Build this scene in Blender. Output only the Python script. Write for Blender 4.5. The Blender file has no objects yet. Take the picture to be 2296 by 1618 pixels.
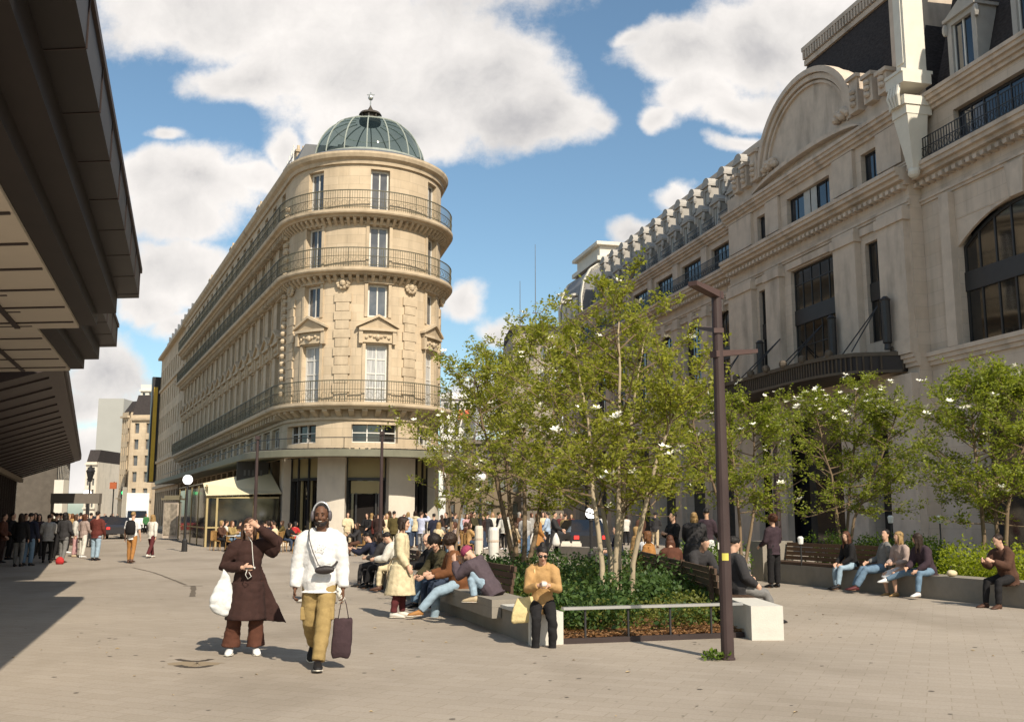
import bpy, math, random
import numpy as np
from mathutils import Vector, Matrix
random.seed(7); RNG=np.random.default_rng(11)
SC=bpy.context.scene; COL=SC.collection
PI=math.pi; rad=math.radians
# ------------------------------------------------------------------ camera
# lengths of the picture are given on a 2296 x 1618 grid; gnd()/at() turn a sight line into a real place
FPX=2232.0; TH=math.atan(342/FPX); CT,ST=math.cos(TH),math.sin(TH); EYE=1.70
def ray(px,py):
    d=FPX*CT-(809-py)*ST
    return (px-1148)/d,(FPX*ST+(809-py)*CT)/d
def gnd(px,py,z=0.0):
    a,e=ray(px,py); Y=(z-EYE)/e; return Vector((a*Y,Y,z))
def at(px,py,Y):
    a,e=ray(px,py); return Vector((a*Y,Y,EYE+e*Y))
cam=bpy.data.cameras.new('camera'); cam.sensor_width=36; cam.lens=36*FPX/2296; cam.clip_end=3000
co=bpy.data.objects.new('camera',cam); COL.objects.link(co); co.location=(0,0,EYE)
co.rotation_euler=(PI/2+TH,0,0); SC.camera=co
SC.view_settings.view_transform='Standard'; SC.view_settings.look='None'; SC.view_settings.gamma=1.0
SC.view_settings.use_curve_mapping=False; SC.view_settings.exposure=0.40
SC.cycles.max_bounces=6; SC.cycles.diffuse_bounces=3; SC.cycles.glossy_bounces=3; SC.cycles.transmission_bounces=4
SC.cycles.transparent_max_bounces=8; SC.cycles.use_denoising=True; SC.cycles.caustics_reflective=False; SC.cycles.caustics_refractive=False
try: SC.cycles.denoiser='OPENIMAGEDENOISE'
except Exception: pass
# ------------------------------------------------------------------ materials
MATS={}
def nd(nt,t,**k):
    n=nt.nodes.new(t)
    for a,b in k.items(): setattr(n,a,b)
    return n
def mat(name,col,rough=.85,var=.12,scale=3.0,bump=0.0,bscale=30.0,metal=0.0,spec=.3,emit=None,estr=0.0,trans=0.0,stretch=None,var2=0.0,scale2=.25,stain=None):
    key=name
    if key in MATS: return MATS[key]
    m=bpy.data.materials.new(name); m.use_nodes=True; nt=m.node_tree; L=nt.links.new
    b=nt.nodes['Principled BSDF']; b.inputs['Roughness'].default_value=rough; b.inputs['Metallic'].default_value=metal
    b.inputs['Specular IOR Level'].default_value=spec
    c4=(*col,1)
    b.inputs['Base Color'].default_value=c4
    tc=nd(nt,'ShaderNodeTexCoord'); src=tc.outputs['Object']
    if stretch:
        mp=nd(nt,'ShaderNodeMapping'); mp.inputs['Scale'].default_value=stretch; L(src,mp.inputs['Vector']); src=mp.outputs['Vector']
    out=None
    if var>0:
        n=nd(nt,'ShaderNodeTexNoise'); n.inputs['Scale'].default_value=scale; n.inputs['Detail'].default_value=6; n.inputs['Roughness'].default_value=.62
        L(src,n.inputs['Vector'])
        mr=nd(nt,'ShaderNodeMapRange'); mr.inputs['From Min'].default_value=.25; mr.inputs['From Max'].default_value=.75
        mr.inputs['To Min'].default_value=1-var; mr.inputs['To Max'].default_value=1+var; L(n.outputs['Fac'],mr.inputs['Value'])
        fac=mr.outputs['Result']
        if var2>0:
            n2=nd(nt,'ShaderNodeTexNoise'); n2.inputs['Scale'].default_value=scale2; n2.inputs['Detail'].default_value=4; L(src,n2.inputs['Vector'])
            m2=nd(nt,'ShaderNodeMapRange'); m2.inputs['From Min'].default_value=.3; m2.inputs['From Max'].default_value=.7
            m2.inputs['To Min'].default_value=1-var2; m2.inputs['To Max'].default_value=1+var2; L(n2.outputs['Fac'],m2.inputs['Value'])
            mm=nd(nt,'ShaderNodeMath',operation='MULTIPLY'); L(fac,mm.inputs[0]); L(m2.outputs['Result'],mm.inputs[1]); fac=mm.outputs[0]
        vm=nd(nt,'ShaderNodeVectorMath',operation='SCALE'); vm.inputs[0].default_value=col; L(fac,vm.inputs['Scale'])
        out=vm.outputs['Vector']
        if stain:
            n3=nd(nt,'ShaderNodeTexNoise'); n3.inputs['Scale'].default_value=stain[1]; n3.inputs['Detail'].default_value=8
            mp3=nd(nt,'ShaderNodeMapping'); mp3.inputs['Scale'].default_value=stain[2]; L(tc.outputs['Object'],mp3.inputs['Vector']); L(mp3.outputs['Vector'],n3.inputs['Vector'])
            m3=nd(nt,'ShaderNodeMapRange'); m3.inputs['From Min'].default_value=.5; m3.inputs['From Max'].default_value=.75; m3.inputs['To Max'].default_value=stain[3]; L(n3.outputs['Fac'],m3.inputs['Value'])
            mx=nd(nt,'ShaderNodeMixRGB'); mx.inputs['Color2'].default_value=(*stain[0],1); L(m3.outputs['Result'],mx.inputs['Fac']); L(out,mx.inputs['Color1']); out=mx.outputs['Color']
        L(out,b.inputs['Base Color'])
    if bump>0:
        nb=nd(nt,'ShaderNodeTexNoise'); nb.inputs['Scale'].default_value=bscale; nb.inputs['Detail'].default_value=5; L(src,nb.inputs['Vector'])
        bp=nd(nt,'ShaderNodeBump'); bp.inputs['Strength'].default_value=bump; bp.inputs['Distance'].default_value=.02; L(nb.outputs['Fac'],bp.inputs['Height']); L(bp.outputs['Normal'],b.inputs['Normal'])
    if emit:
        b.inputs['Emission Color'].default_value=(*emit,1); b.inputs['Emission Strength'].default_value=estr
    if trans>0:
        t=nd(nt,'ShaderNodeBsdfTranslucent'); t.inputs['Color'].default_value=(col[0]*1.5,col[1]*1.5,col[2]*.9,1)
        mix=nd(nt,'ShaderNodeMixShader'); mix.inputs['Fac'].default_value=trans
        L(b.outputs[0],mix.inputs[1]); L(t.outputs[0],mix.inputs[2]); L(mix.outputs[0],nt.nodes['Material Output'].inputs['Surface'])
    MATS[key]=m; return m
def leafmat(name,col,col2,tr=.35):
    """leaves: each leaf island takes its own tint between two greens"""
    m=mat(name,col,rough=.5,var=0,trans=0); nt=m.node_tree; L=nt.links.new; b=nt.nodes['Principled BSDF']
    g=nd(nt,'ShaderNodeNewGeometry'); r=nd(nt,'ShaderNodeValToRGB')
    r.color_ramp.elements[0].color=(*col,1); r.color_ramp.elements[1].color=(*col2,1)
    L(g.outputs['Random Per Island'],r.inputs['Fac']); L(r.outputs['Color'],b.inputs['Base Color'])
    t=nd(nt,'ShaderNodeBsdfTranslucent'); vm=nd(nt,'ShaderNodeVectorMath',operation='MULTIPLY'); vm.inputs[1].default_value=(1.5,1.5,.8)
    L(r.outputs['Color'],vm.inputs[0]); L(vm.outputs['Vector'],t.inputs['Color'])
    mix=nd(nt,'ShaderNodeMixShader'); mix.inputs['Fac'].default_value=tr
    L(b.outputs[0],mix.inputs[1]); L(t.outputs[0],mix.inputs[2]); L(mix.outputs[0],nt.nodes['Material Output'].inputs['Surface'])
    return m
def brickmat(name,col,joint,w,h,var=.1,mortar=.012,vcol=.92,axes=None):
    """ashlar stone courses: brick texture on (along, up) of the wall, blocks slightly different"""
    m=mat(name,col,rough=.9,var=var,scale=1.3,bump=.25,bscale=14,var2=.12,scale2=.22,stain=(tuple(c*.45 for c in col),.9,(1.6,1.6,.10),.42))
    nt=m.node_tree; L=nt.links.new; b=nt.nodes['Principled BSDF']
    old=b.inputs['Base Color'].links[0].from_socket
    uv=nd(nt,'ShaderNodeUVMap'); br=nd(nt,'ShaderNodeTexBrick')
    br.inputs['Color1'].default_value=(1,1,1,1); br.inputs['Color2'].default_value=(vcol,vcol*.98,vcol*.95,1); br.inputs['Mortar'].default_value=(joint,joint,joint,1)
    br.inputs['Scale'].default_value=1; br.inputs['Mortar Size'].default_value=mortar; br.inputs['Mortar Smooth'].default_value=.3
    br.inputs['Brick Width'].default_value=w; br.inputs['Row Height'].default_value=h
    L(uv.outputs['UV'],br.inputs['Vector'])
    vm=nd(nt,'ShaderNodeVectorMath',operation='MULTIPLY'); L(old,vm.inputs[0]); L(br.outputs['Color'],vm.inputs[1]); L(vm.outputs['Vector'],b.inputs['Base Color'])
    return m
# ------------------------------------------------------------------ mesh builder
class MB:
    def __init__(s): s.v=[]; s.f=[]; s.uv=None; s.m=[]; s.cur=0
    def add(s,vs,fs):
        n=len(s.v); s.v.extend([tuple(p) for p in vs]); s.f.extend([tuple(i+n for i in f) for f in fs]); s.m.extend([s.cur]*len(fs))
    def box(s,x0,x1,y0,y1,z0,z1):
        s.add([(x0,y0,z0),(x1,y0,z0),(x1,y1,z0),(x0,y1,z0),(x0,y0,z1),(x1,y0,z1),(x1,y1,z1),(x0,y1,z1)],
              [(0,3,2,1),(4,5,6,7),(0,1,5,4),(1,2,6,5),(2,3,7,6),(3,0,4,7)])
    def fbox(s,F,s0,s1,d0,d1,z0,z1,seg=1):
        if seg==1:
            P=[F(s0,d1,z0),F(s1,d1,z0),F(s1,d0,z0),F(s0,d0,z0),F(s0,d1,z1),F(s1,d1,z1),F(s1,d0,z1),F(s0,d0,z1)]
            s.add(P,[(0,3,2,1),(4,5,6,7),(0,1,5,4),(1,2,6,5),(2,3,7,6),(3,0,4,7)])
        else: s.sweep(F,s0,s1,[(d0,z0),(d1,z0),(d1,z1),(d0,z1)],seg)
    def sweep(s,F,s0,s1,prof,seg=1,closed=True):
        """profile of (d,z) points carried along s"""
        n=len(prof); vs=[]
        for i in range(seg+1):
            t=s0+(s1-s0)*i/seg
            vs+= [F(t,d,z) for d,z in prof]
        fs=[]
        for i in range(seg):
            for j in range(n if closed else n-1):
                k=(j+1)%n; fs.append((i*n+j,(i+1)*n+j,(i+1)*n+k,i*n+k))
        if closed: fs.append(tuple(range(n))); fs.append(tuple(seg*n+j for j in range(n-1,-1,-1)))
        s.add(vs,fs)
    def prism(s,poly,h0,h1):
        n=len(poly); vs=[(x,y,h0) for x,y in poly]+[(x,y,h1) for x,y in poly]
        s.add(vs,[tuple(range(n-1,-1,-1)),tuple(range(n,2*n))]+[(i,(i+1)%n,n+(i+1)%n,n+i) for i in range(n)])
    def extr(s,F,poly,d0,d1):
        """polygon in (s,z) of a frame, thickness d0..d1"""
        n=len(poly); vs=[F(a,d1,z) for a,z in poly]+[F(a,d0,z) for a,z in poly]
        s.add(vs,[tuple(range(n)),tuple(range(2*n-1,n-1,-1))]+[(i,n+i,n+(i+1)%n,(i+1)%n) for i in range(n)])
    def loft(s,rings,cap=True):
        n=len(rings[0]); vs=[p for r in rings for p in r]; fs=[]
        for i in range(len(rings)-1):
            for j in range(n):
                k=(j+1)%n; fs.append((i*n+j,i*n+k,(i+1)*n+k,(i+1)*n+j))
        if cap:
            a=len(vs); vs=list(vs)+[tuple(np.mean(np.array(rings[0]),0)),tuple(np.mean(np.array(rings[-1]),0))]
            m=(len(rings)-1)*n
            for j in range(n):
                k=(j+1)%n; fs.append((a,k,j)); fs.append((a+1,m+j,m+k))
        s.add(vs,fs)
    def tube(s,pts,radii,n=8,ab=None,ref=None):
        pts=[Vector(p) for p in pts]
        if not hasattr(radii,'__len__'): radii=[radii]*len(pts)
        rings=[]; prev=None
        for i,p in enumerate(pts):
            t=(pts[min(i+1,len(pts)-1)]-pts[max(i-1,0)]).normalized()
            if prev is None:
                r=Vector(ref) if ref is not None else (Vector((0,0,1)) if abs(t.z)<.9 else Vector((1,0,0)))
                u=(r-t*r.dot(t)).normalized()
            else: u=(prev-t*prev.dot(t)).normalized()
            prev=u; w=t.cross(u); q=radii[i]; qa,qb=(q if isinstance(q,tuple) else (q,q))
            rings.append([tuple(p+u*(qa*math.cos(2*PI*k/n))+w*(qb*math.sin(2*PI*k/n))) for k in range(n)])
        s.loft(rings)
    def lathe(s,c,prof,n=24,a0=0,a1=2*PI):
        full=abs(a1-a0-2*PI)<1e-6; N=n if full else n+1
        vs=[]; 
        for r,z in prof:
            for k in range(N):
                a=a0+(a1-a0)*k/n; vs.append((c[0]+r*math.cos(a),c[1]+r*math.sin(a),z))
        fs=[]
        for i in range(len(prof)-1):
            for k in range(n):
                q=(k+1)%N; fs.append((i*N+k,i*N+q,(i+1)*N+q,(i+1)*N+k))
        s.add(vs,fs)
    def ball(s,c,r,nu=12,nv=8):
        if not hasattr(r,'__len__'): r=(r,r,r)
        rings=[]
        for i in range(1,nv):
            t=PI*i/nv
            rings.append([(c[0]+r[0]*math.sin(t)*math.cos(2*PI*k/nu),c[1]+r[1]*math.sin(t)*math.sin(2*PI*k/nu),c[2]-r[2]*math.cos(t)) for k in range(nu)])
        s.loft(rings)
    def mesh(s,name,smooth=False,uvF=None):
        me=bpy.data.meshes.new(name); me.from_pydata(s.v,[],s.f)
        if uvF is not None:
            ul=me.uv_layers.new(name='UVMap'); vi=np.empty(len(me.loops),dtype=np.int32); me.loops.foreach_get('vertex_index',vi)
            q=np.array([uvF(*p) for p in s.v],dtype=np.float32)[vi]; ul.data.foreach_set('uv',q.ravel())
        if smooth: me.polygons.foreach_set('use_smooth',[True]*len(me.polygons))
        if any(s.m): me.polygons.foreach_set('material_index',s.m)
        me.update(); return me
    def build(s,name,mats,parent=None,smooth=False,uvF=None,world=True,fixn=False):
        me=s.mesh(name,smooth,uvF)
        if fixn:
            import bmesh
            b=bmesh.new(); b.from_mesh(me); bmesh.ops.recalc_face_normals(b,faces=b.faces); b.to_mesh(me); b.free()
        if not isinstance(mats,(list,tuple)): mats=[mats]
        for m in mats: me.materials.append(m)
        return link(name,me,parent,world)
def link(name,me,parent=None,world=True):
    o=bpy.data.objects.new(name,me); COL.objects.link(o)
    if parent is not None:
        o.parent=parent
        if world: o.matrix_parent_inverse=INV.get(parent.name,Matrix())
    return o
INV={}
def empty(name,loc,rz=0.0):
    o=bpy.data.objects.new(name,None); COL.objects.link(o); o.location=loc; o.rotation_euler=(0,0,rz); o.empty_display_size=.2
    INV[o.name]=(Matrix.Translation(Vector(loc))@Matrix.Rotation(rz,4,'Z')).inverted(); return o
LABELS={}
def tag(o,label=None,cat=None,group=None,kind=None):
    if label: o['label']=label
    if cat: o['category']=cat
    if group: o['group']=group
    if kind: o['kind']=kind
    return o
def thing(name,label,cat,loc=(0,0,0),rz=0.0,group=None): return tag(empty(name,loc,rz),label,cat,group)
def copy_tree(o,parent=None):
    c=o.copy(); COL.objects.link(c)
    if parent is not None: c.parent=parent
    for ch in list(o.children): copy_tree(ch,c)
    return c
class Frame:
    """straight facade: s along u, d outward along n"""
    def __init__(s,O,u,n): s.O=Vector((O[0],O[1],0)); s.u=Vector((u[0],u[1],0)).normalized(); s.n=Vector((n[0],n[1],0)).normalized()
    def __call__(s,a,d,z): p=s.O+s.u*a+s.n*d; return (p.x,p.y,z)
    def ang(s,a=0): return math.atan2(s.n.x,-s.n.y)
    def uv(s,x,y,z): q=Vector((x,y,0))-s.O; return (q.dot(s.u)+q.dot(s.n)*.7,z)
class Cyl:
    """round corner: s is arc length, angle 0 faces -Y, positive towards +X"""
    def __init__(s,C,R): s.C=C; s.R=R
    def __call__(s,a,d,z):
        t=a/s.R; return (s.C[0]+(s.R+d)*math.sin(t),s.C[1]-(s.R+d)*math.cos(t),z)
    def ang(s,a=0): return a/s.R
    def uv(s,x,y,z): return (math.atan2(x-s.C[0],s.C[1]-y)*s.R+math.hypot(x-s.C[0],y-s.C[1]),z)
def wall(mb,F,s0,s1,z0,z1,holes,dep=.3,ds=None,d=0.0):
    xs={s0,s1}; zs={z0,z1}
    for a,b,c,e in holes: xs|={a,b}; zs|={c,e}
    xs=sorted(x for x in xs if s0<=x<=s1); zs=sorted(z for z in zs if z0<=z<=z1)
    if ds:
        q=[]
        for a,b in zip(xs,xs[1:]):
            k=max(1,int(math.ceil((b-a)/ds))); q+=[a+(b-a)*i/k for i in range(k)]
        xs=q+[xs[-1]]
    nx,nz=len(xs),len(zs); base=len(mb.v)
    mb.v.extend([F(x,d,z) for x in xs for z in zs])
    for i in range(nx-1):
        for j in range(nz-1):
            mx,mz=(xs[i]+xs[i+1])/2,(zs[j]+zs[j+1])/2
            if any(a<mx<b and c<mz<e for a,b,c,e in holes): continue
            mb.f.append((base+i*nz+j,base+(i+1)*nz+j,base+(i+1)*nz+j+1,base+i*nz+j+1)); mb.m.append(mb.cur)
    for a,b,c,e in holes:
        n=1 if not ds else max(1,int(math.ceil((b-a)/ds)))
        for i in range(n):
            p,q=a+(b-a)*i/n,a+(b-a)*(i+1)/n
            mb.add([F(p,d,e),F(q,d,e),F(q,d-dep,e),F(p,d-dep,e)],[(0,1,2,3)])
            mb.add([F(p,d,c),F(q,d,c),F(q,d-dep,c),F(p,d-dep,c)],[(3,2,1,0)])
        mb.add([F(a,d,c),F(a,d,e),F(a,d-dep,e),F(a,d-dep,c)],[(0,1,2,3)])
        mb.add([F(b,d,c),F(b,d,e),F(b,d-dep,e),F(b,d-dep,c)],[(3,2,1,0)])
def window_meshes(key,w,h,nx,nz,fw=.06,depth=.07,rail=None,arch=0.0,split=None):
    """frame and pane meshes, origin bottom middle, face to -Y"""
    f=MB(); p=MB()
    def top(x): return h if arch<=0 else h-arch*(abs(x)/(w/2))**2.2
    xs=[-w/2+w*i/nx for i in range(nx+1)]
    for i,x in enumerate(xs):
        k=fw if i in (0,nx) else fw*.62
        xx=min(max(x,-w/2+k/2),w/2-k/2); f.box(xx-k/2,xx+k/2,0,depth,0,top(x)-.002)
    N=10 if arch>0 else 1
    for i in range(N):
        a=-w/2+w*i/N; b=a+w/N; ta,tb=top(a),top(b)
        f.add([(a,-.004,ta-fw),(b,-.004,tb-fw),(b,-.004,tb),(a,-.004,ta),(a,depth,ta-fw),(b,depth,tb-fw),(b,depth,tb),(a,depth,ta)],[(0,1,2,3),(0,4,5,1),(3,2,6,7),(4,7,6,5)])
        p.add([(a,.035,0),(b,.035,0),(b,.035,tb-.01),(a,.035,ta-.01)],[(0,1,2,3)])
    f.box(-w/2,w/2,-.004,depth,0.001,fw)
    for j in range(1,nz):
        z=h*j/nz if not rail else rail[j-1]; k=fw*.55
        f.box(-w/2,w/2,.003,depth-.006,z-k/2,z+k/2)
    if split: f.box(-w/2,w/2,-.05,depth+.02,split[0],split[1])
    return f.mesh('window'),p.mesh('pane')
def put_window(ms,F,s,z,d,fm,pm,parent,names=('window','pane')):
    fr,pa=ms
    if not fr.materials: fr.materials.append(fm)
    if not pa.materials: pa.materials.append(pm)
    o=bpy.data.objects.new(names[0],fr); COL.objects.link(o); o.location=F(s,d,z); o.rotation_euler=(0,0,F.ang(s)); o.parent=parent
    o.matrix_parent_inverse=INV.get(parent.name,Matrix())
    q=bpy.data.objects.new(names[1],pa); COL.objects.link(q); q.parent=o
    return o
# ------------------------------------------------------------------ sky, clouds, sun
SUN_EL=rad(41); SD=Vector((.467*math.cos(SUN_EL),-.884*math.cos(SUN_EL),math.sin(SUN_EL))).normalized()
w=bpy.data.worlds.new('World'); SC.world=w; w.use_nodes=True; nt=w.node_tree; L=nt.links.new
bg=nt.nodes['Background']
sky=nd(nt,'ShaderNodeTexSky',sky_type='NISHITA'); sky.sun_disc=False; sky.sun_elevation=SUN_EL; sky.sun_rotation=math.atan2(SD.x,SD.y)
sky.air_density=1.0; sky.dust_density=1.0; sky.ozone_density=1.5
tc=nd(nt,'ShaderNodeTexCoord'); sep=nd(nt,'ShaderNodeSeparateXYZ'); L(tc.outputs['Generated'],sep.inputs[0])
ymax=nd(nt,'ShaderNodeMath',operation='MAXIMUM'); L(sep.outputs['Y'],ymax.inputs[0]); ymax.inputs[1].default_value=.12
du=nd(nt,'ShaderNodeMath',operation='DIVIDE'); L(sep.outputs['X'],du.inputs[0]); L(ymax.outputs[0],du.inputs[1])
dv=nd(nt,'ShaderNodeMath',operation='DIVIDE'); L(sep.outputs['Z'],dv.inputs[0]); L(ymax.outputs[0],dv.inputs[1])
cmb=nd(nt,'ShaderNodeCombineXYZ'); L(du.outputs[0],cmb.inputs[0]); L(dv.outputs[0],cmb.inputs[1])
# cloud banks of the sky: centre and half sizes
CL=[(450,30,330,120),(800,110,330,190),(1050,180,240,150),(1180,280,190,75),(700,-60,560,140),(560,180,190,70),(900,290,220,80),(1330,280,60,30),
    (440,410,190,95),(330,400,95,70),(560,385,110,60),(400,470,150,60),(640,330,60,50),
    (400,600,140,75),(330,680,100,60),(470,640,90,60),(235,820,130,100),(200,900,190,60),(390,720,70,40),
    (1560,110,200,75),(1720,100,190,110),(1880,40,260,130),(1560,200,120,60),(1480,250,55,40),(1650,235,100,50),(1410,75,60,30),(1740,245,60,28),(1850,200,80,60),
    (1525,430,50,32),(1420,510,85,45),(1640,310,60,25),(1030,680,65,42),(1115,740,70,36),(1060,920,60,80),(370,300,55,22),(240,1020,300,90),(560,760,120,70),(1250,900,260,70)]
n1=nd(nt,'ShaderNodeTexNoise'); n1.inputs['Scale'].default_value=6.5; n1.inputs['Detail'].default_value=12; n1.inputs['Roughness'].default_value=.66; L(cmb.outputs[0],n1.inputs['Vector'])
# ragged edges: push the lookup about with noise
nw=nd(nt,'ShaderNodeTexNoise'); nw.inputs['Scale'].default_value=9; nw.inputs['Detail'].default_value=10; L(cmb.outputs[0],nw.inputs['Vector'])
wsub=nd(nt,'ShaderNodeVectorMath',operation='SUBTRACT'); L(nw.outputs['Color'],wsub.inputs[0]); wsub.inputs[1].default_value=(.5,.5,.5)
wsc=nd(nt,'ShaderNodeVectorMath',operation='MULTIPLY'); L(wsub.outputs[0],wsc.inputs[0]); wsc.inputs[1].default_value=(.085,.07,0)
wad=nd(nt,'ShaderNodeVectorMath',operation='ADD'); L(cmb.outputs[0],wad.inputs[0]); L(wsc.outputs[0],wad.inputs[1])
acc=None; accb=None
for cx,cy,rx,ry in CL:
    u,v=ray(cx,cy); su=rx/2140*1.12; sv=ry/2140*1.15
    a=nd(nt,'ShaderNodeVectorMath',operation='SUBTRACT'); L(wad.outputs[0],a.inputs[0]); a.inputs[1].default_value=(u,v,0)
    b=nd(nt,'ShaderNodeVectorMath',operation='MULTIPLY'); L(a.outputs[0],b.inputs[0]); b.inputs[1].default_value=(1/su,1/sv,0)
    l=nd(nt,'ShaderNodeVectorMath',operation='LENGTH'); L(b.outputs[0],l.inputs[0])
    q=nd(nt,'ShaderNodeMath',operation='SUBTRACT'); q.inputs[0].default_value=1; L(l.outputs['Value'],q.inputs[1])
    s=nd(nt,'ShaderNodeMath',operation='MULTIPLY'); L(q.outputs[0],s.inputs[0]); s.inputs[1].default_value=min(1.0,.45+min(ry,90)/160)
    if acc is None: acc=s.outputs[0]
    else:
        m=nd(nt,'ShaderNodeMath',operation='SMOOTH_MAX'); L(acc,m.inputs[0]); L(s.outputs[0],m.inputs[1]); m.inputs[2].default_value=.12; acc=m.outputs[0]
# behind the viewer and off to the sides: broken cloud
n3=nd(nt,'ShaderNodeTexNoise'); n3.inputs['Scale'].default_value=1.6; n3.inputs['Detail'].default_value=6; L(tc.outputs['Generated'],n3.inputs['Vector'])
bk=nd(nt,'ShaderNodeMapRange'); bk.inputs['From Min'].default_value=.44; bk.inputs['From Max'].default_value=.6; bk.inputs['To Min'].default_value=-.4; bk.inputs['To Max'].default_value=.6; L(n3.outputs['Fac'],bk.inputs['Value'])
fr=nd(nt,'ShaderNodeMath',operation='ABSOLUTE'); L(du.outputs[0],fr.inputs[0])
f1=nd(nt,'ShaderNodeMapRange'); f1.inputs['From Min'].default_value=.62; f1.inputs['From Max'].default_value=.95; L(fr.outputs[0],f1.inputs['Value'])
f2=nd(nt,'ShaderNodeMapRange'); f2.inputs['From Min'].default_value=.48; f2.inputs['From Max'].default_value=.8; L(dv.outputs[0],f2.inputs['Value'])
f3=nd(nt,'ShaderNodeMapRange'); f3.inputs['From Min'].default_value=.3; f3.inputs['From Max'].default_value=.1; L(sep.outputs['Y'],f3.inputs['Value'])
fm=nd(nt,'ShaderNodeMath',operation='MAXIMUM'); L(f1.outputs[0],fm.inputs[0]); L(f2.outputs[0],fm.inputs[1])
fm2=nd(nt,'ShaderNodeMath',operation='MAXIMUM'); L(fm.outputs[0],fm2.inputs[0]); L(f3.outputs[0],fm2.inputs[1])
mxb=nd(nt,'ShaderNodeMix'); L(fm2.outputs[0],mxb.inputs[0]); L(acc,mxb.inputs[2]); L(bk.outputs[0],mxb.inputs[3]); acc=mxb.outputs[0]
nz=nd(nt,'ShaderNodeMapRange'); nz.inputs['To Min'].default_value=-.75; nz.inputs['To Max'].default_value=.75; L(n1.outputs['Fac'],nz.inputs['Value'])
den=nd(nt,'ShaderNodeMath',operation='ADD'); L(acc,den.inputs[0]); L(nz.outputs[0],den.inputs[1])
al=nd(nt,'ShaderNodeMapRange',interpolation_type='SMOOTHSTEP'); al.inputs['From Min'].default_value=-.02; al.inputs['From Max'].default_value=.40; L(den.outputs[0],al.inputs['Value'])
# cloud tone: dense middles greyer, edges and lit tops whiter
n2=nd(nt,'ShaderNodeTexNoise'); n2.inputs['Scale'].default_value=5.0; n2.inputs['Detail'].default_value=10; n2.inputs['Roughness'].default_value=.6
off=nd(nt,'ShaderNodeVectorMath',operation='ADD'); L(wad.outputs[0],off.inputs[0]); off.inputs[1].default_value=(3.1,-.02,0); L(off.outputs[0],n2.inputs['Vector'])
ton=nd(nt,'ShaderNodeMath',operation='MULTIPLY'); L(n2.outputs['Fac'],ton.inputs[0]); ton.inputs[1].default_value=1.45
ton2=nd(nt,'ShaderNodeMath',operation='MULTIPLY_ADD'); L(den.outputs[0],ton2.inputs[0]); ton2.inputs[1].default_value=-.42; L(ton.outputs[0],ton2.inputs[2])
ramp=nd(nt,'ShaderNodeValToRGB'); cr=ramp.color_ramp
cr.elements[0].position=.18; cr.elements[0].color=(.46,.45,.455,1); cr.elements[1].position=.72; cr.elements[1].color=(.84,.80,.765,1)
e=cr.elements.new(.42); e.color=(.66,.635,.615,1)
L(ton2.outputs[0],ramp.inputs['Fac'])
CLOUD=9.3   # cloud radiance on the sky texture's own scale
vs=nd(nt,'ShaderNodeVectorMath',operation='SCALE'); L(ramp.outputs['Color'],vs.inputs[0]); vs.inputs['Scale'].default_value=CLOUD
tint=nd(nt,'ShaderNodeVectorMath',operation='MULTIPLY'); L(sky.outputs['Color'],tint.inputs[0]); tint.inputs[1].default_value=(1.02,1.15,1.10)
mx=nd(nt,'ShaderNodeMix',data_type='RGBA'); L(al.outputs[0],mx.inputs['Factor']); L(tint.outputs[0],mx.inputs['A']); L(vs.outputs[0],mx.inputs['B'])
L(mx.outputs['Result'],bg.inputs['Color']); bg.inputs['Strength'].default_value=.10
w.cycles.sampling_method='MANUAL'; w.cycles.sample_map_resolution=512
sl=bpy.data.lights.new('sun','SUN'); sl.energy=4.6; sl.angle=rad(.55); sl.color=(1.0,.90,.74)
so=bpy.data.objects.new('sun',sl); COL.objects.link(so); so.rotation_euler=(-SD).to_track_quat('-Z','Y').to_euler(); so.location=(30,-50,60)
# ------------------------------------------------------------------ materials of the place
M_cream=brickmat('cream_stone',(.55,.445,.32),.72,1.15,.47,vcol=.90)
M_creamt=mat('cream_trim',(.51,.41,.29),rough=.85,var=.14,scale=2.2,bump=.2,bscale=9,stain=((.20,.15,.10),1.6,(1,1,.25),.5))
M_pale=mat('pale_stone',(.62,.56,.475),rough=.85,var=.08,scale=1.5,bump=.15,bscale=12,stain=((.36,.33,.28),.9,(1,1,.3),.5))
M_grey=brickmat('grey_stone',(.56,.465,.38),.80,1.4,.55,vcol=.94)
M_greyt=mat('grey_trim',(.55,.455,.37),rough=.85,var=.13,scale=1.6,bump=.2,bscale=8,stain=((.17,.145,.12),1.2,(1,1,.25),.55))
M_white=mat('white_stone',(.66,.62,.54),rough=.8,var=.07,scale=2)
M_iron=mat('dark_iron',(.022,.021,.022),rough=.45,var=.2,spec=.5)
M_bronze=mat('bronze_rail',(.10,.095,.065),rough=.6,var=.3,scale=5)
M_zinc=mat('zinc_roof',(.12,.125,.135),rough=.5,var=.22,scale=1.3,stretch=(1,1,.3))
M_slate=mat('slate_roof',(.050,.043,.042),rough=.95,var=.45,scale=5,bump=.5,bscale=14,spec=.08,stretch=(1,1,2.5))
M_winframe=mat('white_window_frame',(.62,.60,.56),rough=.5,var=.05)
M_tanpanel=mat('tan_panel',(.36,.30,.16),rough=.7,var=.08,scale=.8)
M_canopy=mat('canopy_metal',(.17,.165,.12),rough=.5,var=.15,scale=2)
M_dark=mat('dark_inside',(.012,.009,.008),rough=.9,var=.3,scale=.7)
M_brown=mat('brown_metal',(.040,.028,.026),rough=.55,var=.18,scale=3)
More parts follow.
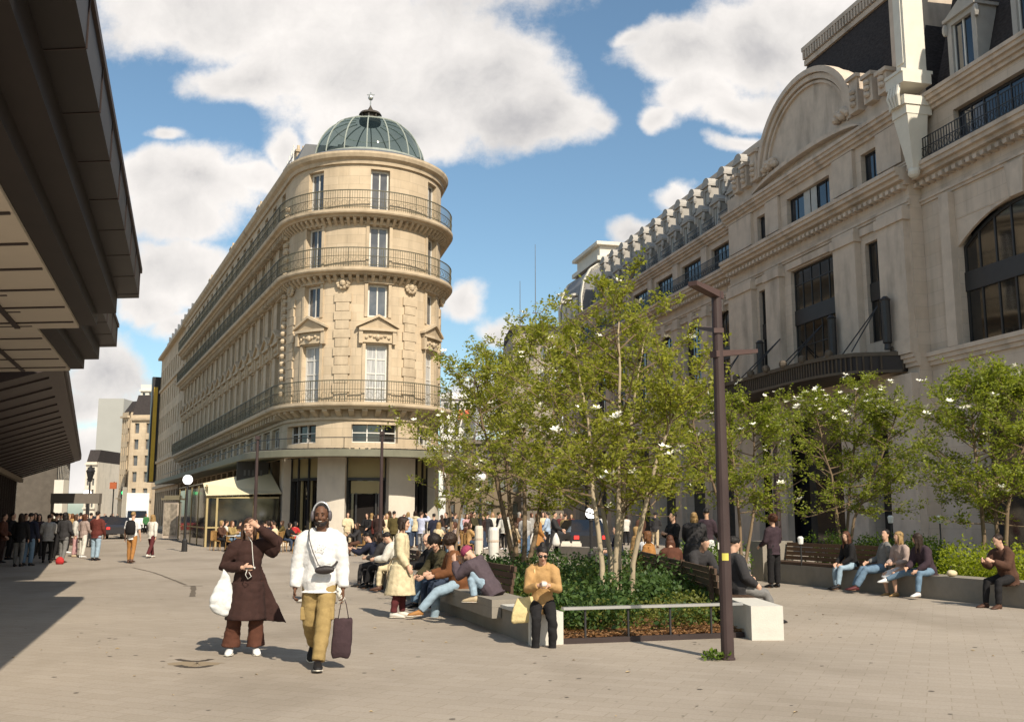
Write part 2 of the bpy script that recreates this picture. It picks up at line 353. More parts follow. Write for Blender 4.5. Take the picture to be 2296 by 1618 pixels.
def glassmat(name,base,rough=.06,warm=None,metal=0.0):
    m=mat(name,base,rough=rough,var=0,spec=.9); nt=m.node_tree; L=nt.links.new; b=nt.nodes['Principled BSDF']
    tc=nd(nt,'ShaderNodeTexCoord'); n=nd(nt,'ShaderNodeTexNoise'); n.inputs['Scale'].default_value=.9; n.inputs['Detail'].default_value=4; L(tc.outputs['Object'],n.inputs['Vector'])
    r=nd(nt,'ShaderNodeValToRGB'); r.color_ramp.elements[0].position=.42; r.color_ramp.elements[0].color=(*base,1)
    r.color_ramp.elements[1].position=.66; r.color_ramp.elements[1].color=(*(warm or tuple(c*2.2 for c in base)),1); L(n.outputs['Fac'],r.inputs['Fac']); L(r.outputs['Color'],b.inputs['Base Color'])  # colour mottle painted into the panes in place of reflections
    bp=nd(nt,'ShaderNodeBump'); bp.inputs['Strength'].default_value=.06; bp.inputs['Distance'].default_value=.05
    n2=nd(nt,'ShaderNodeTexNoise'); n2.inputs['Scale'].default_value=.7; L(tc.outputs['Object'],n2.inputs['Vector']); L(n2.outputs['Fac'],bp.inputs['Height']); L(bp.outputs['Normal'],b.inputs['Normal'])
    return m
M_glass=glassmat('window_glass',(.07,.075,.085),warm=(.15,.15,.155))
M_glassd=glassmat('dark_glass',(.010,.013,.018),warm=(.030,.022,.014))
M_curtain=mat('net_curtain',(.40,.40,.40),rough=.3,var=.45,scale=3,stretch=(5,5,.5),spec=.8)
def Dot(a,b): return a[0]*b[0]+a[1]*b[1]
# ------------------------------------------------------------------ corner building with the round tower
TC=(-8.5,56.0); TR=4.34; CY=Cyl(TC,TR)
uL=(-.415,.91); nL=Vector((-.91,-.415)).normalized(); FL=Frame((TC[0]+TR*nL.x,TC[1]+TR*nL.y),(-.415*.9999,.91),nL)
uR=Vector((-.2384,.971)).normalized(); nR=Vector((uR.y,-uR.x)); FR=Frame((TC[0]+TR*nR.x,TC[1]+TR*nR.y),uR,nR)
thL=math.atan2(nL.x,-nL.y); thR=math.atan2(nR.x,-nR.y); sL=thL*TR; sR=thR*TR
CB=thing('corner_building','cream stone corner building with a round tower under a glass dome','building',(TC[0],TC[1],0))
WT=[rad(-30.5),rad(18.5),rad(67.5)]
LEN=50.0
rows=[(7.46,10.55,1.22),(12.0,13.8,1.1),(14.66,17.0,1.08),(17.76,20.15,1.05)]
sw=[2.2+2.66*i for i in range(18)]
mb=MB()
th_holes=[(t*TR-w/2,t*TR+w/2,a,b) for t in WT for a,b,w in rows]
mez=[(rad(-56)*TR,rad(-24)*TR,5.35,6.3),(rad(2)*TR,rad(35)*TR,5.35,6.3),(rad(52)*TR,rad(80)*TR,5.35,6.3)]
wall(mb,CY,sL,sR,4.6,20.5,th_holes+mez,dep=.42,ds=.42)
fl_holes=[(s-w/2,s+w/2,a,b) for s in sw for a,b,w in rows]+[(s-1.0,s+1.0,5.35,6.4) for s in sw]
wall(mb,FL,0,LEN,4.6,20.5,fl_holes,dep=.35)
wall(mb,FR,0,42,0,20.5,[],dep=.3)
mb.fbox(FL,LEN-.02,LEN,-12,0,0,20.5)
def uvCB(x,y,z):
    p=Vector((x,y,0)); q=p-FL.O
    if q.dot(FL.u)>0.02: return FL.uv(x,y,z)
    q=p-FR.O
    if q.dot(FR.u)>.02: return FR.uv(x,y,z)
    return CY.uv(x,y,z)
mb.build('wall',M_cream,CB,uvF=uvCB)
# backing so nothing is seen through the window openings
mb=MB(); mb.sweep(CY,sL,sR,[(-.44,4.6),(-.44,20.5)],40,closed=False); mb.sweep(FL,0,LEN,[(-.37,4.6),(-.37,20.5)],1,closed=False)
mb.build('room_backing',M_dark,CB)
# windows
for k,(a,b,wd) in enumerate(rows):
    ms=window_meshes('t%d'%k,wd-.02,b-a-.02,2,(4 if k==0 else 1),fw=.115,depth=.06)
    for t in WT: put_window(ms,CY,t*TR,a+.01,-.28,M_winframe,M_curtain if k in(0,) else M_glass,CB)
    ms=window_meshes('f%d'%k,wd-.02,b-a-.02,2,1,fw=.09,depth=.06)
    for s in sw[:(18 if k<3 else 10)]: put_window(ms,FL,s,a+.01,-.22,M_winframe if k!=1 else M_iron,M_glassd,CB)
for a,b,c,e in mez:
    n=4 if b-a<2.4 else 3
    mm=MB(); pp=MB()
    for i in range(n+1):
        s=a+(b-a)*i/n; mm.fbox(CY,max(a,s-.035),min(b,s+.035),-.36,-.27,c,e)
    mm.sweep(CY,a,b,[(-.35,c),(-.28,c),(-.28,c+.07),(-.35,c+.07)],8); mm.sweep(CY,a,b,[(-.35,c+.5),(-.29,c+.5),(-.29,c+.55),(-.35,c+.55)],8)
    pp.sweep(CY,a,b,[(-.38,c),(-.38,e)],8,closed=False)
    o=mm.build('window',M_winframe,CB); pp.build('pane',M_glassd,o,world=False)
ms=window_meshes('fm',1.98,1.03,3,2,fw=.07,depth=.05)
for s in sw: put_window(ms,FL,s,5.36,-.2,M_winframe,M_glassd,CB)
# stone trim: window surrounds, pediments, quoins, string courses, carved heads
tr=MB()
def around(F,s,a,b,w,seg,top=True):
    for q in (-1,1): tr.fbox(F,min(s+q*w/2,s+q*(w/2+.17)),max(s+q*w/2,s+q*(w/2+.17)),-.02,.06,a,b)
    if top: tr.fbox(F,s-w/2-.25,s+w/2+.25,-.02,.12,b+.02,b+.20,seg)
for F,ss,seg in ((CY,[t*TR for t in WT],5),(FL,sw,1)):
    for s in ss:
        around(F,s,7.46,10.55,1.22,seg,False); around(F,s,12.0,13.8,1.1,seg); around(F,s,14.66,17.0,1.08,seg,True)
        # pediment over the first floor window with a carved panel below
        tr.fbox(F,s-.95,s+.95,-.02,.30,11.22,11.36,seg); tr.fbox(F,s-.80,s+.80,-.02,.12,10.62,11.2,seg)
        tr.extr(F,[(s-1.0,11.37),(s+1.0,11.37),(s,11.95)],-.02,.22)
        tr.extr(F,[(s-1.08,11.40),(s-1.08,11.52),(s,12.10),(s,11.96)],-.02,.36); tr.extr(F,[(s+1.08,11.40),(s,11.96),(s,12.10),(s+1.08,11.52)],-.02,.36)
        for q in (-1,1):
            tr.fbox(F,s+q*.86-.1,s+q*.86+.1,-.02,.24,10.55,11.2)
            for j in range(3): tr.ball(F(s+q*(.18+.2*j),.13,10.92+.06*math.sin(j*2)),(.1,.1,.09),6,4)
        tr.ball(F(s,.16,10.9),(.13,.13,.16),8,5)
# quoined pilasters between the tower windows, with carved masks on top
for t in (rad(-6),rad(43),rad(-55),rad(92)):
    for j in range(12):
        w=.46 if j%2 else .36
        tr.fbox(CY,t*TR-w,t*TR+w,-.02,.09,7.5+j*.48,7.5+j*.48+.455,2)
    for j in range(10):
        a=j/10*2*PI; tr.ball(CY(t*TR+.28*math.cos(a),.12,13.75+.22*math.sin(a)),(.12,.12,.11),6,4)
    tr.ball(CY(t*TR,.16,13.78),(.17,.17,.21),8,6)
for z,h,d in ((6.52,.14,.10),(13.95,.12,.12),(17.12,.1,.1)):
    tr.sweep(CY,sL,sR,[(-.02,z),(d,z),(d,z+h),(-.02,z+h)],44); tr.sweep(FL,0,LEN,[(-.02,z),(d,z),(d,z+h),(-.02,z+h)],1)
for j in range(26): # carved corner where the tower meets the long front
    z=8.2+j*.42; tr.ball(FL(.35,.12,z),(.2,.2,.16),6,4)
tr.build('window_surround',M_creamt,CB)
# balconies: slab on brackets plus railing
def balcony(z,br,pit,proj,rh,name='balcony'):
    b=MB(); prof=[(-.03,z),(proj-.28,z),(proj-.22,z+.1),(proj-.04,z+.13),(proj,z+.2),(proj,z+.34),(-.03,z+.34)]
    b.sweep(CY,sL,sR,prof,52); b.sweep(FL,0,LEN,prof,1); b.sweep(FR,0,30,prof,1)
    n=int((sR-sL)/pit)
    for i in range(n+1):
        s=sL+(sR-sL)*i/n
        b.add([CY(s-br/2,-.02,z-.42),CY(s+br/2,-.02,z-.42),CY(s+br/2,proj-.34,z-.1),CY(s-br/2,proj-.34,z-.1),CY(s-br/2,-.02,z+.01),CY(s+br/2,-.02,z+.01),CY(s+br/2,proj-.34,z+.01),CY(s-br/2,proj-.34,z+.01)],[(0,1,2,3),(4,7,6,5),(0,3,7,4),(1,5,6,2),(2,6,7,3)])
    s=.4
    while s<LEN: b.fbox(FL,s-br/2,s+br/2,-.02,proj-.34,z-.3,z+.01); s+=pit*1.25
    o=b.build(name,M_creamt,CB)
    r=MB(); zb=z+.36
    def bars(F,s0,s1,step,d,k):
        n=int(abs(s1-s0)/step)
        for i in range(n+1):
            s=s0+(s1-s0)*i/n; big=(i%k==0); h=.016 if big else .0075
            r.fbox(F,s-h,s+h,d-h,d+h,zb,zb+rh)
        for zz,hh in ((zb+rh-.05,.05),(zb+.1,.03),(zb+rh*.55,.02)):
            r.sweep(F,s0,s1,[(d-.022,zz),(d+.022,zz),(d+.022,zz+hh),(d-.022,zz+hh)],52 if isinstance(F,Cyl) else 1)
        for i in range(int(abs(s1-s0)/.34)):   # scrolls of the lower half
            c=s0+(s1-s0)*(i+.5)*.34/abs(s1-s0); m=7
            pts=[(c+.145*math.cos(q*2*PI/m),zb+.33+.17*math.sin(q*2*PI/m)) for q in range(m)]
            for q in range(m):
                a,b2=pts[q],pts[(q+1)%m]
                r.extr(F,[(a[0],a[1]),(b2[0],b2[1]),(b2[0]*.92+c*.08,b2[1]*.92+.08*(zb+.33)),(a[0]*.92+c*.08,a[1]*.92+.08*(zb+.33))],d-.006,d+.006)
    bars(CY,sL,sR,.115,proj-.08,14); bars(FL,.1,LEN,.2,proj-.08,8)
    for s in (.05,): r.fbox(FL,s-.03,s+.03,proj-.11,proj-.05,zb,zb+rh+.1)
    r.build('railing',M_bronze,o,world=False)
balcony(7.05,.26,.62,.82,1.12); balcony(14.2,.16,.37,.72,1.05); balcony(17.35,.15,.33,.72,1.05)
# top cornice and roofs
c=MB()
prof=[(-.05,20.4),(.12,20.4),(.16,20.6),(.34,20.72),(.42,20.9),(.42,21.02),(-.05,21.05)]
c.sweep(CY,sL,sR,prof,48); c.sweep(FL,0,LEN,prof,1); c.sweep(FR,0,42,prof,1); c.build('cornice',M_creamt,CB)
r=MB(); r.sweep(FL,1.0,LEN,[(-.1,21.05),(-.9,23.0),(-6,23.4),(-6,21.05)],1); r.sweep(FR,1.0,42,[(-.1,21.05),(-.9,23.0),(-6,23.4),(-6,21.05)],1)
r.lathe(TC,[(TR+.1,21.04),(TR-.2,21.35),(3.5,21.55),(3.2,21.55)],40)
ro=r.build('roof',M_zinc,CB)
def pot_stack(F,s,d,z0,z1,name='chimney',m=None):
    k=MB(); k.fbox(F,s-.45,s+.45,d-1.4,d,z0,z1); k.fbox(F,s-.53,s+.53,d-1.47,d+.07,z1,z1+.15)
    for j in range(4): p=F(s,d-.2-.33*j,0); k.lathe((p[0],p[1]),[(.0,z1+.1),(.11,z1+.1),(.09,z1+.6),(.0,z1+.6)],8)
    k.build(name,m or M_creamt,ro,world=False)
for s in (7.2,20,33,46): pot_stack(FL,s,-1.6,22.6,24.6)
k=MB()  # roof-top ladder frame beside the tower
for i in range(6): k.fbox(FL,4.6+.6*i,4.66+.6*i,-1.0,-.94,22.6,24.2-.16*i)
k.fbox(FL,4.6,7.7,-1.0,-.95,23.5,23.55); k.build('roof_rail',M_winframe,ro,world=False)
# dome
DC=(TC[0]+.12,TC[1]); g=MB(); prof=[]
for i in range(15):
    t=i/14*PI/2; prof.append((.45+2.80*math.cos(t)**.92,21.55+2.95*math.sin(t)))
g.lathe(DC,prof,32)
m=mat('dome_glass',(.028,.045,.046),rough=.04,var=0,spec=.9); nt=m.node_tree; L=nt.links.new
tp=nd(nt,'ShaderNodeBsdfTransparent'); tp.inputs['Color'].default_value=(.62,.69,.67,1); mx=nd(nt,'ShaderNodeMixShader'); mx.inputs['Fac'].default_value=.72
L(nt.nodes['Principled BSDF'].outputs[0],mx.inputs[1]); L(tp.outputs[0],mx.inputs[2]); L(mx.outputs[0],nt.nodes['Material Output'].inputs['Surface'])
dm=g.build('dome',m,CB,smooth=True)
rb=MB()
for k in range(16):
    a=2*PI*k/16+.1; rb.tube([(DC[0]+(r_+.02)*math.cos(a),DC[1]+(r_+.02)*math.sin(a),z) for r_,z in prof[:-1]],.035,5)
for i in (9,): rb.lathe(DC,[(prof[i][0]+.04,prof[i][1]-.03),(prof[i][0]+.05,prof[i][1]+.03)],32)
rb.lathe(DC,[(3.3,21.54),(3.42,21.54),(3.42,21.72),(3.26,21.76)],32)
rb.build('dome_ribs',mat('dome_rib',(.33,.36,.32),rough=.5),dm,world=False)
ln=MB(); LZ=-.72; ln.lathe(DC,[(r_,z_+LZ) for r_,z_ in ((.0,25.12),(.62,25.12),(.66,25.3),(.5,25.34),(.5,25.62),(.68,25.66),(.6,25.8),(.2,25.95),(.06,26.2),(.03,26.3),(0,26.3))],16)
for k in range(8): a=k*PI/4; ln.box(DC[0]+.56*math.cos(a)-.04,DC[0]+.56*math.cos(a)+.04,DC[1]+.56*math.sin(a)-.04,DC[1]+.56*math.sin(a)+.04,25.3+LZ,25.68+LZ)
lo=ln.build('lantern',mat('lantern_metal',(.06,.05,.04),rough=.5),CB)
fi=MB(); fi.tube([(DC[0],DC[1],25.5),(DC[0],DC[1],26.4)],.035,6); fi.ball((DC[0],DC[1],26.05),.16,8,6); fi.box(DC[0]-.22,DC[0]+.22,DC[1]-.03,DC[1]+.03,26.22,26.27)
fi.build('finial',mat('finial_metal',(.45,.45,.42),rough=.35,metal=.6,var=.1),lo,world=False)
# ground floor: pale piers, tan panels, dark glass, metal canopy
for a,b in ((-65.3,-59),(-21.2,-1.3),(28.6,49.7),(76,103.5)):
    p=MB(); n=6; p.sweep(CY,rad(a)*TR,rad(b)*TR,[(-.7,0),(.06,0),(.06,4.6),(-.7,4.6)],n)
    p.sweep(CY,rad(a)*TR-.02,rad(b)*TR+.02,[(-.02,0),(.10,0),(.10,.5),(-.02,.5)],n)
    p.build('pier',M_pale,CB)
p=MB(); s=-.2
while s<LEN: p.fbox(FL,s,s+.62,-.5,.05,0,4.6); s+=2.66
p.build('shopfront_pier',M_creamt,CB)
gl=MB(); gl.sweep(CY,sL,sR,[(-.62,0),(-.62,3.5)],40,closed=False); gl.sweep(FL,0,LEN,[(-.35,0),(-.35,4.6)],1,closed=False); gl.build('shop_glass',M_glassd,CB)
for a,b,dr in ((-59,-21.2,0),(-1.3,28.6,1),(49.7,76,0)):
    tn=MB(); tp_=MB(); n=8; s0,s1=rad(a)*TR,rad(b)*TR
    tn.sweep(CY,s0,s1,[(-.6,3.55),(-.45,3.55),(-.45,4.6),(-.6,4.6)],n)
    tp_.sweep(CY,s0,s1,[(-.6,3.42),(-.38,3.42),(-.38,3.56),(-.6,3.56)],n)
    for i in range(4 if not dr else 3):
        s=s0+(s1-s0)*i/(3 if not dr else 2); 
        if dr and i==1: continue
        tp_.fbox(CY,max(s0,s-.05),min(s1,s+.05),-.6,-.36,0,4.58)
    if not dr:
        for q in (.33,.63): tn.fbox(CY,s0+(s1-s0)*q+.1,s0+(s1-s0)*q+.26,-.58,-.5,0,3.4)
    else:
        tn.sweep(CY,s0+.25,s1-.25,[(-.58,2.75),(-.46,2.75),(-.46,3.38),(-.58,3.38)],6)
        for q in (.25,.75): tp_.fbox(CY,s0+(s1-s0)*q-.05,s0+(s1-s0)*q+.05,-.6,-.4,0,2.75)
    tn.build('fascia_panel',M_tanpanel,CB); tp_.build('shop_frame',M_iron,CB)
d_=MB(); d_.sweep(CY,rad(4)*TR,rad(23.5)*TR,[(-.60,0.02),(-.60,2.72)],6,closed=False); d_.build('door',M_dark,CB)
cn=MB(); prof=[(0.07,4.66),(2.15,4.5),(2.22,4.52),(2.22,4.84),(2.1,4.88),(0.07,4.98)]
cn.sweep(CY,sL,sR,prof,44); cn.sweep(FL,0,LEN,prof,1); cn.sweep(FR,0,30,prof,1)
co_=cn.build('canopy',M_canopy,CB)
rb=MB(); n=46
for i in range(n+1):
    s=sL+(sR-sL)*i/n; rb.add([CY(s-.02,.1,4.985),CY(s+.02,.1,4.985),CY(s+.02,2.1,4.89),CY(s-.02,2.1,4.89),CY(s-.02,.1,5.06),CY(s+.02,.1,5.06),CY(s+.02,2.1,4.94),CY(s-.02,2.1,4.94)],[(0,1,5,4),(1,2,6,5),(2,3,7,6),(3,0,4,7),(4,5,6,7)])
for i in range(9):
    s=sL+(sR-sL)*(i+.5)/9; rb.tube([CY(s,1.45,4.9),CY(s,1.45,5.5)],.018,5); 
rb.sweep(CY,sL,sR,[(1.43,5.48),(1.47,5.48),(1.47,5.52),(1.43,5.52)],40); rb.sweep(FL,0,LEN,[(1.43,5.48),(1.47,5.48),(1.47,5.52),(1.43,5.52)],1)
rb.build('canopy_ribs',M_iron,co_,world=False)
# plain sign board on the side of the shop, and the terrace awning with its glazed screen
sg=MB(); sg.fbox(FL,1.2,1.3,.5,2.2,3.2,4.5); so_=sg.build('shop_sign',M_iron,CB)
sg=MB(); 
for j in range(5): sg.fbox(FL,1.15,1.2,.85+.22*j,.95+.22*j,3.75,4.05)
sg.build('sign_mark',mat('sign_grey',(.12,.12,.12)),so_,world=False)
aw=MB()
A=[FL(1.5,3.9,3.25),FL(1.5,.4,4.05),FL(-.5,.1,2.75),FL(-.6,4.0,2.62)]
aw.add([Vector(q)+Vector((0,0,h)) for h in (0,.04) for q in A],[(0,1,2,3),(4,7,6,5),(0,4,5,1),(1,5,6,2),(2,6,7,3),(3,7,4,0)])
A2=[FL(1.5,3.9,3.28),FL(1.5,.4,4.08),FL(13,.4,4.08),FL(13,3.9,3.28)]
aw.add([Vector(q)+Vector((0,0,h)) for h in (0,.04) for q in A2],[(0,1,2,3),(4,7,6,5),(0,4,5,1),(1,5,6,2),(2,6,7,3),(3,7,4,0)])
ao=tag(aw.build('terrace_awning',mat('cream_canvas',(.62,.55,.38),rough=.9,var=.06)),'cream canvas awning sloping over the glazed cafe terrace','awning')
sc=MB()
for d in (3.9,3.4,1.5): sc.fbox(FL,-.45,-.35,d-.05,d+.05,0,2.7)
for s in range(0,13,3): sc.fbox(FL,s-.04,s+.04,3.86,3.94,0,3.2)
sc.fbox(FL,-.44,-.36,.2,3.9,.95,1.03); sc.fbox(FL,-.44,-.36,.2,3.9,2.5,2.58); sc.fbox(FL,-.4,12,3.87,3.93,.95,1.02)
sc.build('awning_frame',mat('ochre_post',(.38,.30,.15),rough=.6),ao)
sc=MB(); sc.fbox(FL,-.41,-.39,.2,3.85,0,2.5); sc.fbox(FL,-.4,12,3.89,3.91,0,3.1); sc.build('glass_screen',M_glassd,ao)
# ------------------------------------------------------------------ next building along the long front
N2=thing('apartment_building','long grey stone apartment block continuing the street front beyond the balconies','building',FL(62,0,0))
mb=MB(); sw2=[51.6+2.3*i for i in range(11)]
hl=[(s-.5,s+.5,a,a+1.9) for s in sw2 for a in (5.4,8.3,11.2,14.1,17)]
wall(mb,FL,LEN,75.5,0,20.6,hl+[(s-.85,s+.85,.3,4.2) for s in sw2],dep=.3,d=-.06)
mb.fbox(FL,75.45,75.5,-12,-.06,0,20.6); mb.build('wall',M_cream,N2,uvF=FL.uv)
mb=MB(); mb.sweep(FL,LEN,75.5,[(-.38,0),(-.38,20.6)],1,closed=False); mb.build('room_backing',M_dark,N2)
ms=window_meshes('n2',.98,1.88,2,1,fw=.09)
for s in sw2:
    for a in (5.4,8.3,11.2,14.1,17): put_window(ms,FL,s,a+.01,-.26,M_winframe,M_glassd,N2)
mb=MB()
for z,d in ((4.6,.35),(7.7,.12),(16.4,.12),(20.5,.4)): mb.sweep(FL,LEN,75.5,[(-.08,z),(d,z),(d,z+.3),(-.08,z+.3)],1)
mb.build('cornice',M_creamt,N2)
mb=MB(); mb.sweep(FL,LEN,75.5,[(-.2,20.8),(-1,22.6),(-8,22.8),(-8,20.8)],1); r2=mb.build('roof',M_zinc,N2)
mb=MB(); i=0
while i<24:
    s=LEN+.6+1.05*i; mb.fbox(FL,s-.1,s+.1,-.75,-.5,21.0,22.6+.5*(i%3==0)); i+=1
mb.build('roof_finials',M_zinc,r2,world=False)
mb=MB(); mb.fbox(FL,75.6,76.8,-.2,.9,5.5,18.5); bs=tag(mb.build('banner_sign',mat('banner_dark',(.03,.03,.035),rough=.4)),'tall dark vertical sign with a yellow stripe at the end of the street front','sign')
mb=MB(); mb.fbox(FL,75.4,75.59,.25,.7,5.6,17.2); mb.build('yellow_stripe',mat('banner_yellow',(.55,.36,.05),rough=.5),bs)
# ------------------------------------------------------------------ far street
def box_building(name,label,px0,px1,ytop,Y,depth,m,ang=0,nx=3,nz=5,roof=None,wm=None,win=True,side=None):
    a=at(px0,1151,Y); b=at(px1,1151,Y); h=at((px0+px1)/2,ytop,Y).z
    u=Vector((math.cos(ang),math.sin(ang))); n=Vector((math.sin(ang),-math.cos(ang))); W=(b.x-a.x)/max(.3,math.cos(ang))
    F=Frame((a.x,a.y),u,n); t=thing(name,label,'building',F(W/2,0,0))
    q=MB(); hl=[]
    if win:
        for i in range(nx):
            for j in range(nz):
                s=W*(i+.5)/nx; z=h*.24+(h*.74)*j/nz; hl.append((s-W/nx*.2,s+W/nx*.2,z,z+h*.74/nz*.62))
    wall(q,F,0,W,0,h,hl,dep=.3); q.fbox(F,0,W,-depth,-.4,0,h)
    q.build('wall',m,t,uvF=F.uv)
    if win:
        g_=MB()
        for aa,bb,cc,ee in hl:
            g1=MB(); g1.fbox(F,aa,bb,-.31,-.29,cc,ee); g1.fbox(F,(aa+bb)/2-.05,(aa+bb)/2+.05,-.29,-.25,cc,ee); g1.build('window',M_glass,t)
        for z,nm_ in ((h*.22,'string_course'),(h*.95,'cornice')): q=MB(); q.fbox(F,-.15,W+.15,-.1,.35,z,z+.3); q.build(nm_,m,t)
    if roof:
        q=MB(); q.sweep(F,0,W,[(-.2,h),(-1.6,h+roof),(-depth+1.6,h+roof),(-depth+.2,h)],1); q.build('roof',M_slate,t)
    return t,F,W,h
box_building('corner_house','sunlit cream corner house with three stacked windows and dark roof down the street',283,338,930,150,16,M_cream,ang=rad(-8),nx=2,nz=5,roof=3.2)
box_building('street_house','brown shaded house front with a bright end wall beside the sunlit corner house',262,283,925,165,20,M_creamt,ang=rad(-40),nx=3,nz=6,roof=2)
box_building('tall_pale_building','tall pale grey building with a plain smooth face at the street end',205,262,893,230,25,mat('pale_render',(.36,.36,.34),rough=.9,var=.06,scale=.2),win=False)
box_building('distant_house','pale distant house beneath the dark roof left of the tall pale building',186,210,1035,200,20,M_pale,nx=2,nz=4,roof=2.5)
box_building('chimney_block','cream block with a bright tall chimney end rising behind the corner house',300,345,862,190,18,mat('bright_render',(.66,.63,.56),rough=.9,var=.05),nx=3,nz=7)
# ------------------------------------------------------------------ between the tower and the store
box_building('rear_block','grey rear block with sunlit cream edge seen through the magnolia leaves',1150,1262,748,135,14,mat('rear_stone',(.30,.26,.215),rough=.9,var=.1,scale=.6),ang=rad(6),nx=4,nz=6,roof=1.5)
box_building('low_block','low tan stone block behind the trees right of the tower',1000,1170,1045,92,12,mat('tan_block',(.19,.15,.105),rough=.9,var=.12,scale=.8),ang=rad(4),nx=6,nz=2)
t,F_,W_,h_=box_building('white_block','white building with red blinds peeping out behind the tower balcony',985,1060,880,150,10,mat('white_render',(.75,.73,.70),rough=.9,var=.04),nx=3,nz=5)
for i in range(2): q=MB(); q.add([F_(W_*(.55+.2*i),1.2,h_*.80),F_(W_*(.70+.2*i),1.2,h_*.80),F_(W_*(.70+.2*i),0,h_*.87),F_(W_*(.55+.2*i),0,h_*.87),F_(W_*(.55+.2*i),1.2,h_*.79),F_(W_*(.70+.2*i),1.2,h_*.79),F_(W_*(.70+.2*i),0,h_*.86),F_(W_*(.55+.2*i),0,h_*.86)],[(0,1,2,3),(4,7,6,5),(0,4,5,1),(1,5,6,2),(3,7,4,0)]); q.build('blind',mat('red_canvas',(.55,.12,.07),rough=.9),t)
box_building('end_block','dim grey building closing the view between the trees',1040,1420,985,128,10,mat('end_stone',(.17,.145,.12),rough=.9,var=.12,scale=.6),ang=rad(-3),nx=10,nz=4)  # wall colour darkened to stand in for shade
for px,y0,y1,lab in ((1200,548,760,'tall thin mast rising from the roofs behind the trees'),(1166,630,770,'shorter thin mast left of the tall mast behind the trees')):
    a=at(px,y0,150); b=at(px,y1,150); q=MB(); q.tube([(a.x,a.y,0),(a.x,a.y,b.z),(a.x,a.y,a.z)],[.10,.08,.035],6); q.box(a.x-.5,a.x+.5,a.y-.05,a.y+.05,b.z+4,b.z+4.15)
    tag(q.build('antenna_mast',M_zinc),lab,'mast')
# ------------------------------------------------------------------ department store along the right side
uS=Vector((-.23842,.97116)); nS=Vector((-.97116,-.23842)); FS=Frame((15.843,50.0),uS,nS)
DS=thing('department_store','grand grey stone department store with arched pediment and rows of dormers','building',FS(10,-5,0))
PL,PR=8.9,-8.4; FAR=46.0; NEAR=-26.0
bay=[11.1+4.72*i for i in range(8)]          # arched bays of the far wing
bayc=[b for b in bay if b+2<FAR]
def arch_holes(s,w,z0,z1,rise): return (s-w/2,s+w/2,z0,z1)
mb=MB(); holes=[]
for s in bayc:
    holes.append((s-1.35,s+1.35,8.6,14.2)); holes.append((s-1.55,s+1.55,17.0,18.45)); holes.append((s-1.75,s+1.75,.2,6.9))
wall(mb,FS,PL,FAR,0,19.0,holes,dep=.7)
nh=[]; nb=[-14.2,-22.9]
for s in nb:
    nh.append((max(NEAR,s-3.7),s+3.7,8.3,13.7)); nh.append((max(NEAR,s-3.4),s+3.4,16.95,18.35)); nh.append((max(NEAR,s-3.3),s+3.3,.2,6.9))
wall(mb,FS,NEAR,PR,0,19.0,nh,dep=.7)
PH=[(-2.35,1.85,9.4,14.4),(4.35,5.4,9.4,14.1),(-6.15,-4.95,9.4,14.1),(-2.25,1.95,17.0,18.4),(4.3,5.3,17.0,18.4),(-6.3,-5.0,17.0,18.4),(-3.6,3.6,.2,6.6),(4.6,7.4,.2,6.2),(-7.4,-4.6,.2,6.2)]
wall(mb,FS,PR,PL,0,19.6,PH,dep=.7,d=.6)
for s in (PL,PR): mb.fbox(FS,s-.01,s+.01,-.1,.6,0,19.6)
mb.fbox(FS,FAR-.02,FAR,-14,0,0,19.0); mb.build('wall',M_grey,DS,uvF=FS.uv)
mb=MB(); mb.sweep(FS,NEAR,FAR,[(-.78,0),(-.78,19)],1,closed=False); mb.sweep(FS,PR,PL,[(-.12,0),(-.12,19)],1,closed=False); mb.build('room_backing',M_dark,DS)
# windows: black iron glazing
M_glassw=glassmat('store_glass',(.006,.007,.008),warm=(.02,.016,.012),rough=.05)
M_glassb=glassmat('blue_glass',(.010,.014,.022),warm=(.03,.04,.055),rough=.05)
M_blind=mat('white_blind',(.45,.45,.43),rough=.8,var=.1)
ms=window_meshes('bayw',2.68,5.58,5,2,fw=.09,depth=.09,rail=[1.5],arch=.75,split=(2.55,3.35))
for s in bayc: put_window(ms,FS,s,8.61,-.24,M_iron,M_glassw,DS,('arched_window','pane'))
ms=window_meshes('attw',3.08,1.43,6,1,fw=.08,depth=.08)
for s in bayc: put_window(ms,FS,s,17.01,-.22,M_iron,M_glassb,DS,('attic_window','pane'))
ms=window_meshes('nearw',7.38,5.38,8,2,fw=.13,depth=.12,arch=1.15,split=(2.35,3.15))
for s in nb[:2]: put_window(ms,FS,s,8.31,-.28,M_iron,M_glassw,DS,('arched_window','pane'))
ms=window_meshes('nearat',6.78,1.38,9,1,fw=.1,depth=.1)
for s in nb[:2]: put_window(ms,FS,s,16.96,-.25,M_iron,M_glassb,DS,('attic_window','pane'))
ms=window_meshes('pc',4.18,4.98,5,3,fw=.09,depth=.1,rail=[.9,4.2],split=(2.05,2.85)); put_window(ms,FS,-.25,9.41,.40,M_iron,M_glassw,DS)
for a,b in ((4.35,5.4),(-6.15,-4.95)):
    ms=window_meshes('pn',b-a-.02,4.68,2,2,fw=.09,depth=.1,split=(1.95,2.8)); put_window(ms,FS,(a+b)/2,9.41,.40,M_iron,M_glassw,DS)
for a,b,n in ((-2.25,1.95,6),(4.3,5.3,2),(-6.3,-5.0,2)):
    ms=window_meshes('pa',b-a-.02,1.38,n,1,fw=.08,depth=.1); o=put_window(ms,FS,(a+b)/2,17.01,.36,M_iron,M_glassb,DS,('attic_window','pane'))
bl=MB(); bl.fbox(FS,-.75,-.2,.395,.41,17.1,18.35); bl.fbox(FS,-.1,.5,.395,.41,17.1,18.35); bl.build('white_blind',M_blind,DS)
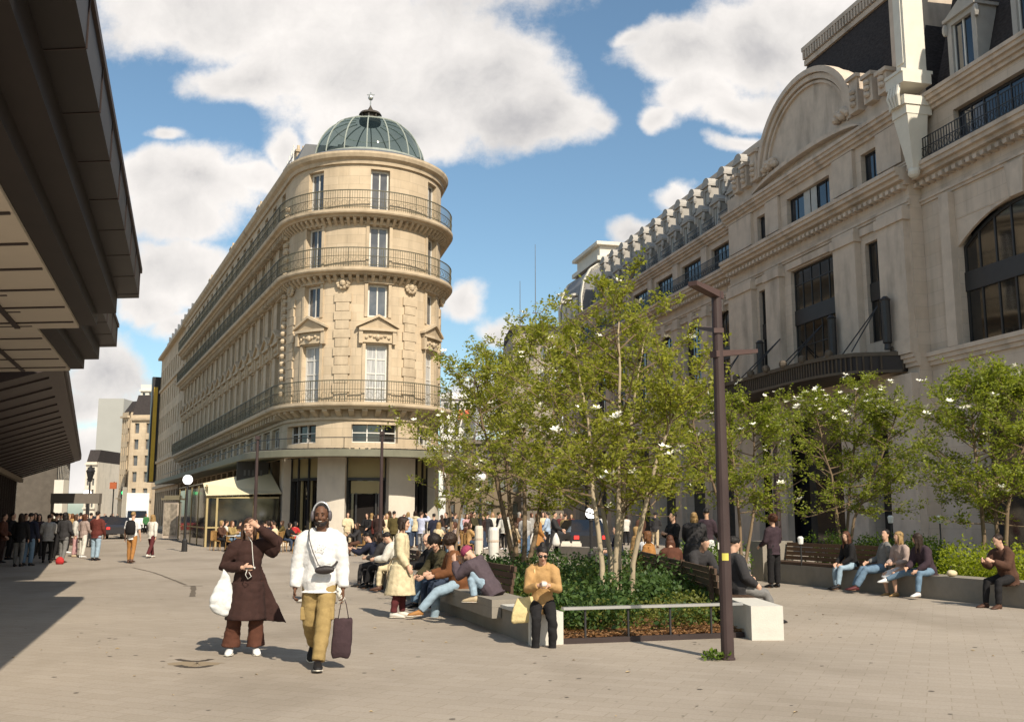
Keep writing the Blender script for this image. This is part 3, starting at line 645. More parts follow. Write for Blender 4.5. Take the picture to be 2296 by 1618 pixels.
gl=MB(); gl.sweep(FS,NEAR,FAR,[(-.55,0),(-.55,6.9)],1,closed=False); gl.sweep(FS,PR,PL,[(.1,0),(.1,6.7)],1,closed=False); gl.build('shop_glass',M_glassd,DS)
# arch spandrels that round off the tall openings
sp=MB()
def spandrel(s,w,z1,rise,d):
    N=8
    for q in (-1,1):
        pts=[(s+q*w/2*i/N,z1-rise*(i/N)**2.2) for i in range(N+1)]
        poly=pts+[(s+q*w/2,z1+.02),(s,z1+.02)]
        if q<0: poly=poly[::-1]
        sp.extr(FS,poly,d-.12,d+.002)
for s in bayc: spandrel(s,2.7,14.2,.75,-.02)
for s in nb[:2]: spandrel(s,7.4,13.7,1.15,-.02)
# pilasters, mouldings, keystones
def mould(z,h,steps,s0,s1,d0=0.0,dent=None):
    prof=[(d0-.05,z)]; n=len(steps)
    for i,p in enumerate(steps): prof+= [(d0+p,z+h*i/n),(d0+p,z+h*(i+1)/n-.012)]
    prof.append((d0-.05,z+h)); sp.sweep(FS,s0,s1,prof,1)
    if dent:
        s=s0+.15
        while s<s1-.1: sp.fbox(FS,s,s+dent*.5,d0,d0+steps[0]+.16,z-.16,z+.02); s+=dent
for a,b,d0 in ((PL,FAR,0),(NEAR,PR,0),(PR-.05,PL+.05,.6)):
    mould(7.9,.55,(.12,.22,.3),a,b,d0); mould(14.95,.25,(.08,.14),a,b,d0); mould(15.85,.75,(.22,.45,.62,.7),a,b,d0,dent=.42); mould(18.85,.7,(.15,.28,.42,.5),a,b,d0)
    mould(16.72,.2,(.06,.1),a,b,d0)
for s in bayc+[bayc[-1]+2.36+2.36]:
    e=s-2.36
    sp.fbox(FS,e-.52,e+.52,-.02,.30,0,7.9); sp.fbox(FS,e-.42,e+.42,-.02,.28,8.45,14.9); sp.fbox(FS,e-.52,e+.52,-.02,.36,14.2,14.6); sp.fbox(FS,e-.5,e+.5,-.02,.34,8.45,8.9)
    sp.fbox(FS,e-.42,e+.42,-.02,.18,16.95,18.8)
for s in bayc:
    sp.extr(FS,[(s-.25,14.1),(s+.25,14.1),(s+.34,14.9),(s-.34,14.9)],-.02,.22)
    for q in (-1,1): sp.fbox(FS,s+q*1.46-.1,s+q*1.46+.1,-.02,.1,8.5,14.0)
    sp.extr(FS,[(s-1.7,14.45),(s+1.7,14.45),(s+1.7,14.62),(s-1.7,14.62)],-.02,.16)
for s in nb:
    for q in (-1,1): sp.fbox(FS,s+q*4.02-.3,s+q*4.02+.3,-.02,.3,8.45,14.9)
    sp.extr(FS,[(s-.35,13.6),(s+.35,13.6),(s+.5,14.9),(s-.5,14.9)],-.02,.25)
for a,b in ((2.55,4.1),(-4.6,-2.75),(5.7,8.6),(-8.3,-6.4)):
    sp.fbox(FS,a,b,.58,.92,8.45,14.95); sp.fbox(FS,a-.1,b+.1,.58,1.0,8.45,9.1); sp.fbox(FS,a-.1,b+.1,.58,1.02,14.3,14.75)
    sp.fbox(FS,a+.05,b-.05,.58,.78,16.95,18.8); sp.fbox(FS,a,b,.58,.95,0,7.6)
for a,b in ((-2.35,1.85),(4.35,5.4),(-6.15,-4.95)): sp.fbox(FS,a-.2,b+.2,.58,.72,14.5,14.85)
sp.build('stone_trim',M_greyt,DS)
# pediment
pd=MB(); cS=-.25
def arc(w,h,z,n=28): return [(cS-w*math.cos(PI*i/n),z+h*math.sin(PI*i/n)) for i in range(n+1)]
pd.fbox(FS,PR,PL,-.6,.62,19.5,20.5)
o_=arc(4.75,3.95,20.45); pd.extr(FS,o_,-.2,.55)
for w0,w1,d in ((4.85,4.5,.92),(4.45,4.15,.78),(4.05,3.9,.68)):
    A=arc(w0,w0*.835,20.45); B=arc(w1,w1*.835,20.45)
    for i in range(28): pd.extr(FS,[A[i],A[i+1],B[i+1],B[i]],.4,d)
A=arc(5.6,.95,19.42,16); B=arc(5.6,.72,19.42,16)
for i in range(16): pd.extr(FS,[A[i],A[i+1],B[i+1],B[i]],.5,1.0)
for q in (-1,1):
    if q==1: pass
    for j,(a,h,d) in enumerate(((5.05,22.0,1.0),(6.2,21.6,1.0),(7.3,21.3,1.0))):
        s=cS+q*a; pd.fbox(FS,s-.34,s+.34,-.2,d,20.4,h); pd.fbox(FS,s-.42,s+.42,-.25,d+.12,h,h+.18)
        for k in range(3): pd.ball(FS(s,d+.02,20.75+.3*k),(.2,.2,.16),8,5)
    for k in range(7): pd.ball(FS(cS+q*(4.2-.18*k),.72,20.75+.12*(k%3)),(.26,.26,.2),8,5)
pd.build('pediment',M_greyt,DS)
pn=MB()
for s in (PR-.7,):
    for (w0,w1,z0,z1,d) in ((.34,.34,20.4,27.6,1.10),(.62,.62,19.95,20.45,1.5),(.55,.55,19.0,19.4,1.45),(.5,.5,18.6,19.0,1.35)):
        pn.fbox(FS,s-w0,s+w0,.1,d,z0,z1)
    pn.add([FS(s-.18,.3,16.3),FS(s+.18,.3,16.3),FS(s+.18,.95,16.3),FS(s-.18,.95,16.3),FS(s-.48,.3,18.6),FS(s+.48,.3,18.6),FS(s+.48,1.3,18.6),FS(s-.48,1.3,18.6)],[(0,1,2,3),(4,7,6,5),(0,4,5,1),(1,5,6,2),(2,6,7,3),(3,7,4,0)])
    pn.ball(FS(s,.8,16.15),.26,10,6)
    for k in range(4): pn.tube([FS(s-.3+.2*k,1.5,19.9),FS(s-.34+.22*k,1.62,19.45),FS(s-.25+.16*k,1.5,19.0)],.09,6)
    pn.fbox(FS,s-.6,s+.6,0,1.55,20.42,20.56); pn.fbox(FS,s-.6,s+.6,0,1.4,27.6,28.0); pn.fbox(FS,s-.22,s+.22,1.10,1.16,21.0,27.2)
pn.build('corner_pinnacle',M_white,DS)
# mansard roofs
rf=MB()
def mans(s0,s1,z0,z1,d0,d1,back=-14): rf.sweep(FS,s0,s1,[(d0,z0),(d1,z1),(back,z1+.4),(back,z0)],1)
mans(PL+.5,FAR-7.2,19.5,24.6,-.5,-2.3); mans(NEAR,PR-.6,19.5,27.4,-.5,-2.6)
zt=28.6
rf.add([FS(8.4,-.7,19.6),FS(-7.9,-.7,19.6),FS(-7.9,-13,19.6),FS(8.4,-13,19.6),FS(4.7,-3.1,zt),FS(-6.0,-3.1,zt),FS(-6.0,-11,zt),FS(4.7,-11,zt)],[(0,1,5,4),(1,2,6,5),(2,3,7,6),(3,0,4,7),(4,5,6,7)])
ro=rf.build('mansard_roof',M_slate,DS)
cr=MB(); cr.fbox(FS,-6.4,5.1,-11.3,-2.75,zt-.75,zt-.45); cr.fbox(FS,-6.3,5.0,-11.2,-2.85,zt-.45,zt+.15); cr.fbox(FS,-6.5,5.2,-11.4,-2.65,zt+.15,zt+.4)
s=-6.3
while s<5: cr.fbox(FS,s,s+.13,-2.85,-2.62,zt-.42,zt+.1); s+=.28
for a in (PL+.5,): cr.sweep(FS,a,FAR-7.2,[(-2.2,24.5),(-2.05,24.5),(-2.05,24.9),(-2.5,24.9)],1)
cr.sweep(FS,NEAR,PR-.6,[(-2.5,27.3),(-2.3,27.3),(-2.3,27.8),(-2.8,27.8)],1); cr.fbox(FS,-6.9,-5.3,-3.6,-1.2,20.4,zt-.4)
for k in range(5): cr.lathe(FS(-1.2+.0*k,-2.2,0)[:2],[(.001,22.6),(.5,22.6),(.5,22.8),(.001,22.8)],12) if k==0 else None
cr.build('roof_cornice',M_greyt,ro,world=False)
# dormers in two rows, one mesh each, copied along the roof
def dormer_mesh(w,h,d,top,big):
    f=MB(); g=MB()
    for q in (-1,1): f.box(q*w/2-.13,q*w/2+.13,0,d,0,h)
    f.box(-w/2-.12,w/2+.12,.0,d,h-.02,h+.2); f.box(-w/2-.24,w/2+.24,-.14,d,h+.2,h+.34)
    if top=='round':
        pts=[(-(w/2+.2)*math.cos(PI*i/10),h+.34+.52*math.sin(PI*i/10)) for i in range(11)]
    else: pts=[(-w/2-.26,h+.34),(w/2+.26,h+.34),(0,h+.85)]
    n=len(pts); vs=[(x,-.06,z) for x,z in pts]+[(x,d,z) for x,z in pts]
    f.add(vs,[tuple(range(n)),tuple(range(2*n-1,n-1,-1))]+[(i,n+i,n+(i+1)%n,(i+1)%n) for i in range(n)])
    f.box(-w/2,w/2,.1,.2,0,.22)
    for q in (-1,1): f.ball((q*(w/2+.2),-.02,h-.1),(.14,.14,.3),6,5)
    g.add([(-w/2,.16,.2),(w/2,.16,.2),(w/2,.16,h),(-w/2,.16,h)],[(0,1,2,3)])
    fr=MB(); fr.box(-.035,.035,.10,.155,.22,h)
    for q in (-1,1): fr.box(q*(w/2-.17)-.035,q*(w/2-.17)+.035,.1,.155,.22,h)
    return f.mesh('dormer'),g.mesh('pane'),fr.mesh('frame')
M_dorm=mat('dormer_stone',(.38,.355,.325),rough=.85,var=.12,scale=2,bump=.15)
M_lead=mat('lead_roof',(.20,.20,.21),rough=.6,var=.15)
def place_dormer(ms,s,z,d):
    for me,m in zip(ms,(M_dorm,M_glassb,M_winframe)):
        if not me.materials: me.materials.append(m)
    o=link('dormer',ms[0],DS); o.location=FS(s,d,z); o.rotation_euler=(0,0,FS.ang())
    for nm,me in (('pane',ms[1]),('frame',ms[2])): q=link(nm,me); q.parent=o
d1=dormer_mesh(.85,1.75,1.0,'tri',1); d2=dormer_mesh(.72,.95,1.6,'round',0); d3=dormer_mesh(1.5,2.6,2.2,'tri',1); d4=dormer_mesh(1.3,1.7,2.6,'round',0)
s=PL+1.1
while s<FAR-8: place_dormer(d1,s,19.52,-.25); place_dormer(d2,s,22.2,-.75); s+=2.36
for s in (-11.4,-15.1,-18.9,-22.7): place_dormer(d3,s,19.55,-.2); place_dormer(d4,s,23.8,-1.1)
# attic balconies
rl=MB()
def rail(s0,s1,z,d,h=.95):
    n=int((s1-s0)/.17)
    for i in range(n+1): s=s0+(s1-s0)*i/n; rl.fbox(FS,s-.014,s+.014,d-.014,d+.014,z,z+h)
    for zz in (z+.05,z+h*.5,z+h-.04): rl.fbox(FS,s0,s1,d-.018,d+.018,zz,zz+.035)
    for i in range(int((s1-s0)/.34)):
        c=s0+.17+.34*i; m=6
        for q in range(m):
            a=(c+.13*math.cos(q*2*PI/m),z+.28+.17*math.sin(q*2*PI/m)); b=(c+.13*math.cos((q+1)*2*PI/m),z+.28+.17*math.sin((q+1)*2*PI/m))
            rl.extr(FS,[a,b,(b[0],b[1]-.03),(a[0],a[1]-.03)],d-.01,d+.01)
rail(PL+.1,FAR-7.5,16.62,.55); rail(-26,PR-.9,16.62,.55)
s=PL+1.1
while s<FAR-8: rail(s-.9,s+.9,19.56,.3,.75); s+=2.36
rl.build('railing',M_iron,DS)
# far corner with its curved roof
fc=MB(); s0,s1=FAR-7.2,FAR
prof=[(.25,19.0),(.3,21.0),(.05,22.4),(-.6,23.6),(-1.6,24.3),(-9,24.5),(-9,19)]
fc.sweep(FS,s0,s1,prof,1)
fo=fc.build('curved_roof',M_lead,DS)
fc=MB()
for s in (s0,s1-.5):
    fc.sweep(FS,s,s+.5,[(a+.12,b+.06) for a,b in prof[:5]]+[(-1.6,23.9),(-.7,23.3),(-.1,22.3),(.1,21),(.1,19.0)],1)
fc.fbox(FS,s0-.3,s1+.3,-6,-1.1,24.4,24.8); fc.fbox(FS,s0+.2,s1-.2,-5.6,-1.5,24.8,25.9); fc.fbox(FS,s0-.2,s1+.2,-6,-1.1,25.9,26.2)
for s in (s0+1.9,s0+3.6,s0+5.3): fc.lathe(FS(s,.35,0)[:2],[(.001,21.4),(.45,21.4),(.45,21.6),(.001,21.6)],12); fc.fbox(FS,s-.5,s+.5,-.2,.45,19.3,21.2)
fc.build('roof_rib',M_white,fo,world=False)
# marquise over the entrance
mq=MB(); n=20; prof0=[]
def mqd(s): q=(s-.5)/8.1; return .8+2.7*max(0,1-abs(q)**5)**.5
S=[-7.6+16.2*i/n for i in range(n+1)]
for i in range(n):
    a,b=S[i],S[i+1]; da,db=mqd(a),mqd(b)
    mq.add([FS(a,.6,7.85),FS(b,.6,7.85),FS(b,db,7.75),FS(a,da,7.75),FS(a,.6,8.72),FS(b,.6,8.72),FS(b,db,8.5),FS(a,da,8.5)],[(0,1,2,3),(4,7,6,5),(2,6,7,3)])
for s in (S[0],S[-1]): mq.fbox(FS,s-.01,s+.01,.6,mqd(s),7.75,8.6)
mo=mq.build('marquise',mat('marquise_dark',(.022,.016,.015),rough=.5,var=.2),DS)
md=MB()
for i in range(n):
    a,b=S[i],S[i+1]; da,db=mqd(a),mqd(b)
    for z0,z1,k in ((8.45,8.62,.1),(7.72,7.84,.08)):
        md.add([FS(a,da,z0),FS(b,db,z0),FS(b,db+k,z0),FS(a,da+k,z0),FS(a,da,z1),FS(b,db,z1),FS(b,db+k,z1),FS(a,da+k,z1)],[(0,3,2,1),(4,5,6,7),(3,7,6,2),(0,1,5,4),(0,4,7,3),(1,2,6,5)])
    for k in range(4):
        s=a+(b-a)*k/4; d=mqd(s); md.fbox(FS,s-.03,s+.03,d-.01,d+.04,7.85,8.45)
    if i%2==0: md.ball(FS((a+b)/2,da+.12,8.72),(.2,.14,.22),8,5)
md.build('marquise_moulding',mat('weathered_bronze',(.085,.066,.048),rough=.6,var=.25,scale=4),mo,world=False)
for s in (7.2,2.6,-1.6,-6.2):
    md=MB()
    for q in (-.35,.35): md.tube([FS(s,.95,10.9),FS(s+q,mqd(s)-.3,8.7)],.03,5)
    md.build('tie_rod',M_iron,mo,world=False)
for s in (4.3,-2.9,-7.2):
    md=MB(); c=FS(s,1.25,0)[:2]; md.lathe(c,[(0,8.75),(.16,8.75),(.13,9.0),(.2,9.05),(.2,10.9),(.24,10.95),(.1,11.1),(0,11.1)],10); md.build('lantern_post',M_iron,mo,world=False)
# round arches inside the dark entrance
for s,w in ((5.9,1.2),(-6.0,1.2),(0,3.2)):
    ea=MB(); A=[(s-w*math.cos(PI*i/14),4.9+w*.85*math.sin(PI*i/14)) for i in range(15)]; B=[(s-(w-.3)*math.cos(PI*i/14),4.9+(w-.3)*.85*math.sin(PI*i/14)) for i in range(15)]
    for i in range(14): ea.extr(FS,[A[i],A[i+1],B[i+1],B[i]],.12,.55)
    ea.build('entrance_arch',M_brown,DS)
# ------------------------------------------------------------------ ground
gm=mat('plaza_paving',(.352,.300,.246),rough=.92,var=.13,scale=38,bump=.35,bscale=120,var2=.10,scale2=.22,stain=((.19,.155,.115),.5,(1,.5,1),.55))
nt=gm.node_tree; L=nt.links.new; b=nt.nodes['Principled BSDF']; old=b.inputs['Base Color'].links[0].from_socket
tc=nd(nt,'ShaderNodeTexCoord'); mp=nd(nt,'ShaderNodeMapping'); mp.inputs['Rotation'].default_value=(0,0,rad(23)); L(tc.outputs['Object'],mp.inputs['Vector'])
br=nd(nt,'ShaderNodeTexBrick'); br.inputs['Color1'].default_value=(1,1,1,1); br.inputs['Color2'].default_value=(.92,.915,.90,1); br.inputs['Mortar'].default_value=(.80,.78,.74,1)
br.inputs['Scale'].default_value=1; br.inputs['Brick Width'].default_value=.42; br.inputs['Row Height'].default_value=.21; br.inputs['Mortar Size'].default_value=.006; L(mp.outputs['Vector'],br.inputs['Vector'])
vm=nd(nt,'ShaderNodeVectorMath',operation='MULTIPLY'); L(old,vm.inputs[0]); L(br.outputs['Color'],vm.inputs[1])
sp1=nd(nt,'ShaderNodeTexNoise'); sp1.inputs['Scale'].default_value=9; sp1.inputs['Detail'].default_value=3; L(tc.outputs['Object'],sp1.inputs['Vector'])
mr=nd(nt,'ShaderNodeMapRange'); mr.inputs['From Min'].default_value=.70; mr.inputs['From Max'].default_value=.76; mr.inputs['To Min'].default_value=1; mr.inputs['To Max'].default_value=.78; L(sp1.outputs['Fac'],mr.inputs['Value'])
v2=nd(nt,'ShaderNodeVectorMath',operation='SCALE'); L(vm.outputs['Vector'],v2.inputs[0]); L(mr.outputs['Result'],v2.inputs['Scale']); L(v2.outputs['Vector'],b.inputs['Base Color'])
g=MB(); g.add([(-600,-60,0),(600,-60,0),(600,900,0),(-600,900,0)],[(0,1,2,3)]); tag(g.build('plaza_ground',gm),kind='structure')
M_drain=mat('drain_dark',(.07,.055,.042),rough=.9,var=.3,scale=20); M_crack=mat('tar_line',(.13,.105,.08),rough=.9,var=.3,scale=9)
def ribbon(pts,w,z=.004):
    q=MB(); pts=[Vector((p[0],p[1],0)) for p in pts]
    vs=[]
    for i,p in enumerate(pts):
        t=(pts[min(i+1,len(pts)-1)]-pts[max(i-1,0)]).normalized(); n=Vector((-t.y,t.x,0)); ww=w*(.75+.5*random.random())
        vs+=[(p.x+n.x*ww/2,p.y+n.y*ww/2,z),(p.x-n.x*ww/2,p.y-n.y*ww/2,z)]
    q.add(vs,[(2*i,2*i+1,2*i+3,2*i+2) for i in range(len(pts)-1)]); return q
def curve(px,w,n=14,sm=0):
    P=[gnd(*p) for p in px]; out=[]
    for i in range(len(P)-1):
        for k in range(n): out.append(P[i].lerp(P[i+1],k/n)+Vector((random.uniform(-.01,.01),random.uniform(-.01,.01),0)))
    return ribbon(out+[P[-1]],w)
dr=thing('drain_cover','curved double slot drain cover sunk in the near paving','drain',gnd(436,1489))
for off in (-7,7):
    q=MB(); pts=[gnd(436+38*t,1489+off-5*t*t if True else 0) for t in [i/8-1 for i in range(17)]]
    ribbon(pts,.085).build('slot',M_drain,dr)
q=ribbon([gnd(436+40*t,1489-5*t*t) for t in [i/8-1 for i in range(17)]],.30,.002); q.build('frame_plate',mat('drain_plate',(.27,.21,.14),rough=.9),dr)
tag(curve([(298,1272),(345,1283),(385,1298),(418,1311)],.07).build('tar_line',M_crack),'thin dark tar line running across the paving behind the walkers','mark')
q=curve([(411,1313),(455,1313)],.10); q2=curve([(433,1313),(434,1322),(431,1337)],.11); q.add(q2.v,q2.f); tag(q.build('paving_mark',M_crack),'dark T shaped mark worn in the paving left of the brown coat','mark')
o=MB(); rr=random.Random(9)
for k in range(420):
    x=rr.uniform(-9,10); y=rr.uniform(7.6,26); a0=rr.random()*6; r0=rr.choice((.012,.016,.022,.03)); n_=7
    o.add([(x+r0*rr.uniform(.7,1.2)*math.cos(a0+2*PI*i/n_),y+r0*rr.uniform(.7,1.2)*math.sin(a0+2*PI*i/n_),.003) for i in range(n_)],[tuple(range(n_))])
tag(o.build('gum_spots',mat('gum_dark',(.13,.11,.09),rough=.9,var=.4,scale=3)),kind='stuff')
o=MB()
for k in range(90):
    x=rr.uniform(-7,9); y=rr.uniform(8,24); a0=rr.random()*6; s0=rr.uniform(.015,.04); z=.006
    o.add([(x+s0*math.cos(a0),y+s0*math.sin(a0),z),(x-s0*.5*math.sin(a0),y+s0*.5*math.cos(a0),z+.012),(x-s0*math.cos(a0),y-s0*math.sin(a0),z),(x+s0*.5*math.sin(a0),y-s0*.5*math.cos(a0),z+.008)],[(0,1,2,3)])
tag(o.build('blown_leaves',mat('blown_leaf',(.40,.30,.17),rough=.9,var=.5,scale=2)),kind='stuff')
# ------------------------------------------------------------------ building with jagged roofs on the left
GB=thing('jagged_roof_building','dark brown building at the left with saw tooth overhanging roofs','building',(-12,22,0))
M_soff=mat('soffit_panel',(.50,.45,.38),rough=.7,var=.06,scale=1); M_fascia=mat('roof_fascia',(.014,.011,.011),rough=.5,var=.15,scale=2)
eD=Vector((-.309,.951)); fD=Vector((-.985,.10)).normalized()
def fin(T,z,Lb,Wd,parent):
    T=Vector(T)
    def poly(ins,tip,dep=Wd):
        A=T-eD*tip+fD*ins; B=A-eD*Lb; C=B+fD*dep; D=A+fD*dep; return [(p.x,p.y) for p in (A,B,C,D)]
    o=MB(); o.prism(poly(0,0),z,z+.42); ob=o.build('roof_slab',M_fascia,parent)
    o=MB(); k=0.3
    while k<Lb:
        a=T-eD*k; o.prism([tuple(a-fD*.012),tuple(a+fD*.33),tuple(a+fD*.33-eD*.018),tuple(a-fD*.012-eD*.018)],z-.006,z+.40); k+=1.25
    o.prism([tuple(T-fD*.03),tuple(T-eD*Lb-fD*.03),tuple(T-eD*Lb+fD*.05),tuple(T+fD*.05)],z+.40,z+.47); o.build('gutter_seams',M_brown,ob,world=False)
    o=MB(); o.prism(poly(.34,.30),z-.30,z-.003); o.prism(poly(.64,.36),z-.50,z-.303); o.build('roof_step',mat('roof_dark',(.020,.015,.014),rough=.6,var=.2,scale=2),ob,world=False)
    o=MB(); o.prism(poly(.92,.44),z-.545,z-.503); o.build('soffit_panel',M_soff,ob,world=False)
    o=MB()
    for k in range(9):
        a=T-eD*(1.0+1.15*k)+fD*.95; b2=a+fD*9; w=eD*.035
        o.prism([tuple(a-w),tuple(b2-w),tuple(b2+w),tuple(a+w)],z-.56,z-.547)
    for k in range(4):
        a=T-eD*.6+fD*(1.9+1.6*k); b2=a-eD*9.5; w=fD*.045
        o.prism([tuple(a-w),tuple(b2-w),tuple(b2+w),tuple(a+w)],z-.57,z-.548)
    o.build('panel_joint',M_brown,ob,world=False)
fin((-5.94,15.52),5.09,10.5,12,GB); fin((-8.16,20.27),5.10,4.97,12,GB)
sd=Vector((-.386,.922)).normalized(); sn=Vector((.922,.386)).normalized()
FG=Frame((-10.1,22.2),sd,sn)
o=MB(); o.sweep(FG,-.8,41,[(0,4.86),(0,5.25),(-5,5.35),(-7,3.95),(-7,3.75),(-3.2,3.75),(-.25,4.78)],1); ob=o.build('long_roof',M_brown,GB)
o=MB()
for k in range(21): o.add([FG(.3+2*k,-.3,4.72),FG(.5+2*k,-.3,4.72),FG(.5+2*k,-3.2,3.70),FG(.3+2*k,-3.2,3.70),FG(.3+2*k,-.3,4.80),FG(.5+2*k,-.3,4.80),FG(.5+2*k,-3.2,3.78),FG(.3+2*k,-3.2,3.78)],[(0,1,2,3),(0,4,5,1),(2,6,7,3),(0,3,7,4),(1,5,6,2)])
o.sweep(FG,0,41,[(.004,4.9),(.05,4.9),(.05,5.2),(.004,5.2)],1)
o.build('roof_beam',M_brown,ob,world=False)
o=MB(); o.sweep(FG,0,41,[(-3.22,3.5),(-3.0,3.5),(-3.0,3.72),(-3.22,3.72)],1); o.build('wall_head',mat('wall_head',(.24,.20,.16),rough=.7),ob,world=False)
o=MB(); o.fbox(FG,-2,41,-3.6,-3.3,0,3.75); o.build('wall',mat('brown_glass_wall',(.03,.017,.012),rough=.25,var=.4,scale=.8,spec=.6),GB)
o=MB()
for k in range(28): o.fbox(FG,-1.5+1.5*k,-1.42+1.5*k,-3.3,-3.22,0,3.5)
o.build('mullion',M_brown,GB)
a=at(117,1151,66); b_=at(138,1151,66); o=MB(); o.box(a.x,b_.x,66,66.8,0,3.9); o.build('pillar',M_white,GB); o=MB(); o.box(a.x+2.2,b_.x+1.6,72,72.8,0,3.6); o.build('pillar',M_white,GB)
q=MB(); F2=Frame((-30,66),sd,sn); q.fbox(F2,2,40,-8,0,0,8); h1=thing('shaded_house','low shaded house behind the long dark roof on the left','building',F2(20,0,0)); q.build('wall',mat('dim_stone',(.10,.085,.07),rough=.9,var=.2),h1)  # shade of this house is put into its dark wall colour
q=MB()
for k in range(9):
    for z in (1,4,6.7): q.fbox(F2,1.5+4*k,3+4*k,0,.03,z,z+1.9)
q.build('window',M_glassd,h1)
# ------------------------------------------------------------------ planter in the middle of the square
M_stone=mat('bench_stone',(.25,.222,.185),rough=.85,var=.10,scale=6,bump=.2,bscale=40,stain=((.20,.17,.13),1.4,(1,1,1),.4))
M_stonew=mat('pale_granite',(.56,.535,.48),rough=.8,var=.07,scale=9,bump=.15,bscale=60)
M_wood=mat('bench_wood',(.085,.05,.032),rough=.6,var=.3,scale=7,stretch=(1,6,6))
lD=Vector((-.3065,.952)).normalized(); lN=Vector((-.952,-.3065)).normalized()
FP=Frame((.24,13.38),lD,lN)      # d=0 is the outer face; negative is into the bed
PB=thing('planter_bench','long stone bench wall along the left edge of the planting bed','bench',FP(5,-.2,0))
o=MB(); o.fbox(FP,.06,11.6,-.44,-.03,0,.37); o.build('base',M_stone,PB)
o=MB(); o.fbox(FP,0,.055,-.46,.01,0,.42); o.fbox(FP,.055,1.3,-.46,.01,.372,.42); o.build('end_block',M_stonew,PB)
o=MB(); o.fbox(FP,1.35,4.5,-.02,.12,.22,.372); o.fbox(FP,1.35,4.5,-.46,.12,.374,.48); o.build('seat_slab',M_stone,PB)
o=MB(); o.fbox(FP,7.4,9.6,-.02,.12,.22,.372); o.fbox(FP,7.4,9.6,-.46,.12,.374,.48); o.build('seat_slab',M_stone,PB)
o=MB()
for k in range(4): o.fbox(FP,4.6,7.3,-.44+.12*k,-.34+.12*k,.375,.46)
for k in range(3): o.fbox(FP,9.7,11.5,-.44+.15*k,-.32+.15*k,.375,.46)
o.build('seat',M_wood,PB)
for s0,s1 in ((2.4,4.4),(5.2,7.2),(9.2,11.4)):
    o=MB()
    for k in range(4): o.fbox(FP,s0,s1,-.54-.02*k,-.50-.02*k,.50+.10*k,.585+.10*k)
    for s in (s0+.2,s1-.2): o.fbox(FP,s-.03,s+.03,-.60,-.545,0,.9)
    o.build('backrest',M_wood,PB)
rD=Vector((-.03,1)).normalized(); rN=Vector((1,.03)).normalized(); FQ=Frame((3.70,13.95),rD,rN)
RB=thing('planter_bench','long bench wall with wooden slat back along the right edge of the planting bed','bench',FQ(5,-.2,0))
o=MB(); o.fbox(FQ,.0,1.35,-.44,0,0,.455); o.build('end_block',M_stonew,RB)
o=MB(); o.fbox(FQ,1.36,9.5,-.42,-.02,0,.37); o.build('base',M_stone,RB)
o=MB()
for k in range(4): o.fbox(FQ,1.4,9.4,-.42+.11*k,-.32+.11*k,.375,.46)
o.build('seat',M_wood,RB)
o=MB()
for k in range(4): o.fbox(FQ,1.5,9.2,-.52-.02*k,-.48-.02*k,.49+.10*k,.575+.10*k)
for s in (1.8,4,6.5,9): o.fbox(FQ,s-.03,s+.03,-.60,-.535,0,.9)
o.build('backrest',M_wood,RB)
# front rail and kerb
A=Vector(FP(.03,-.44,0)); B=Vector(FQ(.35,-.46,0))
RL=thing('planter_rail','low flat steel rail across the front of the planting bed','railing',(A+B)/2)
dv=(B-A); u=Vector((dv.x,dv.y)).normalized(); FRl=Frame((A.x,A.y),u,Vector((u.y,-u.x))); Ln=dv.length
M_steel=mat('steel_rail',(.46,.455,.44),rough=.35,var=.08,metal=.55)
o=MB(); o.fbox(FRl,0.02,Ln-.02,-.05,.05,.44,.475); o.build('top_rail',M_steel,RL)
for k in range(4):
    o=MB(); s=.62*(k+.55)*Ln/2.7; o.fbox(FRl,s-.012,s+.012,-.012,.012,.02,.44); o.build('post',M_iron,RL)
o=MB(); o.fbox(FRl,0,Ln,-.05,.02,0,.07); tag(o.build('planter_kerb',M_brown),'thin brown metal kerb beneath the front rail of the bed','kerb')
c1=Vector(FP(.1,-.45,0)); c2=Vector(FP(11.6,-.45,0)); c3=Vector(FQ(9.5,-.43,0)); c4=Vector(FQ(.4,-.45,0))
bed=[(c1.x,c1.y+.1),(c2.x,c2.y),(c3.x-.4,c2.y+.6),(c3.x,c3.y),(c4.x,c4.y+.1)]
sm=mat('leaf_litter',(.16,.075,.032),rough=.95,var=.55,scale=22,bump=.8,bscale=40,stain=((.30,.17,.085),9,(1,1,1),.7))
o=MB(); o.prism([(x,y) for x,y in bed][::-1],.004,.075); tag(o.build('bed_soil',sm),kind='structure')
o=MB()
for k in range(900):
    t=random.random(); p=A.lerp(B,t); x=p.x+random.gauss(0,.2); y=p.y+abs(random.gauss(0,.45))+.06; 
    a=random.random()*6.28; s=random.uniform(.02,.045); z=.082+random.random()*.02
    o.add([(x+s*math.cos(a),y+s*math.sin(a),z),(x-s*.6*math.sin(a),y+s*.6*math.cos(a),z+.015),(x-s*math.cos(a),y-s*math.sin(a),z),(x+s*.6*math.sin(a),y-s*.6*math.cos(a),z+.01)],[(0,1,2,3)])
tag(o.build('fallen_leaves',leafmat('dry_leaf',(.22,.11,.045),(.38,.22,.11),.2)),kind='stuff')
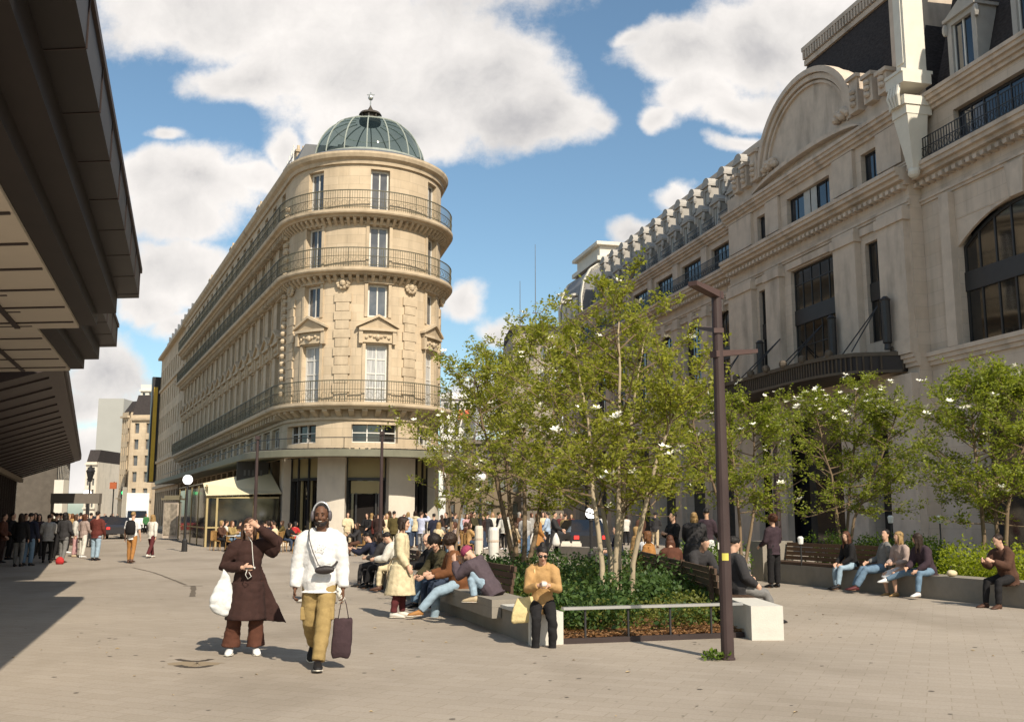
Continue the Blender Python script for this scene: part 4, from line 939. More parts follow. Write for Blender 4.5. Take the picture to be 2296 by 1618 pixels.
# stone bench, wall and hedge on the right
p0=gnd(1690,1300); p1=gnd(2300,1364); d=(p1-p0).normalized(); u=Vector((d.x,d.y)); n=Vector((u.y,-u.x)); 
if n.y>0: n=-n
FB=Frame((p0.x,p0.y),u,n); LB=(p1-p0).length+2.5
SB=thing('stone_bench','long low dark stone bench wall in front of the right hand hedge','bench',FB(LB/2,-.3,0))
o=MB(); o.fbox(FB,.5,LB,-.6,0,0,.46); o.build('base',M_stone,SB)
o=MB(); o.fbox(FB,-.05,.495,-.9,.04,0,1.0); o.build('end_block',M_stone,SB)
o=MB()
for k in range(5): o.fbox(FB,.55,4.3,-.56+.11*k,-.47+.11*k,.465,.53)
o.build('seat',M_wood,SB)
o=MB()
for k in range(4): o.fbox(FB,.55,4.3,-.66-.02*k,-.61-.02*k,.55+.11*k,.645+.11*k)
o.build('backrest',mat('warm_wood',(.16,.085,.045),rough=.6,var=.3,scale=6,stretch=(1,6,6)),SB)
o=MB(); o.fbox(FB,.5,LB,-7.5,-.62,0,.40); tag(o.build('hedge_bed',mat('bed_earth',(.06,.045,.03),rough=.95,var=.4,scale=6)),kind='structure')
# low walls in the middle distance
for (a,b,h,lab) in (((1252,1253),(1392,1262),.48,'low dark stone wall behind the planting bed by the street'),):
    q0=gnd(*a); q1=gnd(*b); u=Vector((q1.x-q0.x,q1.y-q0.y)).normalized(); F=Frame((q0.x,q0.y),u,Vector((u.y,-u.x))); o=MB(); o.fbox(F,0,(q1-q0).length,-.5,0,0,h); tag(o.build('low_wall',M_stone),lab,'wall')
# ------------------------------------------------------------------ lamp posts
LP=thing('lamp_post','tall rust brown square post with two flat angled arms in front of the bed','lamp post',gnd(1632,1478))
b0=gnd(1632,1478); top=at(1609,655,b0.y+.02).z
M_post=mat('rust_post',(.052,.034,.032),rough=.55,var=.15,scale=3,stain=((.03,.018,.018),3,(1,1,.3),.6))
M_post2=mat('rust_post_light',(.075,.045,.040),rough=.6,var=.15,scale=3)
o=MB(); w=.078
prof=[]; 
o.lathe((b0.x,b0.y),[(0,0),(.078,0),(.074,top*.5),(.062,top),(0,top)],14)
o.build('pole',M_post,LP,smooth=False)
o=MB(); o.lathe((b0.x,b0.y),[(.09,0),(.09,.02),(.078,.03)],14); o.build('base_plate',M_post,LP)
def arm(px0,py0,px1,py1,Y1,th):
    a=at(px0,py0,b0.y); c=at(px1,py1,Y1); a=Vector((b0.x,b0.y,a.z)); m=MB(); dd=(c-a).normalized(); s=dd.cross(Vector((0,0,1))).normalized()*.06; h=Vector((0,0,th))
    st=a-dd*.08
    m.add([st-s,st+s,c+s,c-s,st-s+h,st+s+h,c+s+h*.6,c-s+h*.6],[(0,1,2,3),(4,7,6,5),(0,4,5,1),(1,5,6,2),(2,6,7,3),(3,7,4,0)]); m.build('arm',M_post2,LP)
arm(1609,668,1553,640,b0.y-.45,.09); arm(1612,800,1692,792,b0.y+.3,.08); arm(1611,745,1575,738,b0.y+.8,.06)
o=MB(); o.lathe((b0.x,b0.y),[(.0782,1.15),(.0782,1.235)],8,rad(235),rad(295)); o.build('sticker',mat('yellow_sticker',(.55,.48,.10),rough=.6,var=.2),LP)
o=MB(); o.box(b0.x-.085,b0.x-.072,b0.y-.05,b0.y-.02,1.28,1.36); o.build('sticker',M_stonew,LP)
M_bulb=mat('lamp_globe',(.8,.8,.8),rough=.3,var=0,emit=(1,.97,.92),estr=2.2)
M_globe=mat('opal_globe',(.75,.74,.72),rough=.25,var=0)
def globe_lamp(px,py,Y,r,label,m,foot=None):
    c=at(px,py,Y); t=thing('globe_lamp',label,'street lamp',(c.x,c.y,0))
    o=MB(); o.tube([(c.x,c.y,0),(c.x,c.y,c.z-r)],.055,8); o.lathe((c.x,c.y),[(0,0),(.14,0),(.12,.5),(.05,.6)],10); o.build('post',M_iron,t)
    o=MB(); o.ball((c.x,c.y,c.z),r,14,10); o.build('globe',m,t,smooth=True)
    o=MB(); o.lathe((c.x,c.y),[(0,c.z-r-.05),(.1,c.z-r-.05),(.08,c.z-r+.06),(0,c.z-r+.06)],10); o.build('collar',M_iron,t)
globe_lamp(421,1075,46,.22,'bright white globe lamp beside the long street front',M_bulb)
globe_lamp(1325,1150,31,.17,'bright white globe lamp among the magnolia stems',M_bulb)
globe_lamp(1078,1069,44,.24,'unlit opal globe lamp behind the left magnolia',M_globe)
globe_lamp(196,1106,75,.28,'small pale globe lamp far down the left street',M_bulb)
def slim(px,y0,Y,lab,foot=0):
    a=at(px,y0,Y); t=thing('slim_post',lab,'post',(a.x,a.y,0)); o=MB(); o.lathe((a.x,a.y),[(0,0),(.09,0),(.08,a.z*.5),(.06,a.z),(0,a.z)],10); o.build('pole',M_post,t)
    o=MB(); o.box(a.x-.1,a.x+.1,a.y-.1,a.y+.1,a.z,a.z+.16); o.build('cap',M_post,t); return t
slim(578,985,46,'slim brown post before the cream awning'); slim(857,975,44,'slim brown post before the cafe door'); slim(1738,1000,27,'slim brown post behind the woman in black at the right')
for px,lab in ((1997,'small white path light in the hedge above the seated group'),(2107,'small white path light in the hedge right of the other one'),(1795,'low white marker standing in the hedge behind the woman in black')):
    a=at(px,1166 if px>1800 else 1213,24.5); t=thing('path_light',lab,'path light',(a.x,a.y,.4)); o=MB(); o.tube([(a.x,a.y,.38),(a.x,a.y,a.z-.05)],.02,6); o.build('stem',M_iron,t)
    o=MB(); o.lathe((a.x,a.y),[(0,a.z-.08),(.06,a.z-.06),(.075,a.z+.08),(.04,a.z+.12),(0,a.z+.12)],10); o.build('head',M_globe,t)
sl_=at(203,1060,70); t=thing('old_lantern','old dark lantern street lamp before the pale tall building','street lamp',(sl_.x,sl_.y,0))
o=MB(); o.tube([(sl_.x,sl_.y,0),(sl_.x,sl_.y,sl_.z-.6)],[.12,.06],8); o.lathe((sl_.x,sl_.y),[(0,0),(.25,0),(.2,1.0),(.1,1.1)],8); o.build('post',M_iron,t)
o=MB(); o.lathe((sl_.x,sl_.y),[(.12,sl_.z-.6),(.3,sl_.z+.1),(.34,sl_.z+.12),(.1,sl_.z+.45),(0,sl_.z+.6)],6); o.build('lantern',M_iron,t)
# ------------------------------------------------------------------ kiosk, van, car, bins, terrace
K=gnd(448,1206)+Vector((0,-4,0)); kf=Frame((K.x-1.25,K.y),Vector((.93,-.37)),Vector((-.37,-.93)))
KO=thing('newsstand','newsstand kiosk covered in mottled posters beside the street front','kiosk',kf(1.2,0,0))
o=MB(); o.fbox(kf,0,1.2,-.6,0,.1,2.5); o.fbox(kf,1.55,3.2,-.6,0,.05,2.6); o.build('body',M_greyt,KO)
o=MB(); o.fbox(kf,-.15,3.35,-.75,.15,2.6,2.72); o.fbox(kf,0,3.2,-.6,0,2.72,2.9); o.build('roof',mat('kiosk_roof',(.2,.17,.11),rough=.7),KO)
pm=mat('poster_mottle',(.32,.27,.21),rough=.6,var=.6,scale=4,var2=.3,scale2=1.5)
for a,b in ((.08,1.12),(1.63,3.12)):
    o=MB(); o.fbox(kf,a,b,.0,.03,.3,2.35); o.build('poster',pm,KO)
def wheels(F,xs,w,r,parent):
    for x in xs:
        for q in (-w,w):
            o=MB(); c=F(x,q,r); n=F.n
            o.tube([Vector(c)-Vector((n.x,n.y,0))*.11,Vector(c)+Vector((n.x,n.y,0))*.11],r,16); wo=o.build('wheel',mat('tyre',(.015,.015,.015),rough=.9),parent)
            o=MB(); o.tube([Vector(c)-Vector((n.x,n.y,0))*.12,Vector(c)+Vector((n.x,n.y,0))*.12],r*.55,12); o.build('rim',mat('rim',(.35,.35,.36),rough=.3,metal=.8),wo,world=False)
V=at(308,1151,92); vu=Vector((-.386,.922)).normalized(); FV=Frame((V.x,V.y),vu,Vector((.922,.386)))
VN=thing('delivery_van','white box van parked in the left hand street','van',FV(2,0,0))
M_vw=mat('van_white',(.72,.74,.74),rough=.4,var=.05,scale=1)
o=MB(); o.fbox(FV,1.4,6.2,-1.02,1.02,.7,3.6); o.build('box_body',M_vw,VN)
o=MB(); o.sweep(FV,0,1,[(-.95,.5),(.95,.5),(.95,1.25),(.88,2.0),(-.88,2.0),(-.95,1.25)],1)
o.v=[]; o.f=[]; o.m=[]
P=[]; 
for d in (-.95,.95): P+= [FV(-.25,d,.45),FV(1.38,d,.45),FV(1.38,d*.94,2.0),FV(.75,d*.92,2.0),FV(.1,d*.97,1.3),FV(-.25,d,1.05)]
o.add(P,[(0,1,2,3,4,5),(11,10,9,8,7,6)]+[(i,6+i,6+(i+1)%6,(i+1)%6) for i in range(6)]); o.build('cab',M_vw,VN)
o=MB(); o.add([FV(.085,-.86,1.33),FV(.085,.86,1.33),FV(.70,.82,1.95),FV(.70,-.82,1.95)],[(0,1,2,3)]); o.v=[tuple(Vector(p)+Vector((-vu.x*.03,-vu.y*.03,.02))) for p in o.v]; o.build('windscreen',M_glassd,VN)
for q in (-.7,.7): o=MB(); o.fbox(FV,-.30,-.25,q-.16,q+.16,.75,.95); o.build('headlight',M_globe,VN)
o=MB(); o.fbox(FV,-.31,-.24,-.5,.5,.5,.72); o.build('grille',M_iron,VN)
wheels(FV,(.6,4.2),.85,.36,VN)
def car(px,Y,ang,col,label,z=0,name='parked_car'):
    c=at(px,1151,Y); u=Vector((math.cos(ang),math.sin(ang))); F=Frame((c.x,c.y),u,Vector((u.y,-u.x))); t=thing(name,label,'car',(c.x,c.y,0))
    m=mat('car_'+str(col),col,rough=.3,var=.05,spec=.6)
    o=MB(); prof=[(-2.1,.35),(2.1,.35),(2.15,.7),(1.6,.88),(1.0,.95),(-1.9,.95),(-2.15,.8)]
    vs=[F(a,d,zz) for d in (-.85,.85) for a,zz in prof]; nn=len(prof); o.add(vs,[tuple(range(nn)),tuple(range(2*nn-1,nn-1,-1))]+[(i,nn+i,nn+(i+1)%nn,(i+1)%nn) for i in range(nn)]); o.build('body',m,t)
    o=MB(); prof=[(-1.85,.94),(1.1,.94),(.35,1.42),(-1.3,1.45)]; vs=[F(a,d*(.78 if zz<1 else .62),zz) for d in (-1,1) for a,zz in prof]; nn=4; o.add(vs,[tuple(range(nn)),tuple(range(2*nn-1,nn-1,-1))]+[(i,nn+i,nn+(i+1)%nn,(i+1)%nn) for i in range(nn)]); o.build('cabin',M_glassd,t)
    for q in (-.6,.6):
        o=MB(); o.fbox(F,-2.17,-2.10,q-.10,q+.10,.66,.80); o.build('tail_light',mat('tail_red',(.7,.02,.02),rough=.3,var=0,emit=(1,.04,.03),estr=1.5),t)
    wheels(F,(-1.3,1.35),.78,.32,t)
car(1300,44,rad(98),(.02,.02,.022),'black car with a glowing red tail light in the street behind the bed')
car(268,70,rad(110),(.03,.03,.035),'dark car waiting left of the white van in the far street')
car(240,84,rad(112),(.16,.03,.025),'dull red car far down the left street'); car(222,96,rad(112),(.30,.31,.32),'pale grey car farthest down the left street')
tl=at(278,1104,74); t=thing('traffic_light','traffic light showing green left of the white van','traffic light',(tl.x,tl.y,0)); o=MB(); o.tube([(tl.x,tl.y,0),(tl.x,tl.y,tl.z)],.06,6); o.build('pole',M_iron,t); o=MB(); o.box(tl.x-.16,tl.x+.16,tl.y-.1,tl.y+.1,tl.z-.45,tl.z+.45); o.build('case',M_iron,t)
o=MB(); o.ball((tl.x,tl.y-.1,tl.z),(.15,.06,.15),10,6); o.build('green_lamp',mat('green_lamp',(.02,.4,.12),rough=.3,var=0,emit=(.03,.9,.25),estr=1.6),t)
tl=at(254,1088,92); o=MB(); o.box(tl.x-.3,tl.x+.3,tl.y-.08,tl.y+.08,tl.z-.3,tl.z+.3); ob=o.build('shop_board',mat('orange_board',(.42,.12,.05),rough=.6)); o=MB(); o.tube([(tl.x,tl.y+.15,0),(tl.x,tl.y+.15,tl.z+.35)],.06,6); o.build('post',M_iron,ob); tag(ob,'small orange board hung on a post far down the left street','sign')
o=MB(); q_=at(160,1151,60); o.box(q_.x-1.3,q_.x+1.6,60,60.4,2.3,2.9); o.box(q_.x-1.3,q_.x-1.2,60.1,60.3,0,2.3); o.box(q_.x+1.5,q_.x+1.6,60.1,60.3,0,2.3); tag(o.build('shelter_frame',mat('shelter_grey',(.16,.14,.12),rough=.6)),'grey shelter frame behind the queue by the bright pillar','shelter')
def bin_(px,py0,py1,Y,label,m,r=.23):
    c=at(px,1151,Y); h=at(px,py0,Y).z; t=thing('litter_bin',label,'bin',(c.x,c.y,0)); o=MB(); o.lathe((c.x,c.y),[(0,0),(r*.85,0),(r,h*.5),(r,h*.92),(r*.8,h),(0,h)],14); o.build('body',m,t,smooth=False)
    o=MB(); o.lathe((c.x,c.y),[(r*1.02,h*.60),(r*1.05,h*.63),(r*1.02,h*.66)],14); o.build('band',M_greyt,t)
bin_(1074,1178,1217,36,'cream stone bollard left of the white bin behind the bed',M_pale,.15); bin_(1107,1181,1225,34,'bright white rounded bin standing behind the bed',M_winframe,.18)
for px,lab in ((1268,'left one of the two small pale blocks by the black car'),(1291,'right one of the two small pale blocks by the black car')):
    c=at(px,1151,40); o=MB(); o.box(c.x-.2,c.x+.2,c.y-.2,c.y+.2,0,.55); o.box(c.x-.16,c.x+.16,c.y-.16,c.y+.16,.55,.62); tag(o.build('stone_block',M_pale),lab,'bollard')
# bistro tables and chairs of the terrace
M_rattan=mat('rattan',(.30,.17,.06),rough=.7,var=.3,scale=20)
def chair0():
    t=thing('bistro_chair','woven rattan bistro chair facing its round table on the terrace','chair',(0,0,0),0,'bistro chairs of the cafe terrace')
    o=MB(); o.lathe((0,0),[(0,.43),(.2,.43),(.21,.45),(.2,.47),(0,.47)],12); o.build('seat',M_rattan,t)
    o=MB()
    for i in range(6):
        a=rad(-60+24*i); o.box(.2*math.sin(a)-.03,.2*math.sin(a)+.03,.2*math.cos(a)-.012,.2*math.cos(a)+.012,.47,.86)
    o.tube([(.21*math.sin(rad(x)),.21*math.cos(rad(x)),.86+.03*math.cos(rad(x))) for x in range(-70,71,20)],.018,6); o.build('backrest',M_rattan,t)
    for x,y in ((-.16,-.15),(.16,-.15),(-.16,.16),(.16,.16)): o=MB(); o.tube([(x*1.15,y*1.15,0),(x,y,.43)],.014,6); o.build('leg',M_rattan,t)
    return t
def table0():
    t=thing('bistro_table','small round bistro table with a pale top on the cafe terrace','table',(0,0,0),0,'round tables of the cafe terrace')
    o=MB(); o.lathe((0,0),[(0,.71),(.3,.71),(.3,.735),(0,.735)],18); o.build('table_top',M_winframe,t)
    o=MB(); o.tube([(0,0,.03),(0,0,.71)],.03,8); o.build('leg',M_iron,t)
    o=MB(); o.lathe((0,0),[(0,0),(.22,0),(.2,.03),(.04,.05),(0,.05)],14); o.build('base',M_iron,t); return t
C0=chair0(); T0=table0(); used_c=[0]; used_t=[0]
def put_chair(x,y,rz,label=None):
    o=C0 if not used_c[0] else copy_tree(C0); used_c[0]=1; o.location=(x,y,0); o.rotation_euler=(0,0,rz)
    if label: o['label']=label
    return o
def put_table(x,y,label=None):
    o=T0 if not used_t[0] else copy_tree(T0); used_t[0]=1; o.location=(x,y,0)
    if label: o['label']=label
    return o
# ------------------------------------------------------------------ foliage
def leaf_mesh(P,size,up=.4,wr=.5,seed=0,droop=.0):
    """n small folded leaves at points P"""
    r=np.random.default_rng(seed); n=len(P); P=np.asarray(P,dtype=np.float64)
    d=r.normal(size=(n,3)); d[:,2]=d[:,2]*.6+up*.5-droop; d/=np.linalg.norm(d,axis=1)[:,None]
    k=r.normal(size=(n,3)); k[:,2]+=.8; s=np.cross(d,k); s/=np.linalg.norm(s,axis=1)[:,None]; nn=np.cross(s,d)
    L=(size*r.uniform(.6,1.35,n))[:,None]
    a=P; b=P+d*L*.5+s*L*wr*.5+nn*L*.12; c=P+d*L; e=P+d*L*.5-s*L*wr*.5+nn*L*.12
    V=np.stack([a,b,c,e],1).reshape(-1,3); F=np.arange(n*4).reshape(-1,4); return V,F
def np_mesh(name,V,F,m,parent=None,world=True):
    me=bpy.data.meshes.new(name); nv=len(V); nf=len(F); k=F.shape[1]
    me.vertices.add(nv); me.vertices.foreach_set('co',np.asarray(V,dtype=np.float32).ravel()); me.loops.add(nf*k); me.loops.foreach_set('vertex_index',F.astype(np.int32).ravel())
    me.polygons.add(nf); me.polygons.foreach_set('loop_start',np.arange(0,nf*k,k,dtype=np.int32)); me.polygons.foreach_set('loop_total',np.full(nf,k,dtype=np.int32)) if False else None
    me.update(calc_edges=True); me.validate(); me.materials.append(m); return link(name,me,parent,world)
M_leaf=leafmat('magnolia_leaf',(.19,.215,.030),(.37,.37,.065),.55)
M_leaf2=leafmat('magnolia_leaf_deep',(.14,.18,.02),(.29,.32,.045),.5)
M_bark=mat('pale_bark',(.36,.29,.20),rough=.85,var=.25,scale=8,bump=.3,bscale=40,stretch=(1,1,.3))
M_barkd=mat('brown_bark',(.17,.12,.075),rough=.85,var=.3,scale=8,stretch=(1,1,.3))
M_petal=mat('white_petal',(.80,.77,.66),rough=.6,var=.04)
def magnolia(label,stems,seed,nb=22,twigs=6,per=13,leaf=.078,blen=1.5,rs=.05,start=.08,flowers=30,lm=None,group=None,squash=1.0,zmin=2.0,bark=None,fsel=None,crown=None):
    rr=random.Random(seed); base=Vector(stems[0][0]); t=thing('magnolia_tree',label,'tree',(base.x,base.y,base.z),0,group)
    tb=MB(); br=MB(); LP=[]; FL_=[]
    for st in stems:
        st=[Vector(p) for p in st]; pts=[]
        if st[0].z>.3: st=[Vector((st[0].x,st[0].y,.03))]+st
        K=9
        for i in range(K+1):
            f=i/K*(len(st)-1); j=min(int(f),len(st)-2); p=st[j].lerp(st[j+1],f-j)
            pts.append(p+Vector((rr.uniform(-1,1),rr.uniform(-1,1),0))*(.035 if 0<i<K else 0))
        H=(pts[-1]-pts[0]).length
        tb.tube(pts,[rs*(1-i/K)**.8+.007 for i in range(K+1)],7)
        for bi in range(nb):
            f=start+(1-start)*((bi+rr.random())/nb); q=f*K; j=min(int(q),K-1); p=pts[j].lerp(pts[j+1],q-j)
            if p.z<zmin: continue
            az=rr.random()*2*PI; up=rr.uniform(-.35,.75) if p.z<zmin+1.3 else rr.uniform(.05,.85); env=math.sin(PI*min(1,.40+.56*max(0,(p.z-zmin)/(pts[-1].z-zmin))))**.7 if crown is None else crown((f-start)/(1-start))
            ln=blen*(.45+.75*rr.random())*env+.12
            dr=Vector((math.cos(az),math.sin(az)*squash,up)).normalized(); bp=[p]; d=dr.copy()
            for k in range(4):
                d=(d+Vector((rr.uniform(-.25,.25),rr.uniform(-.25,.25),.06))).normalized(); bp.append(bp[-1]+d*ln/4)
            br.tube(bp,[.016,.012,.009,.006,.003],5)
            for tw in range(twigs):
                g=.25+.75*(tw+rr.random())/twigs; qq=g*4; jj=min(int(qq),3); o=bp[jj].lerp(bp[jj+1],qq-jj)
                td=(d*.5+Vector((rr.gauss(0,.6),rr.gauss(0,.6),rr.gauss(.25,.45)))).normalized(); tl=rr.uniform(.15,.45)*min(1,ln)
                e=o+td*tl; br.tube([o,e],[.005,.002],3)
                for k in range(rr.randint(int(per*.5),int(per*1.3))):
                    h=rr.random(); c=o.lerp(e,.15+.9*h); LP.append((c.x+rr.gauss(0,.045),c.y+rr.gauss(0,.045),c.z+rr.gauss(0,.04)))
                if rr.random()<.5: FL_.append(e)
    tb.build('trunk',bark or M_bark,t,smooth=True); br.build('branches',M_barkd,t)
    V,F=leaf_mesh(LP,leaf,seed=seed); np_mesh('crown',V,F,lm or M_leaf,t)
    if flowers:
        if fsel: FL_.sort(key=fsel); FL_=FL_[:int(flowers*2.5)]
        rr.shuffle(FL_)
        for c in FL_[:flowers]:
            fm=MB()
            for cl in range(rr.choice((1,1,1,2,3))):
                cc=c+Vector((rr.gauss(0,.06),rr.gauss(0,.06),rr.gauss(.02,.05)))*(1 if cl else 0)
                n=6; tilt=Vector((rr.gauss(0,.3),rr.gauss(-.2,.3),1)).normalized(); x=tilt.orthogonal().normalized(); y=tilt.cross(x)
                R=rr.uniform(.06,.115)
                for k in range(n):
                    a=2*PI*k/n; dd=x*math.cos(a)+y*math.sin(a); ss=x*-math.sin(a)+y*math.cos(a)
                    fm.add([cc,cc+dd*R*.6+ss*R*.28+tilt*R*.35,cc+dd*R+tilt*R*.55,cc+dd*R*.6-ss*R*.28+tilt*R*.35],[(0,1,2,3)])
            fm.build('flower',M_petal,t)
    return t
GT='magnolias in the square'
def S(Y,*px): # stem through picture sight lines at a given distance
    return [at(x,y,Y+dy) for x,y,dy in px]
magnolia('central magnolia with several pale bare stems rising from the shrubs',[
    S(16.6,(1352,1330,0),(1338,1150,.1),(1318,960,.3),(1290,770,.2)),
    S(16.9,(1383,1330,0),(1383,1100,0),(1386,850,.0),(1392,668,.0)),
    S(17.2,(1388,1330,0),(1396,1080,.3),(1420,880,.5),(1448,740,.8)),
    S(16.8,(1412,1320,0),(1440,1150,-.1),(1490,980,-.2),(1540,840,-.4)),
    S(17.6,(1375,1310,0),(1350,1100,.6),(1250,930,1.2),(1215,800,1.6))],21,nb=44,twigs=9,per=22,blen=1.95,zmin=1.6,rs=.055,flowers=40,group=GT,start=.05)
magnolia('left magnolia with dark slender trunks between the bed and the crowd',[
    S(22.0,(1172,1262,0),(1176,1120,.1),(1172,950,.3),(1195,745,.2)),
    S(21.6,(1150,1258,0),(1128,1130,-.2),(1085,960,-.4),(1060,830,-.5)),
    S(22.5,(1185,1262,0),(1215,1120,.3),(1240,930,.6),(1260,760,.8)),
    S(23.2,(1160,1258,0),(1140,1120,.3),(1125,960,.4),(1128,800,.5))],33,nb=48,twigs=9,per=24,blen=2.2,zmin=1.75,rs=.07,flowers=55,group=GT,bark=M_barkd,start=.05)
magnolia('small white flowering magnolia at the left end before the tower',[
    S(31,(1014,1235,0),(1010,1130,0),(990,1030,.2),(985,960,.2)),S(31,(1020,1235,0),(1040,1120,.2),(1060,1020,.4),(1075,930,.5))],45,nb=36,twigs=9,per=21,blen=1.8,zmin=1.8,rs=.05,flowers=80,group=GT,bark=M_barkd,start=.08,
    fsel=lambda p:p.x)
magnolia('leafy magnolia standing behind the tall lamp post',[
    S(23,(1660,1290,0),(1655,1150,0),(1640,1000,.2),(1620,905,.2)),S(23,(1668,1290,0),(1690,1160,.2),(1690,1020,.4),(1690,930,.4)),S(22.4,(1655,1290,0),(1620,1150,-.2),(1570,1000,-.3),(1545,900,-.3))],57,nb=44,twigs=9,per=22,blen=1.75,zmin=1.7,rs=.045,flowers=26,group=GT,bark=M_barkd,lm=M_leaf2)
magnolia('white flowering magnolia behind the hedge over the seated group',[
    S(27,(1885,1200,0),(1870,1090,0),(1840,980,.1),(1825,900,0)),S(27,(1895,1200,0),(1905,1080,.2),(1915,960,.3),(1920,870,.2)),S(26.6,(1905,1200,0),(1945,1090,-.1),(1990,990,-.2),(2010,930,-.2))],63,nb=48,twigs=9,per=24,blen=2.05,zmin=1.6,rs=.045,flowers=90,group=GT,bark=M_barkd,lm=M_leaf2,
    fsel=lambda p:-p.z)
magnolia('magnolia at the far right edge behind the yellow lit hedge',[
    S(22,(2205,1190,0),(2195,1050,0),(2180,940,.1),(2165,870,0)),S(22,(2232,1190,0),(2235,1040,.2),(2240,920,.3),(2245,840,.2)),S(21.6,(2250,1190,0),(2280,1050,-.1),(2320,930,-.2),(2340,860,-.2))],71,nb=50,twigs=9,per=24,blen=2.1,zmin=1.4,rs=.05,flowers=26,group=GT,bark=M_barkd,lm=M_leaf2)
magnolia('slender magnolia between the post and the flowering tree',[S(29,(1740,1240,0),(1735,1120,0),(1740,1010,.1),(1735,960,0))],83,nb=26,twigs=7,per=14,blen=1.2,rs=.035,flowers=12,group=GT,bark=M_barkd,lm=M_leaf2)
# planting of the bed and hedges
def inpoly(x,y,poly):
    c=False; n=len(poly)
    for i in range(n):
        x0,y0=poly[i]; x1,y1=poly[i-1]
        if (y0>y)!=(y1>y) and x<(x1-x0)*(y-y0)/(y1-y0)+x0: c=not c
    return c
def cover(name,poly,h0,h1,n,leaf,m,seed,lump=1.1,kind='stuff',label=None,cat=None,minz=.08):
    rr=random.Random(seed); xs=[p[0] for p in poly]; ys=[p[1] for p in poly]; cl=[]
    area=(max(xs)-min(xs))*(max(ys)-min(ys))
    while len(cl)<int(area*2.2)+4:
        x=rr.uniform(min(xs),max(xs)); y=rr.uniform(min(ys),max(ys))
        if inpoly(x,y,poly): cl.append((x,y,rr.uniform(.28,.55)*lump,rr.uniform(h0,h1)))
    P=[]
    while len(P)<n:
        x,y,r,h=rr.choice(cl); a=rr.random()*2*PI; q=math.sqrt(rr.random()); X=x+r*q*math.cos(a); Y=y+r*q*math.sin(a)
        if not inpoly(X,Y,poly): continue
        top=h*math.sqrt(max(0.05,1-q*q*.8)); P.append((X,Y,max(minz,top*(rr.random()**.45))))
    V,F=leaf_mesh(P,leaf,seed=seed,up=.9,wr=.55); o=np_mesh(name,V,F,m)
    tag(o,label,cat,None,kind if not label else None); return o
M_shrub=leafmat('shrub_leaf',(.04,.085,.024),(.11,.17,.05),.35); M_shrub2=leafmat('shrub_leaf_light',(.11,.13,.025),(.20,.21,.05),.4)
M_hedge=leafmat('hedge_leaf',(.05,.10,.012),(.14,.20,.022),.35); M_hedgel=leafmat('hedge_leaf_lit',(.20,.25,.018),(.36,.40,.04),.5)  # second hedge leaf is a lit copy: sunlight put into its colour
front=[(c1.x+.15,c1.y+.38),(c1.x-.9,c1.y+3.6),(3.2,17.6),(c4.x-.05,c4.y+.35)]
mid=[(c1.x-1.0,c1.y+3.3),(c2.x+.1,c2.y),(c3.x-.3,c3.y+.5),(3.2,17.3)]
cover('shrubs',front,.40,.80,9500,.085,M_shrub,5)
cover('ground_plants',front,.30,.62,4200,.06,M_shrub2,6)
cover('shrubs',mid,.55,1.02,16000,.085,M_shrub,7); cover('ground_plants',mid,.4,.9,4500,.06,M_shrub2,8)
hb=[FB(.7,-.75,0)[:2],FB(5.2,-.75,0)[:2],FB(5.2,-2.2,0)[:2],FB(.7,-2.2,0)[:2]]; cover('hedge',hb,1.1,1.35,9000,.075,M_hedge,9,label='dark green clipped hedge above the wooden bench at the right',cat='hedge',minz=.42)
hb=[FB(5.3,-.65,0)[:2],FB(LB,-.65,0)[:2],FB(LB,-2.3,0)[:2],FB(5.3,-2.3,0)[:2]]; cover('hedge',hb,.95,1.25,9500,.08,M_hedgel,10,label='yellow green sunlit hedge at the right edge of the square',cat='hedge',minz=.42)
hb=[(4.9,25.5),(6.2,25.5),(6.2,30),(4.9,30)]; cover('hedge',hb,.8,1.1,3500,.08,M_hedge,12,label='dark hedge clump left of the stone end wall beside the post',cat='hedge',minz=.05)
cover('weed_tuft',[(b0.x-.28,b0.y-.12),(b0.x+.05,b0.y-.12),(b0.x+.05,b0.y+.1),(b0.x-.28,b0.y+.1)],.06,.12,160,.05,M_hedge,13,lump=.25,label='small green weed tuft at the foot of the tall post',cat='weeds',minz=.01)
# ------------------------------------------------------------------ people
BAKE=[]
def remesh(mb,name,m,parent,vox,smooth=3,noise=0.0,world=False):
    me=mb.mesh(name); me.materials.append(m); o=link(name,me,parent,world)
    r=o.modifiers.new('r','REMESH'); r.mode='VOXEL'; r.voxel_size=vox; r.use_smooth_shade=True
    if smooth: s=o.modifiers.new('s','SMOOTH'); s.factor=.5; s.iterations=smooth
    BAKE.append((o,noise)); return o
def bake():
    bpy.context.view_layer.update(); dg=bpy.context.evaluated_depsgraph_get()
    for o,noise in BAKE:
        ev=o.evaluated_get(dg); me=bpy.data.meshes.new_from_object(ev); old=o.data
        if len(me.vertices)==0: o.modifiers.clear(); continue
        if noise>0:
            n=len(me.vertices); co=np.empty(n*3,dtype=np.float32); me.vertices.foreach_get('co',co); co=co.reshape(-1,3)
            nr=np.empty(n*3,dtype=np.float32); me.vertices.foreach_get('normal',nr); nr=nr.reshape(-1,3)
            r=np.random.default_rng(abs(hash(o.name))%9999); d=np.zeros(n)
            for k in range(6):
                w=r.normal(size=3)*np.array([18,18,26])*(1+.25*k)*.55; d+=np.sin(co@w+r.random()*6.28)/(1+.18*k)
            # folds: ridged so that creases read
            d=np.sqrt(d*d+.12)/2.6-.4
            co+=nr*(d[:,None]*noise).astype(np.float32); me.vertices.foreach_set('co',co.ravel()); me.update()
        o.modifiers.clear(); o.data=me; bpy.data.meshes.remove(old)
def cloth(name,col,rough=.9,var=.20,bump=.30): return mat('cloth_'+name,col,rough=rough,var=var,scale=14,bump=bump,bscale=26)
